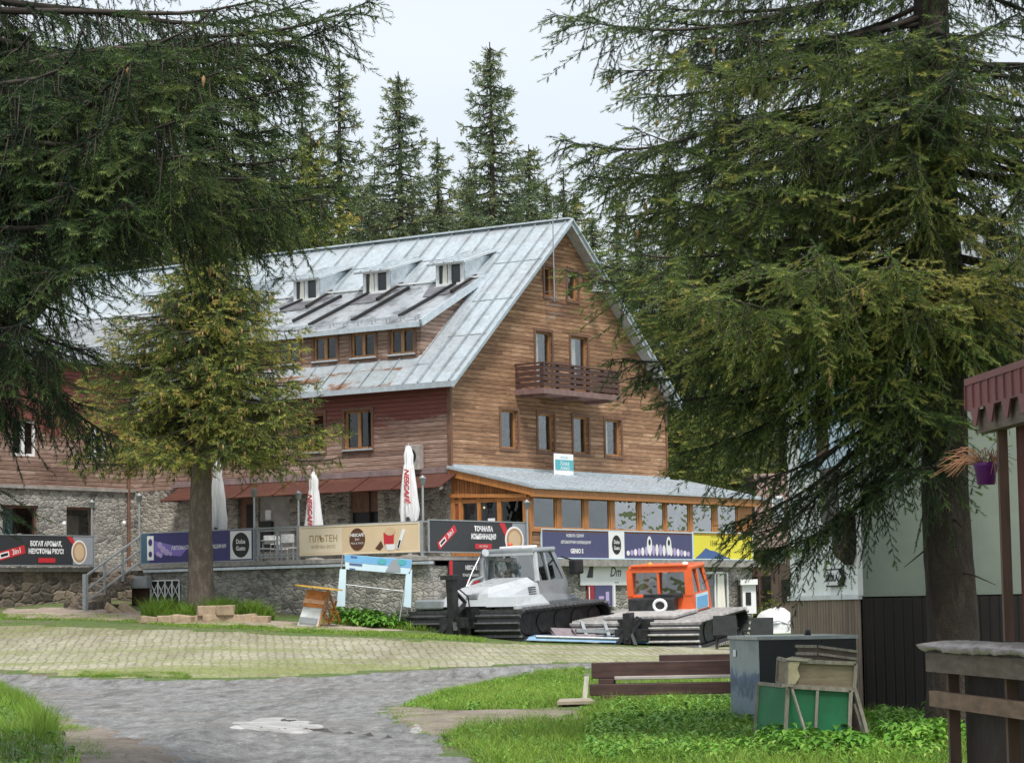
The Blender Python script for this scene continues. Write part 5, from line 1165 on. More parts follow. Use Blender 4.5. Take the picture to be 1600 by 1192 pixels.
a = at(917, 1054, Yb - .4); b = at(913, 1096, Yb - .5); o = thing('marker_post', 'pale leaning post at the left end of the timber pile', 'post', (b.x, b.y, G(b.x, b.y) - .05)); m = MB((b.x, b.y, G(b.x, b.y) - .05)); m.bar(b, a, .08, .08); m.build('post', mat('pale_post_wood', (.48, .45, .38), .8, ns=4, st=(5, 5, .6)), o); m = MB((b.x, b.y, G(b.x, b.y) - .05)); m.box(a.x - .05, a.x + .05, a.y - .05, a.y + .05, a.z - .01, a.z + .02); m.build('cap', M_conc, o)
a = gpt(870, 1104); b = gpt(928, 1101); o = thing('flat_board', 'flat weathered board on the mud left of the timber pile', 'board', (a.x, a.y, a.z + .02)); m = MB(); w_ = b.x - a.x
m.hexa([(0, -.2, .02), (w_, -.05, .02), (w_ * .9, .55, .05), (w_ * .1, .5, .05), (0, -.2, .07), (w_, -.05, .07), (w_ * .9, .55, .1), (w_ * .1, .5, .1)]); m.build('board', mat('weathered_board', (.30, .25, .19), .85, ns=3, st=(1, 6, 6)), o); m = MB(); m.box(.05, w_ * .9, -.02, .06, -.08, .03); m.build('batten', M_darkwood, o)

# painted cabinet (mural on its left side)
Yc = 36.2; zc = at(1186, 994, Yc).z; tl = at(1186, 994, Yc); tr = at(1338, 999, Yc - .15); far = at(1140, 990, Yc + 1.6)
bx_, bz_ = tl.x, G(tl.x, Yc) - .03; H_ = zc - bz_
o = thing('painted_cabinet', 'black steel cabinet with a blue mountain mural on its left side', 'cabinet', (tl.x, Yc, bz_))
wx = tr.x - tl.x; dx = far.x - tl.x; dy = 1.6
m = MB(); m.hexa([(0, 0, 0), (wx, -.12, 0), (wx + dx, dy - .12, 0), (dx, dy, 0), (0, 0, H_ - .05), (wx, -.12, H_ - .05), (wx + dx, dy - .12, H_ - .05), (dx, dy, H_ - .05)]); m.build('body', mat('black_lacquer', (.012, .013, .016), .35, ns=3, amt=.3, dirt=.1), o)
m = MB(); e = .03; m.hexa([(-e, -e, H_ - .049), (wx + e, -.12 - e, H_ - .049), (wx + dx + e, dy, H_ - .049), (dx - e, dy + e, H_ - .049), (-e, -e, H_), (wx + e, -.12 - e, H_), (wx + dx + e, dy, H_), (dx - e, dy + e, H_)]); m.build('top', M_steel, o)
def mural():
    t = NT('mountain_mural'); x, y, z = t.sep(t.obj); n = t.noise(t.map(t.obj, (1, 1.2, 1.4)), 2.6, 4, .6, .5)
    hgt = t.math('ADD', z, t.math('MULTIPLY', t.math('SUBTRACT', n, .5), .75))
    c = t.ramp(t.math('DIVIDE', hgt, H_), [(.0, (.10, .14, .18)), (.30, (.16, .22, .28)), (.42, (.05, .08, .14)), (.55, (.09, .14, .24)), (.62, (.26, .32, .34)), (.75, (.30, .34, .33)), (.95, (.20, .24, .25))])
    return t.fin(c, .5, 0, n, .002)
m = MB(); m.quad((-.006, .0, 0.02), (dx - .006, dy, .02), (dx - .006, dy, H_ - .06), (-.006, 0, H_ - .06)); m.build('mural_panel', mural(), o)
m = MB(); m.quad((-.02 + dx * .85, dy * .85, H_ - .3), (-.02 + dx * .75, dy * .75, H_ - .3), (-.02 + dx * .75, dy * .75, H_ - .2), (-.02 + dx * .85, dy * .85, H_ - .2)); m.build('white_sticker', P_white, o)
m = MB(); m.lathe([(0, 0), (.05, 0), (.04, .07), (0, .08)], (wx * .55, .5, H_), 10); m.build('knob', M_black, o)

# green frame and crates
Yf = 31.0
def pbox(name, label, cat, pts, dep, m_, frame=None, extra=None, Y=Yf, part='panel'):
    """pts: tl tr br bl pixels of the face at depth Y"""
    k = [at(x, y, Y + (d if d else 0)) for x, y, d in [(p + (0,))[:3] for p in pts]]
    base = Vector((k[3].x, k[3].y, min(k[3].z, k[2].z)))
    o = thing(name, label, cat, base); m = MB(base); dp = Vector(dep) if not isinstance(dep, (int, float)) else Vector((0, dep, 0))
    m.hexa([k[3], k[2], k[2] + dp, k[3] + dp, k[0], k[1], k[1] + dp, k[0] + dp]); m.build(part, m_, o)
    if frame:
        m = MB(base); f = Vector((0, -.02, 0))
        for a, b in ((0, 1), (1, 2), (2, 3), (3, 0)): m.bar(k[a] + f, k[b] + f, .045, .045)
        if extra:
            for s in extra: m.bar(k[0].lerp(k[1], s) + f, k[3].lerp(k[2], s) + f, .035, .035)
        for a in (0, 3): m.bar(k[a] + dp, k[a], .04, .04)
        m.bar(k[0] + dp, k[3] + dp, .045, .045)
        m.build('frame', frame, o)
    return o, k, base
M_green = mat('green_board_paint', (.012, .15, .055), .6, ns=3, amt=.25, dirt=.15); M_oldwood = mat('greyed_batten_wood', (.27, .24, .19), .85, ns=4, st=(4, 4, 1.2), amt=.35)
gb = 1158
pbox('green_panel_frame', 'green painted panel box with a grey batten frame, standing in the weeds', 'panel', [(1231, 1072), (1329, 1078), (1326, gb), (1226, gb - 3)], (-.28, .75, .02), M_green, M_oldwood, (.47,))
o, k, base = pbox('wooden_box', 'tan wooden box with a torn paper edge on top of the green panel', 'box', [(1231, 1032), (1337, 1036), (1334, 1077), (1229, 1071)], (-.05, .6, .02), mat('tan_box_wood', (.24, .19, .12), .8, ns=4, st=(1, 1, 5), amt=.25), M_oldwood, None, Yf + .02, 'body')
m = MB(base); kk = [at(x, y, Yf - .03) for x, y in [(1232, 1033), (1250, 1034), (1246, 1045), (1250, 1056), (1243, 1068), (1231, 1069)]]; m.add([v for v in kk] , [tuple(range(6))]); m.build('torn_paper', mat('yellowed_paper', (.52, .44, .28), .9), o)
m = MB(base); m.hexa([at(1228, 1028, Yf - .05), at(1262, 1030, Yf - .05), at(1275, 1028, Yf + .7), at(1238, 1025, Yf + .7), at(1228, 1031, Yf - .05) , at(1262, 1033, Yf - .05), at(1275, 1031, Yf + .7), at(1238, 1028, Yf + .7)]); m.build('lid', mat('pale_lid', (.40, .36, .27), .8), o)
o, k, base = pbox('slatted_crate', 'dark weathered slatted crate topmost on the stack by the black cabinet', 'crate', [(1278, 1009), (1339, 1017), (1338, 1041), (1279, 1033)], (-.20, .45, .0), mat('dark_slat_wood', (.10, .08, .06), .85, ns=5, st=(1, 1, 6), amt=.4), None, None, Yf + .3, 'body')
m = MB(base)
for s in (.02, .5, .95): m.bar(k[0].lerp(k[3], s) + Vector((0, -.02, 0)), k[1].lerp(k[2], s) + Vector((0, -.02, 0)), .02, .03); m.bar(k[0].lerp(k[3], s) + Vector((-.02, 0, 0)), k[0].lerp(k[3], s) + Vector((-.22, .45, 0)), .02, .035)
m.build('slats', M_oldwood, o)
a, b = at(1334, 1072, Yf + .3), at(1354, 1145, Yf + .1); base = Vector((b.x, b.y, b.z))
o = thing('leaning_batten', 'pale loose batten leaning against the right side of the green panel', 'batten', base); m = MB(base); m.bar(b, a, .05, .04); m.bar(at(1336, 1100, Yf + .5), at(1349, 1148, Yf + .2), .05, .04); m.build('batten', M_oldwood, o)
m = MB(base); m.bar(at(1330, 1100, Yf + .6), at(1342, 1152, Yf + .6), .04, .12); m.build('dark_slat', M_darkwood, o)
a, b = at(1235, 1068, Yf - .06), at(1262, 1155, Yf - .35); o = thing('leaning_batten', 'thin grey stick leaning across the front of the green panel', 'batten', b); m = MB(b); m.bar(b, a, .025, .025); m.build('batten', M_oldwood, o)
m = MB(b); m.bar(at(1222, 1070, Yf - .1), at(1240, 1071, Yf - .1), .03, .03); m.build('cross_stick', M_oldwood, o)
p = gpt(1375, 1150); p = at(1372, 1140, 33.); o = thing('broken_board', 'pale broken board lying in the weeds before the shade toned wainscot', 'board', p); m = MB(p); m.bar(at(1360, 1143, 33.), at(1391, 1129, 33.4), .10, .03); m.bar(at(1343, 1146, 33.), at(1368, 1143, 33.), .06, .02); m.build('board', M_oldwood, o); m = MB(p); m.bar(at(1386, 1128, 33.4), at(1392, 1132, 33.3), .03, .05); m.build('splinter', M_oldwood, o)

# ================================================================ white and green cabin on the right
S0_ = Vector((at(1346.5, 932, 38).x, 38., 0)); gzc = G(S0_.x, 38.) - .1
sA = R(96)                                           # direction of the left (far going) wall
ul = Vector((-.115, 1, 0)).normalized(); ur = Vector((1, .10, 0)).normalized()
H1 = at(1346.5, 932, 38).z - gzc
base = Vector((S0_.x, S0_.y, gzc)); o = thing('roadside_cabin', 'pale green and white cabin with boarded base, its front toned for shade, behind the right spruce', 'cabin', base)
def sq(m, d, s0, s1, z0, z1, out=0.): 
    nrm = Vector((d.y, -d.x, 0)) if d is ur else Vector((-d.y, d.x, 0)); f = nrm * out
    m.quad(d * s0 + f + Vector((0, 0, z0)), d * s1 + f + Vector((0, 0, z0)), d * s1 + f + Vector((0, 0, z1)), d * s0 + f + Vector((0, 0, z1)))
LL = 4.75; LR = 5.5; HT = 6.2
M_cabw = mat('white_cabin_paint', (.86, .88, .84), .6, ns=1.5, amt=.06, dirt=.15); M_cabg = mat('shade_toned_sage_paint', (.19, .225, .185), .7, ns=1.2, amt=.1, dirt=.2); M_wain = wood_boards('wainscot_boards', [(.10, .065, .045), (.21, .15, .105), (.30, .22, .16), (.40, .31, .23)], .16, 9, vertical=True)  # sage green is lowered to hold the spruce's shade
M_wain2 = wood_boards('shade_toned_wainscot_boards', [(.005, .003, .003), (.009, .005, .004), (.016, .009, .007), (.03, .018, .014)], .16, 9, vertical=True)  # front copy of the wainscot boards, tree shade painted into the colour
m = MB(); sq(m, ul, 0, LL, H1, HT); m.quad(ul * LL + Vector((0, 0, 0)), ul * LL + ur * LR, ul * LL + ur * LR + Vector((0, 0, HT)), ul * LL + Vector((0, 0, HT))); m.build('white_wall', M_cabw, o)
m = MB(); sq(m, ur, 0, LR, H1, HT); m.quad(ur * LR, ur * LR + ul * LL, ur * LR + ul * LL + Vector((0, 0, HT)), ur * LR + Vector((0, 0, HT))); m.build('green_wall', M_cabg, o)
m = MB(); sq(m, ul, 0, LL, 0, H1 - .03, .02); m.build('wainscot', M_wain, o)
m = MB(); sq(m, ur, 0, LR, 0, H1 - .02, .02); m.build('shade_toned_wainscot', M_wain2, o)
m = MB(); m.bar(ul * -.03 + Vector((-.03, 0, H1)), ul * LL + Vector((-.03, 0, H1)), .06, .07); m.bar(Vector((-.02, -.03, H1 + .02)), Vector((-.02, -.03, HT)), .07, .07); m.build('white_trim', M_white, o)
m = MB(); 
rf = [(-.6, -.6), (LR + .6, -.1), (LR + .2, LL + .8), (-1.1, LL + .6)]
c4 = [Vector((x, y, HT)) for x, y in rf]; rt_ = [c4[0].lerp(c4[1], .5) + Vector((0, 0, 1.6)), c4[3].lerp(c4[2], .5) + Vector((0, 0, 1.6))]
m.add(c4 + rt_, [(0, 4, 5, 3), (1, 2, 5, 4), (0, 1, 4), (2, 3, 5), (0, 3, 2, 1)]); m.build('roof', M_roofs, o)
m = MB(); s0, s1 = .25, .75; n_ = Vector((-ul.y, ul.x, 0))
def on_left(s, z, out=.0): return ul * s + n_ * out + Vector((0, 0, z))
zT_, zM_, zB_ = at(1335, 800, 38.5).z - gzc, at(1335, 862, 38.5).z - gzc, at(1335, 882, 38.5).z - gzc
m.hexa([on_left(.2, zM_, 0), on_left(.85, zM_, 0), on_left(.85, zM_, .22), on_left(.2, zM_, .22), on_left(.2, zT_, 0), on_left(.85, zT_, 0), on_left(.85, zT_, .22), on_left(.2, zT_, .22)])
m.hexa([on_left(.45, zB_, 0), on_left(.6, zB_, 0), on_left(.6, zB_, .1), on_left(.45, zB_, .1), on_left(.2, zM_, 0), on_left(.85, zM_, 0), on_left(.85, zM_, .22), on_left(.2, zM_, .22)])
m.build('wooden_wall_lantern', M_darkwood, o)
# arrow sign: flat board on the left wall
s_l = 0; 
def hit_left(px, py):
    nrm = Vector((ul.y, -ul.x, 0)); d = ray(px, py); q = CAM + d * ((base - CAM).dot(nrm) / d.dot(nrm)) - base; return q.dot(ul), q.z
(sa, za_), (sb, _) = hit_left(1297, 905), hit_left(1323, 905); _, zt_ = hit_left(1297, 889); _, zb_ = hit_left(1297, 917)
ar = thing('arrow_sign', 'black and white arrow shaped direction sign on the white cabin wall', 'sign', base + on_left(sa, zb_, .05), math.atan2(-ul.y, -ul.x))
w = sa - sb; h = zt_ - zb_
def arrow(m, k, y0, y1): 
    pts = [(k, k), (w * .78, k), (w - k * 1.3, h / 2), (w * .78, h - k), (k, h - k)]; m.prism(pts, lambda u, n, z: (u, n, z), y0, y1)
m = MB(); arrow(m, 0, -.02, .04); m.build('board', P_black, ar); m = MB(); arrow(m, h * .09, -.028, -.021); m.build('white_field', P_white, ar)
text('SKOLA', h * .52, P_black, ar, w * .42, h * .48, -.034, sx=w / h * .45, bold=.006)
(sa, z1_), (sb, z0_) = hit_left(1250, 560), hit_left(1342, 720)
ps = thing('wall_poster', 'large blue and white picture poster high on the cabin wall behind the spruce', 'poster', base + on_left(sa, z0_, .03), math.atan2(-ul.y, -ul.x)); w, h = sa - sb, z1_ - z0_
m = MB(); m.box(0, w, -.01, .02, 0, h); m.build('board', P_pale, ps); poly(ps, 'brown_picture', [(w * .3, 0), (w * .55, h * .1), (w * .5, h * .8), (w * .35, h * .7)], P_brown, -.014); poly(ps, 'blue_picture', [(w * .5, h * .4), (w * .95, h * .3), (w * .95, h), (w * .45, h)], P_sky, -.013); bars(ps, 'red_line', [(w * .1, w * .9, h * .92, h * .95)], P_red, -.018)
for s0, s1, z0, z1 in ((1.0, 2.4, zT_ - .2, zT_ + .9),):
    m = MB(); m.hexa([on_left(s0, z0, -.02), on_left(s1, z0, -.02), on_left(s1, z0, .03), on_left(s0, z0, .03), on_left(s0, z1, -.02), on_left(s1, z1, -.02), on_left(s1, z1, .03), on_left(s0, z1, .03)]); wd = m.build('window', M_pvc, o)
    m = MB(); m.hexa([on_left(s0 + .1, z0 + .1, .0), on_left(s1 - .1, z0 + .1, .0), on_left(s1 - .1, z0 + .1, .035), on_left(s0 + .1, z0 + .1, .035), on_left(s0 + .1, z1 - .1, .0), on_left(s1 - .1, z1 - .1, .0), on_left(s1 - .1, z1 - .1, .035), on_left(s0 + .1, z1 - .1, .035)]); m.build('pane', mat('dusky_glass', (.12, .12, .13), .1), wd)

# ================================================================ kiosk at the right edge
K0 = Vector((at(1500, 600, 16.).x, 16., 0)); kz = G(K0.x, 16) - .05
kd = Vector((.09, -1, 0)).normalized(); kn = Vector((-1, -.09, 0)).normalized()     # along (towards camera), outward (left)
base = Vector((K0.x, K0.y, kz)); o = thing('wooden_kiosk', 'dark wooden kiosk with scalloped red eave and counter at the right edge', 'kiosk', base)
def KP(s, n, z): return kd * s + kn * n + Vector((0, 0, z - kz))
def hk(px, py, n=0.):
    nr = kn; p0 = base + kn * n; d = ray(px, py); q = CAM + d * ((p0 - CAM).dot(nr) / d.dot(nr)); return (q - base).dot(kd), q.z
M_kw = mat('aged_brown_post_wood', (.12, .07, .05), .75, ns=3, st=(6, 6, .8), amt=.3, dirt=.15); M_kw2 = mat('greyed_rail_wood', (.14, .105, .08), .8, ns=3, st=(1.5, 1.5, 8), amt=.35, dirt=.2); M_kred = mat('dark_red_boards', (.022, .008, .007), .7, ns=3, st=(4, 4, .6), amt=.35)  # kiosk woods darkened further to carry the shade under the canopy
ze = hk(1503, 601, .15)[1]; s_ = .72
# scalloped eave sheet
M_eave = mat('faded_maroon_sheet', (.20, .065, .062), .5, .1, ns=2, amt=.25, dirt=.2)
m = MB(); Lk = 5.5; pit = .33; n_s = int(Lk / pit)
for i in range(n_s):
    s0, s1 = s_ + i * pit, s_ + (i + 1) * pit; zt2 = ze - .02; dn = .15 
    for (u0, u1, v0, v1) in ((s0, s0 + pit * .25, dn, dn), (s0 + pit * .25, s0 + pit * .42, dn, dn + .1), (s0 + pit * .42, s0 + pit * .6, dn + .1, dn + .1), (s0 + pit * .6, s0 + pit * .8, dn + .1, dn), (s0 + pit * .8, s1, dn, dn)):
        m.hexa([KP(u0, .16, zt2 - v0), KP(u1, .16, zt2 - v1), KP(u1, .15, zt2 - v1), KP(u0, .15, zt2 - v0), KP(u0, .16, zt2), KP(u1, .16, zt2), KP(u1, .145, zt2), KP(u0, .145, zt2)])
for i in range(0, n_s): s0 = s_ + i * pit / 2; m.bar(KP(s0, .165, ze - .02), KP(s0, .165, ze - .16), .012, .012)
m.hexa([KP(s_, .17, ze - .02), KP(Lk, .17, ze - .02), KP(Lk, -3.2, ze + .75), KP(s_, -3.2, ze + .75), KP(s_, .17, ze + .02), KP(Lk, .17, ze + .02), KP(Lk, -3.2, ze + .8), KP(s_, -3.2, ze + .8)])
m.build('scalloped_roof', M_eave, o)
zb0 = ze - .12
m = MB(); m.bar(KP(s_ + .1, .08, ze - .24), KP(Lk, .08, ze - .24), .08, .14); m.bar(KP(s_ + .12, .08, ze - .15), KP(s_ + .12, -2.8, ze + .35), .09, .12); m.build('eave_beam', M_kw2, o)
sp, _ = hk(1567, 800, .06); sc0, zc_ = hk(1450, 1004, .22)
post = lambda s, z0, z1, n=.05, w=.11: (m.box(0, 0, 0, 0, 0, 0) if 0 else m.bar(KP(s, n, z0), KP(s, n, z1), w, w))
m = MB(); post(sp, zc_ + .02, ze - .3, .05, .055); m.build('post', M_kw, o)
s_b, _ = hk(1490, 1100, .05)
for s in (s_b, sp + .02, sp + 1.6, sp + 3.0): m = MB(); m.bar(KP(s, .05, kz - .1), KP(s, .05, zc_ - .12), .07, .07); m.build('post', M_kw, o)
for s in (sp + 1.7, sp + 3.4): m = MB(); m.bar(KP(s, .05, zc_), KP(s, .05, ze - .3), .11, .11); m.build('post', M_kw, o)
m = MB(); vs = []; n = 60; rg = random.Random(8)
for i in range(n + 1):
    s = s_b - .28 + (Lk - s_b) * i / n
    for nn, dz_ in ((.20, -.05), (.22, -.02), (.17, .0), (.08, .006), (-.05, .0)): vs.append(KP(s, nn + rg.uniform(-.012, .012), zc_ + dz_ + rg.uniform(-.012, .012)))
m.add(vs, [(5 * i + j, 5 * i + 5 + j, 5 * i + 6 + j, 5 * i + 1 + j) for i in range(n) for j in range(4)], True); m.build('counter_sheet', mat('crumpled_grey_sheet', (.30, .26, .25), .35, .5, ns=5, amt=.15, bump=.02), o)
m = MB(); m.bar(KP(s_b - .22, .14, zc_ - .125), KP(Lk, .14, zc_ - .125), .05, .12); m.build('counter_rail', M_kw2, o)
_, zr1 = hk(1472, 1080, .12); _, zr2 = hk(1472, 1104, .12)
m = MB(); m.bar(KP(s_b - .2, .13, (zr1 + zr2) / 2), KP(Lk, .13, (zr1 + zr2) / 2), .05, zr1 - zr2); m.build('lower_rail', mat('tan_rail_wood', (.20, .125, .08), .75, ns=3, st=(1.5, 1.5, 8), amt=.3), o)
m = MB(); m.hexa([KP(s_b - .02, -.03, kz), KP(Lk, -.03, kz), KP(Lk, -.08, kz), KP(s_b - .02, -.08, kz), KP(s_b - .02, -.03, zc_ - .1), KP(Lk, -.03, zc_ - .1), KP(Lk, -.08, zc_ - .1), KP(s_b - .02, -.08, zc_ - .1)]); m.build('lower_boards', M_kred, o)
m = MB(); m.hexa([KP(sp + .05, -.02, zc_ + .02), KP(Lk, -.02, zc_ + .02), KP(Lk, -.06, zc_ + .02), KP(sp + .05, -.06, zc_ + .02), KP(sp + .05, -.02, ze - .28), KP(Lk, -.02, ze - .28), KP(Lk, -.06, ze - .28), KP(sp + .05, -.06, ze - .28)]); m.build('shutter_boards', mat('red_brown_shutter', (.10, .025, .018), .7, ns=3, st=(4, 4, .6), amt=.35), o)
# purple flower pot with dried plant
sP, zP = hk(1541, 757, .12)
pp = base + KP(sP + .02, .17, at(1541, 757, 15.1).z); pp = Vector((at(1541, 757, 15.1).x, 15.1, at(1541, 757, 15.1).z))
po = thing('hanging_flower_pot', 'purple flower pot of dried orange stems hanging from the kiosk post', 'flower pot', pp)
m = MB(); m.lathe([(0, 0), (.052, .0), (.068, .105), (.073, .108), (.073, .128), (.062, .128), (.055, .05), (0, .05)], n=20); m.build('pot', mat('purple_plastic', (.14, .012, .20), .35, ns=2, amt=.1), po)
m = MB(); rg = random.Random(12)
for k in range(80):
    az = rg.uniform(0, 6.28); L_ = rg.uniform(.1, .2); lx = -rg.random() * .12 if rg.random() < .7 else 0
    p1 = Vector((math.cos(az) * .04, math.sin(az) * .04, .12)); p2 = p1 + Vector((math.cos(az) * L_ * .5 + lx * .7, math.sin(az) * L_ * .4, rg.uniform(.0, .10))); p3 = p2 + Vector((math.cos(az) * L_ * .4 + lx, math.sin(az) * L_ * .3, rg.uniform(-.12, .02)))
    m.tube([p1, p2, p3], [.003, .0025, .0015], 4, False)
m.build('dried_stems', mat('dried_orange_stems', (.34, .17, .09), .9, ns=9, amt=.4), po)
m = MB(); m.tube([(.06, 0, .12), (.11, .0, .25), (.12, 0, .30)], .004, 5); m.tube([(-.06, 0, .12), (.11, 0, .3)], .003, 5); m.build('hanger', M_steel, po)

# ================================================================ far street at the right
def fbox(m, x0, x1, yt, yb, Y, dep=3.): a, b = at(x0, yt, Y), at(x1, yb, Y); m.box(a.x, b.x, Y, Y + dep, b.z, a.z)
Yh = 99.; bs = Vector((at(1210, 950, Yh).x, Yh, G(at(1210, 950, Yh).x, Yh)))
o = thing('distant_house', 'distant dusty pink house with white balcony window beyond the cabin', 'house', bs)
M_pink = mat('dusty_pink_plaster', (.36, .25, .22), .9, ns=2, amt=.12)
m = MB(bs); fbox(m, 1178, 1262, 740, 958, Yh, 4); m.build('wall', M_pink, o)
m = MB(bs); a, b = at(1160, 845, Yh - 1.2), at(1262, 858, Yh - 1.2); m.hexa([(a.x, Yh - 1.5, b.z), (b.x, Yh - 1.5, b.z), (b.x, Yh, a.z + .5), (a.x, Yh, a.z + .5), (a.x, Yh - 1.5, b.z + .12), (b.x, Yh - 1.5, b.z + .12), (b.x, Yh, a.z + .7), (a.x, Yh, a.z + .7)]); m.build('porch_roof', mat('brown_tin', (.20, .14, .12), .6), o)
for (x0, x1, y0, y1) in ((1204, 1228, 835, 880), (1206, 1226, 775, 815)):
    m = MB(bs); fbox(m, x0, x1, y0, y1, Yh - .1, .1); wd = m.build('window', M_pvc, o); m = MB(bs)
    for k in range(3): fbox(m, x0 + 2, x1 - 2, y0 + 3 + k * (y1 - y0 - 4) / 3, y0 + (k + 1) * (y1 - y0 - 4) / 3, Yh - .13, .03)
    m.build('pane', mat('grey_far_glass', (.25, .28, .30), .2), wd)
m = MB(bs); fbox(m, 1192, 1206, 900, 955, Yh - .08, .08); fbox(m, 1222, 1240, 905, 940, Yh - .08, .08); m.build('dark_openings', mat('far_dark', (.06, .05, .05), .7), o)
m = MB(bs)
for x in (1185, 1216, 1240): fbox(m, x, x + 3, 862, 955, Yh - 1.4, .15)
m.build('porch_post', M_trim, o)
Yt = 93.5; bs = Vector((at(1172, 955, Yt).x, Yt, G(at(1172, 955, Yt).x, Yt)))
o = thing('white_booth', 'small white booth with an arched window beyond the stone corner', 'booth', bs)
m = MB(bs); fbox(m, 1160, 1182, 913, 958, Yt, 1.6); m.build('wall', M_pvc, o); m = MB(bs); fbox(m, 1157, 1184, 905, 913, Yt - .15, 1.9); m.build('roof', M_pvc, o); m = MB(bs); fbox(m, 1165, 1174, 925, 945, Yt - .02, .02); m.build('window', M_black, o)
Yg2 = 96.; bs = Vector((at(1185, 890, Yg2).x, Yg2, G(0, 100)))
o = thing('porch_hut', 'dark brown pointed porch roof between the spruce branches and the pink house', 'hut', bs)
m = MB(bs); pk, lf, rt2 = at(1174, 878, Yg2), at(1156, 902, Yg2), at(1196, 900, Yg2); m.add([lf, pk, rt2, lf + Vector((0, 3, 0)), pk + Vector((0, 3, 0)), rt2 + Vector((0, 3, 0))], [(0, 1, 2), (3, 5, 4), (0, 3, 4, 1), (1, 4, 5, 2), (0, 2, 5, 3)]); m.build('roof', M_darkwood, o)
m = MB(bs); fbox(m, 1185, 1189, 900, 955, Yg2, .2); fbox(m, 1170, 1173, 900, 955, Yg2, .2); m.build('post', M_darkwood, o)
# white tarpaulin heap
p = at(1212, 958, 92.); gz_ = G(p.x, 92.); o = thing('white_tarpaulin', 'crumpled white tarpaulin heap beyond the dark chairs', 'tarpaulin', (p.x, 92., gz_))
vs, fs = [], []; rg = random.Random(5); n = 26
for j in range(9):
    for i in range(n): t_ = 2 * math.pi * i / n; r_ = math.cos(j / 8 * 1.57); k = 1 + rg.uniform(-.12, .12); vs.append((.85 * r_ * math.cos(t_) * k, .7 * r_ * math.sin(t_) * k, .85 * math.sin(j / 8 * 1.57) * k))
for j in range(8):
    for i in range(n): fs.append((j * n + i, j * n + (i + 1) % n, (j + 1) * n + (i + 1) % n, (j + 1) * n + i))
m = MB(); m.add(vs, fs, True); tp = m.build('sheet', M_canvas, o); m = MB(); m.tube([(-.9, -.5, .15), (0, -.75, .45), (.9, -.5, .12)], .02, 6); m.build('rope', M_greysteel, o)

# edging stones round the spruce bed
rg = random.Random(21); M_flag = mat('sandy_flagstone', (.36, .27, .18), .9, ns=4, amt=.35, bump=.01, dirt=.25)
k = 0
lab = ['thin tawny', 'broad tawny', 'small tawny', 'long flat tawny', 'wedge shaped tawny', 'thick tawny', 'tilted tawny']
for row, (ya, xs2) in enumerate(((962, [236, 262, 287, 311, 335, 358, 384, 408]), (953, [178, 200, 325, 352]))):
    for x in xs2:
        Ys = 78.35 + rg.uniform(-.08, .08) if x > 210 else 82.5; p = at(x, 960, Ys); p.z = G(p.x, Ys); zoff = .0 if row == 0 else (.24 if x > 300 else 0)
        o = thing('edging_stone', 'tawny flagstone, %s in the row edging the spruce bed' % ['first from the left', 'second from the left', 'third from the left', 'fourth from the left', 'fifth from the left', 'sixth from the left', 'seventh from the left', 'last at the right', 'leaning by the stair foot', 'lying beside the stair foot', 'raised on the lower ones left', 'raised on the lower ones right'][k], 'stone', (p.x, p.y, p.z + zoff - .04), rg.uniform(-.3, .3), 'stones edging the spruce bed'); k += 1
        a_, b_, c_ = rg.uniform(.26, .40), rg.uniform(.15, .25), rg.uniform(.22, .32); m = MB()
        m.hexa([(sx * a_ * rg.uniform(.8, 1.1), sy * b_ * rg.uniform(.8, 1.1), c_ * (sz) * rg.uniform(.9, 1.1)) for sz in (0, 1) for sx, sy in ((-1, -1), (1, -1), (1, 1), (-1, 1))]); s = m.build('stone', M_flag, o); s.rotation_euler = (0, rg.uniform(-.15, .15) if x > 210 else .6, 0)
        bv = s.modifiers.new('b', 'BEVEL'); bv.width = .03; bv.segments = 2
# ================================================================ spruces
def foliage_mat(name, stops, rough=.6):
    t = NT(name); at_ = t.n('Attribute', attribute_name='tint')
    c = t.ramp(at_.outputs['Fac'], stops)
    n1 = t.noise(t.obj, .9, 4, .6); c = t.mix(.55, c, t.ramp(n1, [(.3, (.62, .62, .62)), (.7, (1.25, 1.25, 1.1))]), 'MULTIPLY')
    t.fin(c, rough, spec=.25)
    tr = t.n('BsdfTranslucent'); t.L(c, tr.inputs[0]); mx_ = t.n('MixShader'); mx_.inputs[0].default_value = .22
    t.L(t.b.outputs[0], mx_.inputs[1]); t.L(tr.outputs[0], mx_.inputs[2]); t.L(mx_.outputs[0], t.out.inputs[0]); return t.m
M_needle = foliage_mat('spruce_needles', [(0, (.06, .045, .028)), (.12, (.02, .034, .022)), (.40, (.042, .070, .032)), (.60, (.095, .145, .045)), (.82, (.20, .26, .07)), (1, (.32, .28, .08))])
M_needled = foliage_mat('dark_spruce_needles', [(0, (.04, .032, .022)), (.12, (.014, .026, .018)), (.38, (.030, .054, .028)), (.60, (.075, .125, .042)), (1, (.20, .23, .065))])
M_needley = foliage_mat('olive_spruce_needles', [(0, (.08, .06, .03)), (.12, (.04, .06, .02)), (.38, (.085, .125, .036)), (.60, (.20, .24, .055)), (.85, (.38, .35, .085)), (1, (.46, .29, .10))])
M_needlef = foliage_mat('distant_spruce_needles', [(0, (.10, .09, .07)), (.12, (.07, .10, .065)), (.5, (.14, .19, .10)), (.8, (.23, .26, .12)), (1, (.32, .28, .13))])
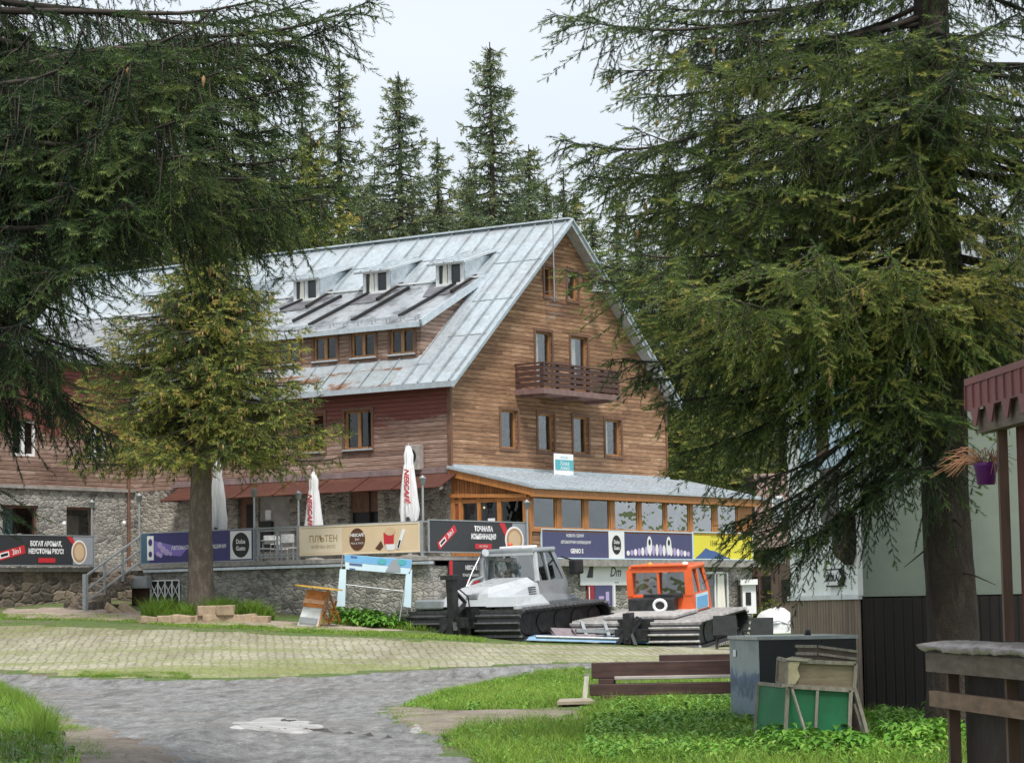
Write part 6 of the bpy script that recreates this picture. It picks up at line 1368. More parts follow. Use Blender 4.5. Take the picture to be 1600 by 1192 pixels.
def bark_mat(name, a, b):
    t = NT(name); v = t.map(t.obj, (1, 1, .35)); n = t.noise(v, 7, 8, .75, .5); n2 = t.noise(t.obj, 1.1, 4)
    vo = t.n('TexVoronoi', feature='DISTANCE_TO_EDGE'); t.L(t.map(t.obj, (1, 1, .5)), vo.inputs['Vector']); vo.inputs['Scale'].default_value = 30
    e = t.ramp(vo.outputs['Distance'], [(0, 0), (.12, 1)])
    c = t.ramp(n, [(.3, mul(a, .6)), (.5, a), (.72, b)]); c = t.mix(.25, c, t.mix(e, (.25, .25, .25), (1, 1, 1)), 'MULTIPLY')
    return t.fin(c, .9, 0, t.math('ADD', n, t.math('MULTIPLY', e, .25)), .03, 1)
M_bark = bark_mat('spruce_bark', (.052, .036, .028), (.105, .08, .064)); M_bark2 = bark_mat('grey_spruce_bark', (.14, .11, .085), (.28, .23, .19)); M_limb = mat('limb_bark', (.05, .038, .03), .9, ns=6, amt=.35)
M_cone = mat('spruce_cones', (.33, .20, .09), .8, ns=7, amt=.3)

def frames(D, rng):
    D = D / np.linalg.norm(D, axis=1, keepdims=True); r = rng.normal(size=D.shape); S = np.cross(D, r); S /= np.linalg.norm(S, axis=1, keepdims=True); return D, S, np.cross(D, S)
def twigs(O, D, L, tint, nn, nl, nw, rng, cone=.75):
    """needle brushes: N twigs of nn needles, each one triangle"""
    D, S, U = frames(D, rng); N = len(O); k = np.arange(nn); t = (k + .5) / nn; az = k * 2.39996
    ca, sa = np.cos(az), np.sin(az); fw = .55 + .35 * t
    rad = S[:, None] * ca[None, :, None] + U[:, None] * sa[None, :, None]; tan = -S[:, None] * sa[None, :, None] + U[:, None] * ca[None, :, None]
    jit = rng.uniform(.7, 1.3, (N, nn, 1)); base = O[:, None] + D[:, None] * (t[None, :, None] * L[:, None, None] * .92)
    tip = base + (D[:, None] * fw[None, :, None] + rad * cone) * (nl * jit) * (np.clip(L, 0, 2)[:, None, None] * 0 + 1)
    w_ = tan * (nw / 2); V = np.stack([base - w_, base + w_, tip], 2).reshape(-1, 3)
    F = np.arange(len(V)).reshape(-1, 3); T = np.repeat(tint, nn * 3) + np.tile(np.array([-.04, -.04, .06]), N * nn)
    return V, F, np.clip(T, 0, 1)
class Crown:
    def __init__(s, seed): s.r = np.random.default_rng(seed); s.O = []; s.D = []; s.L = []; s.T = []; s.limb = MB(); s.cones = []; s.stem = MB()
    def branch(s, P0, P1, sag=.1, l2=.9, st=.14, tw=.16, tsp=.075, pend=.35, r0=.045, base_t=.4, s0=.15, flat=.5, dead=0, tipup=.0, cone=0, stems=True, var=.12):
        r = s.r; P0, P1 = np.array(P0, float), np.array(P1, float); Lb = np.linalg.norm(P1 - P0)
        k = max(4, int(Lb / .3)); ss = np.linspace(0, 1, k + 1)
        side_w = np.cross(P1 - P0, [0, 0, 1]); side_w = side_w / (np.linalg.norm(side_w) + 1e-6); a1 = r.uniform(-.07, .07) * Lb; a2 = r.uniform(-.04, .04) * Lb; a3 = r.uniform(-.035, .035) * Lb; a4 = r.uniform(0, 6)
        def C_(q): q = np.asarray(q)[..., None]; return P0 + (P1 - P0) * q + np.array([0, 0, 1]) * (-sag * Lb * 4 * q * (1 - q) + tipup * Lb * np.maximum(0, q - .7) ** 2) + side_w * (a1 * np.sin(q * 3.14) + a2 * np.sin(q * 9)) + np.array([0, 0, 1]) * a3 * np.sin(q * 7 + a4) * q * (1 - q) * 3
        pts = C_(ss); s.limb.tube([tuple(p) for p in pts], [max(.005, r0 * (1 - q) ** .8 + .004) for q in ss], 5, False)
        bt = base_t + r.uniform(-var, var)
        n = int(Lb * (1 - s0) / st)
        for i in range(n + 1):
            q = s0 + (1 - s0) * (i + r.uniform(-.3, .3)) / max(1, n); q = min(max(q, 0.02), 1.)
            p = C_(q); f = C_(min(1, q + .03)) - C_(q - .03); f = f / np.linalg.norm(f); sd = np.cross(f, [0, 0, 1]); sd /= np.linalg.norm(sd) + 1e-6
            env = min(1, (1 - q) * Lb / 1.1 + .22) * min(1, .45 + q * 1.2)
            for sgn in (-1, 1):
                if r.random() < dead: continue
                l = l2 * env * r.uniform(.55, 1.15)
                pd = r.random() < pend
                if pd: d = f * r.uniform(.0, .4) + sd * sgn * r.uniform(.05, .35) + np.array([0, 0, -1.]) * r.uniform(.7, 1.1); l *= r.uniform(.6, .95)
                else: d = f * r.uniform(.5, .9) + sd * sgn * r.uniform(.55, .9) + np.array([0, 0, 1]) * r.uniform(-.45, .12)
                d = d / np.linalg.norm(d); m_ = max(2, int(l / tsp)); u = (np.arange(m_) + .5) / m_ * l
                pp = p + d[None] * u[:, None] + np.array([0, 0, -1.])[None] * (u[:, None] ** 2) * (.25 if not pd else 0) / max(l, .3)
                if stems: e = pp[-1]; s.stem.tube([tuple(p), tuple(pp[len(pp) // 2]), tuple(e)], [.008, .006, .003], 3, False)
                lat = np.cross(d, [0, 0, 1.]); lat /= np.linalg.norm(lat) + 1e-6
                sg = np.where(np.arange(m_) % 2, 1, -1)[:, None]
                dd = d[None] * r.uniform(.45, .9, (m_, 1)) + lat[None] * sg * r.uniform(.3, .8, (m_, 1)) + np.array([0, 0, -1.])[None] * r.uniform(-.05, .65, (m_, 1)) * (1.3 if pd else 1)
                ll = tw * r.uniform(.6, 1.25, m_) * (1.1 - .45 * u / l)
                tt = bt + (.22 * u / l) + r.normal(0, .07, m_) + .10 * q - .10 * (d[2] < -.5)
                s.O.append(pp); s.D.append(dd); s.L.append(ll); s.T.append(tt)
                s.O.append(pp[-1:]); s.D.append(d[None] + np.array([[0, 0, -.15]])); s.L.append(np.array([tw * 1.1])); s.T.append(tt[-1:] + .08)
                s.O.append(p[None] + r.normal(0, .02, (1, 3))); s.D.append(f[None] + r.normal(0, .2, (1, 3))); s.L.append(np.array([tw])); s.T.append(np.array([bt - .1]))
                if cone and q > .45 and r.random() < cone: s.cones.append(pp[-1] + r.normal(0, .03, 3))
    def make(s, root, m_, nn, nl, nw, lm=None, cone_sz=.13, name='crown', cap=None):
        O, D, L, T = np.concatenate(s.O), np.concatenate(s.D), np.concatenate(s.L), np.concatenate(s.T)
        V, F, tt = twigs(O, D, L, np.clip(T, .02, 1), nn, nl, nw, s.r)
        c = fastmesh(name, V, F, m_, root, tt)
        lb = s.limb.build('limbs', lm or M_limb, root)
        if s.stem.v: s.stem.build('twig_stems', lm or M_limb, c)
        if s.cones:
            m = MB()
            for p in s.cones:
                z = cone_sz * s.r.uniform(.8, 1.2); w_ = z * .16
                m.lathe([(.0, 0), (w_, -z * .25), (w_ * .9, -z * .6), (0, -z)], p, 5)
            tag(m.build('cones', M_cone, c), kind='stuff')
        print('crown', len(O), 'twigs', len(F), 'tris'); return c
def trunk(root, base, path, m_, n=22, rough=.06, seed=1, flare=.5):
    rg = random.Random(seed); vs, fs = [], []; rows = 60; tot = len(path) - 1; ph = [rg.uniform(0, 6.28) for _ in range(4)]
    for i in range(rows + 1):
        q = i / rows * tot; k = min(tot - 1, int(q)); f = q - k; (x0, y0, z0, r0), (x1, y1, z1, r1) = path[k], path[k + 1]
        x, y, z, r_ = x0 + (x1 - x0) * f, y0 + (y1 - y0) * f, z0 + (z1 - z0) * f, r0 + (r1 - r0) * f
        fl = flare * math.exp(-z / .45)
        for j in range(n):
            t_ = 2 * math.pi * j / n; k_ = 1 + rough * math.sin(3 * t_ + ph[0] + z * .4) + rough * .6 * math.sin(7 * t_ + ph[1] + z) + rg.uniform(-.03, .03)
            k_ += fl * (1 + .5 * math.sin(5 * t_ + ph[2])); vs.append((x + r_ * k_ * math.cos(t_), y + r_ * k_ * math.sin(t_), z))
    for i in range(rows):
        for j in range(n): fs.append((i * n + j, i * n + (j + 1) % n, (i + 1) * n + (j + 1) % n, (i + 1) * n + j))
    m = MB(); m.add(vs, fs, True); return m.build('trunk', m_, root)

# ---- right foreground spruce -----------------------------------
YR = 32.; pr = at(1490, 1130, YR); gR = G(pr.x, YR) - .08; baseR = np.array([pr.x, YR, gR])
tR = thing('spruce_tree', 'big dark spruce with thick bare lower trunk between the cabin and the kiosk', 'spruce', tuple(baseR), 0)
rg = np.random.default_rng(5)
xr = lambda z: .02 * math.sin(z * .5) + .004 * z
trunk(tR, baseR, [(0, 0, 0, .335), (.02, 0, 1.2, .315), (-.02, 0, 3.0, .295), (.03, 0, 5, .275), (.0, 0, 7.5, .25), (.05, 0, 10.5, .19), (.05, 0, 16, .05)], M_bark, seed=3, flare=.35)
cr_ = Crown(11)
def tipR(px, py, Y): p = at(px, py, Y); return np.array([p.x, p.y, p.z]) - baseR
guided = [  # tip px, py, depth, rise above tip where it leaves the trunk (m), tint
    (872, 38, 30.5, 1.0, .40), (900, 8, 33.5, .8, .4), (958, 122, 31, .9, .45), (990, 165, 33, .9, .4), (876, 232, 30.5, 1.0, .38), (915, 262, 32.5, .8, .42), (925, 288, 31, 1.2, .44), (985, 215, 29.5, .7, .42),
    (968, 348, 32, 1.2, .4), (938, 430, 30.5, 1.3, .42), (978, 402, 29, 1.2, .55), (1010, 445, 28.5, 1.0, .60), (1075, 470, 28, .9, .58), (1012, 500, 32, 1.5, .4), (960, 572, 31, 1.5, .38), (1000, 600, 32.5, 1.3, .36), (1035, 640, 31, 1.5, .38),
    (1090, 560, 30, 1.2, .42), (1120, 640, 31, 1.3, .38), (1062, 718, 31.5, 1.7, .36), (1135, 830, 32, 1.9, .33), (1168, 845, 30.5, 1.8, .34), (1200, 868, 31.5, 1.7, .34), (1255, 850, 31, 1.4, .34), 
    (1180, 760, 30, 1.4, .36), (1150, 700, 33, 1.3, .34), 
    (1180, 420, 28, .8, .60), (1280, 400, 27.8, .6, .62), (1380, 410, 28, .5, .66), (1430, 470, 28.5, .4, .66), (1240, 520, 29, .6, .50), (1330, 560, 29.5, .5, .45), (1180, 190, 28.5, .4, .55), (1100, 300, 29, .6, .5), (1170, 280, 28.8, .5, .56), (1300, 170, 28.5, .3, .6), (1420, 250, 28.6, .2, .64), (1440, 300, 28.6, .2, .7), (1560, 430, 28.7, .3, .66), (1590, 380, 28.4, .3, .64), (1600, 300, 29, .2, .6), (1540, 200, 29, .2, .6), (1040, 90, 29.5, .5, .48), (1150, 60, 29, .3, .5), (1260, 40, 28.6, .3, .55), (1400, 60, 28.4, .2, .58), (1020, 20, 32, .6, .4), (1500, 90, 28.5, .2, .58),
    (1640, 520, 30.5, .4, .5), (1700, 600, 31, .6, .4), (1680, 250, 30, .3, .5), (1720, 100, 31, .3, .5), (1010, 520, 30, 1.1, .52), (1130, 520, 29.3, .8, .5), (1050, 360, 30, .8, .48), (1000, 320, 30, .9, .45),
    (1385, 690, 30, .9, .34), (1425, 740, 29.8, .7, .36), (1325, 650, 30, 1.0, .38), (1275, 640, 31, 1.1, .34), (1375, 600, 29.5, .7, .46), (1415, 640, 29.5, .6, .42), (1350, 760, 31, 1.2, .32), (1560, 540, 30, .6, .4), (1610, 560, 30.5, .7, .4), (1580, 480, 29.5, .5, .46), (1300, 590, 30.5, 1.0, .4), (1220, 600, 30.5, 1.1, .4)]
for (x, y, Y, rise, bt) in guided:
    tp = tipR(x, y, Y); h0 = tp[2] + rise; p0 = np.array([xr(h0), 0, h0]) + (tp - [0, 0, tp[2]]) * .04
    cr_.branch(p0, tp, sag=rg.uniform(.03, .09), l2=rg.uniform(.95, 1.25), st=.125, tw=.17, tsp=.06, pend=.36, r0=.038, base_t=bt, s0=.22 if y > 560 else .12, dead=.12 if y > 560 else .05, tipup=.25, cone=.006)
for i in range(104):
    h = rg.uniform(6.0, 13.5); az = rg.uniform(0, 6.283)
    if h < 7.5 and math.sin(az) < 0 and abs(math.cos(az)) < .45: continue
    Lb = (4.9 - max(0, h - 6) * .33) * rg.uniform(.65, 1.05); dr = .75 - .07 * h + rg.uniform(-.2, .2)
    cr_.branch([xr(h), 0, h], [math.cos(az) * Lb, math.sin(az) * Lb, h - dr - .35], sag=.05, l2=1.0, st=.16, tw=.17, tsp=.07, pend=.36, r0=.035, base_t=rg.uniform(.28, .42), s0=.15, dead=.1, tipup=.2, cone=.01)
for i in range(16):   # bare dead snags low on the trunk
    h = rg.uniform(2.0, 5.0); az = rg.uniform(0, 6.283); l = rg.uniform(.3, 1.1); p0 = np.array([0, 0, h]); p1 = p0 + [math.cos(az) * l, math.sin(az) * l, -rg.uniform(0, .4)]
    cr_.limb.tube([tuple(p0), tuple((p0 + p1) / 2 + [0, 0, .04]), tuple(p1)], [.02, .013, .004], 5, False)
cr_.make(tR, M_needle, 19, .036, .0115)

# ---- left foreground spruce ------------------------------------
YL = 24.5; pl_ = at(-92, 1120, YL); gL = G(pl_.x, YL); baseL = np.array([pl_.x, YL, gL])
tL = thing('spruce_tree', 'dark hanging spruce whose boughs fill the upper left corner, trunk outside the frame', 'spruce', tuple(baseL))
trunk(tL, baseL, [(0, 0, 0, .36), (0, 0, 2, .32), (0, 0, 6, .28), (0, 0, 10, .2), (0, 0, 16, .05)], M_bark, seed=8, flare=.1)
cr_ = Crown(23)
def tipL(px, py, Y): p = at(px, py, Y); return np.array([p.x, p.y, p.z]) - baseL
gl = [(577, 22, 24, -.15, .30), (545, 45, 24.5, .0, .3), (500, 62, 24, .1, .3), (470, 20, 25.5, .1, .3), (440, 5, 23.5, .3, .32), (462, 150, 24, .5, .3), (440, 215, 25, .7, .3), (455, 262, 24, .7, .3), (380, 120, 22.5, .4, .42), (420, 290, 23, .9, .4), (330, 180, 21.8, .4, .5), (350, 250, 22, .6, .5), (540, 305, 24.5, 1.3, .34), (512, 322, 23.8, 1.3, .34), (462, 345, 24.5, 1.4, .32), (430, 340, 23.5, 1.2, .34), (290, 345, 22.5, .9, .38),
      (150, 560, 23, 1.2, .28), (120, 640, 24, 1.4, .26), (170, 690, 25, 1.6, .28), (60, 650, 23.5, 1.0, .24), (10, 655, 24, .8, .24), (90, 560, 22.5, .9, .26), (30, 520, 22.2, .7, .26), (100, 300, 22, .5, .34), (200, 330, 22, .6, .4), (180, 200, 21.8, .4, .36), (250, 80, 21.8, .2, .42), (120, 60, 21.8, .1, .36), (60, 180, 22, .3, .3), (330, 30, 22.5, .2, .38), (20, 400, 22, .5, .28), (150, 430, 22, .7, .32), (400, 60, 23, .2, .4), (280, 140, 23, .4, .4), (320, 305, 22.5, .9, .36), (250, 335, 23.5, 1.0, .32), (180, 400, 23, .9, .3), (390, 310, 24.5, 1.0, .3), (430, 120, 25, .5, .3), (360, 80, 24.5, .3, .34), (50, 60, 23, .1, .3), (100, 150, 23.5, .3, .3), (220, 270, 24, .7, .3), (140, 240, 22.5, .5, .34), (40, 280, 23, .5, .28), (450, 330, 25, 1.1, .3)]
for (x, y, Y, rise, bt) in gl:
    tp = tipL(x, y, Y); h0 = tp[2] + rise; p0 = np.array([0, 0, h0])
    big = 1 if x > 200 else .85
    cr_.branch(p0, tp, sag=rg.uniform(.03, .08), l2=1.0 * big, st=.105, tw=.165, tsp=.052, pend=.58, r0=.042, base_t=bt, s0=.12, dead=.05, tipup=.3, cone=.004)
for i in range(48):
    h = rg.uniform(3.2, 10.5); az = rg.uniform(-1.9, 1.9) if i % 3 else rg.uniform(0, 6.28); Lb = rg.uniform(2.0, 3.4) - .06 * h
    if h < 6.6: Lb = min(Lb, 1.0 + .5 * max(0, h - 4.6))
    cr_.branch([0, 0, h], [math.cos(az) * Lb, math.sin(az) * Lb, h - rg.uniform(.5, 1.1)], sag=.05, l2=.95, st=.14, tw=.16, tsp=.065, pend=.5, base_t=rg.uniform(.18, .32), s0=.15, dead=.08, tipup=.2)
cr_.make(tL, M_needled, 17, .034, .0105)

# ---- the spruce in the stone edged bed --------------------------
YM = 79.6; pm = at(313, 940, YM); gM = G(pm.x, YM); baseM = np.array([pm.x, YM, gM])
tM = thing('spruce_tree', 'rounded cone laden spruce with bare thick trunk standing in front of the blue board', 'spruce', tuple(baseM))
trunk(tM, baseM, [(0, 0, 0, .40), (0, 0, 1.5, .37), (.05, 0, 4.0, .33), (.2, 0, 7, .24), (.35, 0, 11.6, .04)], M_bark2, seed=4, flare=.25)
cr_ = Crown(31)
zt_m = 11.7
def envM(h):  # half width of the crown by height
    pts = [(3.6, 3.4), (4.3, 3.9), (5.6, 4.3), (6.4, 3.8), (7.5, 3.5), (8.6, 3.1), (9.6, 2.5), (10.5, 1.7), (11.2, 1.0), (11.8, .35)]
    for (a, x), (b, y) in zip(pts, pts[1:]):
        if a <= h <= b: return x + (y - x) * (h - a) / (b - a)
    return .3
for i in range(235):
    h = 4.9 + 6.7 * (i / 235) ** 1.02 + rg.uniform(-.1, .1); az = i * 2.39996 + rg.uniform(-.3, .3); Lb = envM(min(h, 11.7)) * rg.uniform(.62, 1.1)
    if h < 4.6 and math.cos(az) > 0: Lb *= 1.0
    cx_ = .05 + .045 * (h - 4)
    cr_.branch([cx_, 0, h + .5], [cx_ + math.cos(az) * Lb, math.sin(az) * Lb, h + .25 - .10 * Lb], sag=.05, l2=.85, st=.24, tw=.27, tsp=.14, pend=.3, r0=.05, base_t=rg.uniform(.22, .52), s0=.22, dead=.12, tipup=.35, cone=.2, var=.14)
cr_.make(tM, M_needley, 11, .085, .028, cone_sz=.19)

# ---- background spruces: three builds, copied -------------------
def far_tree(seed, H_, wid, n_br, dens, mt, gap=0, name='spruce_tree'):
    root = thing(name, 'x', 'spruce'); c = Crown(seed); r = np.random.default_rng(seed)
    m = MB(); m.tube([(0, 0, 0), (.05, 0, H_ * .4), (0, .05, H_ * .8), (0, 0, H_)], [.28, .2, .09, .02], 8); m.build('trunk', M_bark, root)
    for i in range(n_br):
        q = (i + r.uniform(0, 1)) / n_br; h = H_ * (.08 + .91 * q); az = i * 2.39996 + r.uniform(-.5, .5)
        Lb = wid * (1 - q) ** .82 * r.uniform(.55, 1.2) + .22
        if gap and math.sin(h * 2.1 + az * .5) > 1 - gap: continue
        up = .25 * q - .22
        c.branch([0, 0, h], [math.cos(az) * Lb, math.sin(az) * Lb, h + up * Lb + r.uniform(-.15, .15)], sag=.06, l2=.32 * Lb + .22, st=.30 * dens, tw=.30, tsp=.20 * dens, pend=.35, r0=.04, base_t=r.uniform(.28, .5), s0=.12, tipup=.5, stems=False, cone=.03 if q > .6 else 0)
    c.make(root, mt, 7, .13, .05, cone_sz=.2); return root
P1 = far_tree(41, 21, 3.7, 225, 1.0, M_needlef); P2 = far_tree(43, 19, 2.8, 205, 1.0, M_needlef, .25); P3 = far_tree(47, 16, 4.3, 180, 1.05, M_needley); P4 = far_tree(53, 17, 2.0, 130, 1.1, M_needlef, .35)
PH_ = {1: (P1, 21), 2: (P2, 19), 3: (P3, 16), 4: (P4, 17)}; used = {}
def hz(px): return HORIZ - ROLL * (px - 800)
def put(px, py, Y, v, label, group='spruces behind the lodge', wide=1.):
    p = at(px, py, Y); g = G(p.x, Y) - .2; root, h = PH_[v]
    o = root if v not in used else copy_tree(root); used[v] = 1
    s_ = (p.z - g) / h; o.location = (p.x, Y, g); o.scale = (s_ ** .5 * wide, s_ ** .5 * wide, s_); o.rotation_euler = (0, 0, rnd.uniform(0, 6.28)); tag(o, label, 'spruce', group)
skyline = [(472, 112, 112, 2, 'slender spruce at the left end of the open sky'), (530, 84, 110, 2, 'sparse thin topped spruce, second from the left against the open sky'), (622, 112, 108, 1, 'full spruce with side tip, left of the middle gap above the roof'), (683, 215, 116, 2, 'short spruce between the two tallest ones above the roof'), (765, 66, 106, 1, 'tallest spruce of all above the roof ridge'),
           (826, 226, 112, 1, 'spruce whose tip shows just right of the tallest one'), (880, 262, 118, 4, 'thin spindly spruce just over the gable tip'), (735, 268, 120, 2, 'low spruce half hidden at the left of the tallest one'), (485, 205, 101, 3, 'olive cone laden spruce over the left part of the roof'), (585, 262, 113, 2, 'low spruce left of the full one above the roof')]
for x, y, Y, v, lb in skyline: put(x, y, Y, v, lb, wide=1.0)
deep = []
xs_l = [(430, 190, 118, 1), (395, 150, 108, 1), (350, 210, 115, 3), (310, 120, 110, 1), (265, 200, 118, 2), (220, 140, 112, 1), (170, 190, 118, 1), (125, 120, 110, 2), (80, 180, 116, 1), (35, 130, 112, 1), (-10, 170, 116, 3)]
nm = ['first', 'second', 'third', 'fourth', 'fifth', 'sixth', 'seventh', 'eighth', 'ninth', 'tenth', 'eleventh', 'twelfth', 'thirteenth', 'fourteenth', 'fifteenth', 'sixteenth']
for k, (x, y, Y, v) in enumerate(xs_l): put(x, y, Y, v, 'background spruce seen through the left boughs, %s one left of the open sky' % nm[k], 'spruces behind the left boughs')
xs_r = [(925, 335, 108, 1), (962, 300, 112, 2), (1000, 350, 106, 1), (1045, 250, 112, 1), (1090, 330, 104, 3), (1137, 150, 108, 1), (1185, 270, 112, 2), (1235, 300, 106, 1), (1290, 230, 114, 1), (1340, 330, 110, 2), (1400, 280, 116, 1), (1470, 330, 118, 2), (1540, 300, 116, 1), (1600, 340, 118, 1)]
for k, (x, y, Y, v) in enumerate(xs_r): put(x, y, Y, v, 'background spruce right of the gable, %s one from the roof verge' % nm[k], 'spruces right of the gable')
xs_f = [(560 + 42 * k, [282, 310, 290, 305, 285, 300, 296, 280, 300][k], 124 + (k % 3) * 4, (1, 3, 1, 1, 3, 1, 2, 1, 3)[k]) for k in range(9)]
for k, (x, y, Y, v) in enumerate(xs_f): put(x, y, Y, v, 'low distant spruce just over the roof ridge, %s one from the left' % nm[k], 'low spruces along the ridge', 1.15)
for k, (x, y, Y, v) in enumerate([(1065, 640, 99, 3), (1110, 600, 103, 1), (1150, 600, 124, 3), (1200, 560, 126, 1), (1240, 600, 128, 1)]): put(x, y, Y, v, 'low bushy spruce behind the veranda end, %s one from the lodge corner' % nm[k], 'low spruces behind the veranda', 1.25)
# far wood as one mass beyond
Vs, Fs, Ts = [], [], []
r = np.random.default_rng(77); N = 26000
X = r.uniform(-75, 75, N); Yw = 150 + r.uniform(0, 25, N); Hc = 11 + 4 * np.sin(X * .9) + 3 * np.sin(X * 2.3 + 1); Z = 2 + r.random(N) ** .8 * (Hc)
V_, F_, T_ = twigs(np.stack([X, Yw, Z], 1), r.normal(size=(N, 3)) + [0, 0, -.3], np.full(N, 1.2), r.uniform(.1, .6, N), 7, .7, .3, r)
tag(fastmesh('far_wood', V_, F_, M_needlef, None, T_), 'distant dark spruce wood behind everything', 'wood', kind='stuff')

# ================================================================ grass and weeds
def leafmat(name, stops):
    return foliage_mat(name, stops, .5)
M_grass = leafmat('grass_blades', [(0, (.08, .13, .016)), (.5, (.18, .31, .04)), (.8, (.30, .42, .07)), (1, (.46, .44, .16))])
M_weed = leafmat('broad_weed_leaves', [(0, (.05, .12, .02)), (.45, (.12, .29, .04)), (.7, (.24, .42, .07)), (1, (.44, .54, .18))])
def scatter_px(poly, n, r, dens_far=1.):
    """points on the ground inside a world polygon"""
    x0, x1 = min(p[0] for p in poly), max(p[0] for p in poly); y0, y1 = min(p[1] for p in poly), max(p[1] for p in poly); out = []
    while len(out) < n:
        x, y = r.uniform(x0, x1), r.uniform(y0, y1)
        if inside((x, y), poly): out.append((x, y, G(x, y)))
    return np.array(out)
def blades(P, h, w, r, lean=.35):
    N = len(P); az = r.uniform(0, 6.283, N); d = np.stack([np.cos(az), np.sin(az), 0 * az], 1); hh = h * r.uniform(.5, 1.3, N)[:, None]; la = az + r.normal(0, 1, N); ld = np.stack([np.cos(la), np.sin(la), 0 * la], 1) * r.uniform(.1, 1, N)[:, None] * lean
    up = np.array([[0, 0, 1.]]); w_ = d * w / 2 * r.uniform(.7, 1.3, N)[:, None]
    a, b = P - w_, P + w_; m1 = P + up * hh * .55 + ld * hh * .35; c, e = m1 - w_ * .7, m1 + w_ * .7; t = P + up * hh * .95 + ld * hh
    V = np.stack([a, b, e, c, t], 1).reshape(-1, 3); k = np.arange(N)[:, None] * 5
    F = np.concatenate([k + [0, 1, 2], k + [0, 2, 3], k + [3, 2, 4]], 1).reshape(-1, 3); return V, F
def patchy(P, r, sc=1.1): return .5 + .5 * np.sin(P[:, 0] * sc * 2.1 + 1.3 * np.sin(P[:, 1] * sc * 1.3)) * np.sin(P[:, 1] * sc + 2 * np.sin(P[:, 0] * sc * .7))
grr = np.random.default_rng(9); GV, GF, GT = [], [], []; off = 0
def add_grass(poly, n, h, w, t0=.45, lean=.35, thin=0.):
    global off
    P = scatter_px(poly, n, grr)
    if thin: P = P[(patchy(P, grr) + grr.normal(0, .15, len(P))) > thin]
    hm = h * (.6 + .8 * patchy(P, grr, 2.3))
    V, F = blades(P, 1., w, grr, lean); V = V.reshape(-1, 5, 3); V = P[:, None] + (V - P[:, None]) * np.stack([np.ones_like(hm) * .5 + hm * 0 + hm * .5, np.ones_like(hm) * .5 + hm * .5, hm], 1)[:, None] * np.array([1, 1, 1.])
    # keep width independent of height
    V[:, :2] = V[:, :2]; V = V.reshape(-1, 3)
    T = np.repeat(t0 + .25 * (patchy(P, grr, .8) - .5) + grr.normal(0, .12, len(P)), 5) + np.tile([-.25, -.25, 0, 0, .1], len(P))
    GV.append(V); GF.append(F + off); GT.append(np.clip(T, 0, 1)); off += len(V)
right_poly = gp2([(700, 1165), (690, 1150), (730, 1135), (800, 1128), (900, 1120), (930, 1100), (1130, 1095), (1200, 1100), (1345, 1112), (1480, 1130), (1600, 1150)]) + [(8.5, 30), (8.5, 19), (0.0, 19)] + gp2([(745, 1192)])
mid_poly = gp2([(620, 1107), (690, 1082), (770, 1064), (850, 1048), (905, 1043), (925, 1060), (915, 1095), (870, 1104), (800, 1112), (700, 1112)])
add_grass(right_poly, 60000, .16, .012, .5); add_grass(mid_poly, 26000, .12, .016, .55)
add_grass(gp2([(920, 1042), (1140, 1040), (1140, 1100), (920, 1100)]), 9000, .12, .016, .5)
left_poly = gp2([(-30, 1070), (0, 1076), (40, 1100), (75, 1125), (98, 1160), (110, 1192)]) + [(-3.6, 22), (-3.9, 18), (-7, 18), (-9, 30)]
add_grass(left_poly, 26000, .22, .012, .42)
add_grass(gp2([(0, 1078), (40, 1103), (70, 1128), (90, 1165), (60, 1165), (30, 1120), (0, 1100)]), 6000, .30, .011, .4)
bed = gp2([(238, 952), (300, 958), (360, 958), (408, 954), (415, 940), (330, 935), (245, 940)])
cb = W(-6.9, 6.0); bed = [(cb.x - 2.3, cb.y - .9), (cb.x + 1.2, cb.y - 1.2), (pm.x + 2.0, YM - 1.2), (pm.x + 2.1, YM + 1.0), (pm.x - 1.5, YM + 1.2), (pm.x - 1.8, YM - 1.0)]
bed = [(pm.x - 1.55, YM - .75), (pm.x + 1.9, YM - .95), (pm.x + 2.3, YM - .2), (pm.x + 1.2, YM + 1.0), (pm.x - 1.2, YM + .9), (pm.x - 1.8, YM - .2)]
bed_z = .12
add_grass(bed, 8000, .50, .03, .32, .6)
add_grass(gp2([(0, 960), (160, 961), (330, 972), (520, 982), (640, 990), (760, 996), (760, 1003), (640, 997), (480, 990), (300, 981), (150, 970), (0, 968)]), 16000, .06, .03, .62)
add_grass(gp2([(515, 960), (640, 958), (735, 975), (735, 992), (640, 985), (525, 978)]), 9000, .22, .03, .42)
add_grass(gp2([(130, 1050), (290, 1051), (300, 1060), (120, 1057)]), 5000, .05, .02, .5)
add_grass(gp2([(0, 975), (300, 985), (640, 1000), (900, 1006), (900, 1034), (640, 1042), (300, 1055), (0, 1045)]), 36000, .03, .03, .78, .8, .55)
add_grass(gp2([(1135, 950), (1245, 948), (1245, 985), (1135, 985)]), 5000, .25, .03, .5)
add_grass(gp2([(590, 1120), (640, 1096), (720, 1074), (810, 1056), (860, 1052), (700, 1092), (640, 1112), (700, 1150), (720, 1175), (690, 1172), (640, 1140)]), 2600, .07, .014, .55, .5, .35)
add_grass(gp2([(600, 1107), (700, 1108), (900, 1104), (930, 1122), (830, 1135), (700, 1155), (660, 1150)]), 3500, .06, .014, .6, .5, .5)
add_grass(gp2([(75, 1105), (110, 1120), (150, 1160), (175, 1192), (110, 1192), (90, 1150)]), 2200, .09, .013, .5, .5, .35)
g_ = fastmesh('grass', np.concatenate(GV), np.concatenate(GF), M_grass, None, np.concatenate(GT)); tag(g_, 'bright green grass along the road and between the cobbles', 'grass', kind='stuff')
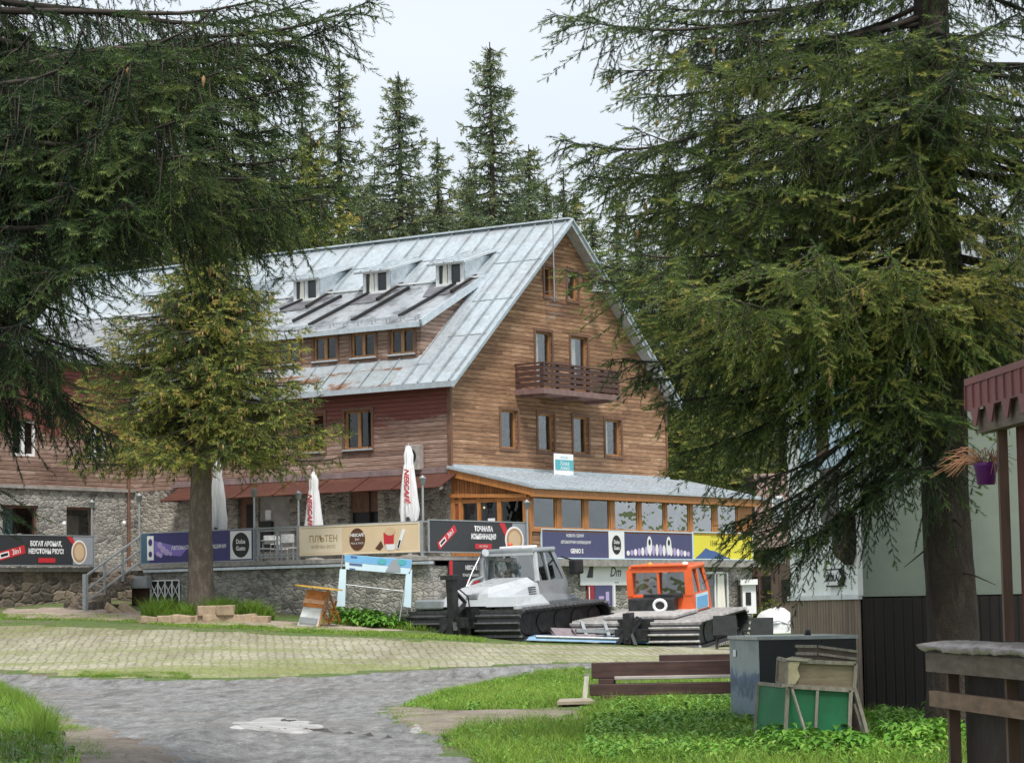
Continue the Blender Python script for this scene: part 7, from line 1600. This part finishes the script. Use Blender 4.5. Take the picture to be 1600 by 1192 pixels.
# broad leaved weeds
def weeds(poly, n, size, h, r, t0=.45, nl=6):
    P = scatter_px(poly, n, r); V, F, T = [], [], []; o_ = 0
    for p in P:
        k = r.integers(nl - 2, nl + 3); s_ = size * r.uniform(.5, 1.25); hh = h * r.uniform(.4, 1.2); tt = t0 + r.normal(0, .1)
        for j in range(k):
            az = r.uniform(0, 6.283); d = np.array([math.cos(az), math.sin(az), 0]); sd = np.array([-d[1], d[0], 0]); z0 = hh * r.uniform(.3, 1.); b = p + d * s_ * .25 + [0, 0, z0]; e1 = r.uniform(-.1, .6); w_ = s_ * r.uniform(.24, .4)
            c1 = b + d * s_ * .4 + np.array([0, 0, 1]) * s_ * .25 * e1; c2 = b + d * s_ * .8 + np.array([0, 0, 1]) * s_ * (.25 * e1 - .10); tip = b + d * s_ * 1.05 + np.array([0, 0, 1]) * s_ * (.1 * e1 - .3); lift = np.array([0, 0, .12 * s_])
            V += [b, c1 + sd * w_ + lift, c1, c1 - sd * w_ + lift, c2 + sd * w_ * .7 + lift, c2, c2 - sd * w_ * .7 + lift, tip]; F += [(o_, o_ + 2, o_ + 1), (o_, o_ + 3, o_ + 2), (o_ + 1, o_ + 2, o_ + 5), (o_ + 1, o_ + 5, o_ + 4), (o_ + 2, o_ + 3, o_ + 6), (o_ + 2, o_ + 6, o_ + 5), (o_ + 4, o_ + 5, o_ + 7), (o_ + 5, o_ + 6, o_ + 7)]
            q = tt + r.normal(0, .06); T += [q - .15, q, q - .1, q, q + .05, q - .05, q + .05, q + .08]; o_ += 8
    return np.array(V), np.array(F), np.clip(np.array(T), 0, 1)
rw = np.random.default_rng(15); WV, WF, WT = [], [], []; o2 = 0
for poly, n, sz, h, t0 in ((right_poly, 1300, .08, .10, .5), (gp2([(960, 1105), (1130, 1100), (1225, 1125), (1225, 1160), (1330, 1165), (1460, 1130), (1480, 1192), (900, 1192), (930, 1130)]), 1500, .105, .15, .55), (gp2([(1190, 1150), (1340, 1160), (1360, 1185), (1200, 1185)]), 170, .14, .24, .42), (gp2([(1360, 1140), (1480, 1125), (1530, 1160), (1400, 1180)]), 260, .15, .26, .55), (gp2([(520, 965), (600, 965), (650, 978), (600, 984), (530, 978)]), 200, .28, .40, .4), (mid_poly, 350, .09, .10, .55), (left_poly, 250, .12, .2, .4)):
    V, F, T = weeds(poly, n, sz, h, rw, t0); WV.append(V); WF.append(F + o2); WT.append(T); o2 += len(V)
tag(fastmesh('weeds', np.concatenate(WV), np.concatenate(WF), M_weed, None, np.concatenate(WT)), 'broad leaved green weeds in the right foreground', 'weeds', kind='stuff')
# grit on the road
m = MB(); rg2 = random.Random(31)
for k in range(1500):
    x, y = rg2.uniform(-7, 4), 22 + 42 * rg2.random() ** 1.6; s_ = rg2.uniform(.008, .028) if k % 25 else .045
    if x > .2 and y < 45: continue
    z = G(x, y) + .03; vs = [(x + s_ * rg2.uniform(.6, 1.2) * dx, y + s_ * rg2.uniform(.6, 1.2) * dy, z + s_ * .5 * dz_) for dx, dy, dz_ in ((-1, 0, 0), (0, -1, 0), (1, 0, 0), (0, 1, 0), (0, 0, 1.2))]; m.add(vs, [(0, 1, 4), (1, 2, 4), (2, 3, 4), (3, 0, 4)])
tag(m.build('road_grit', mat('pale_grit', (.22, .205, .19), .9, ns=3, amt=.4)), 'loose stones scattered over the broken asphalt', 'gravel', kind='stuff')
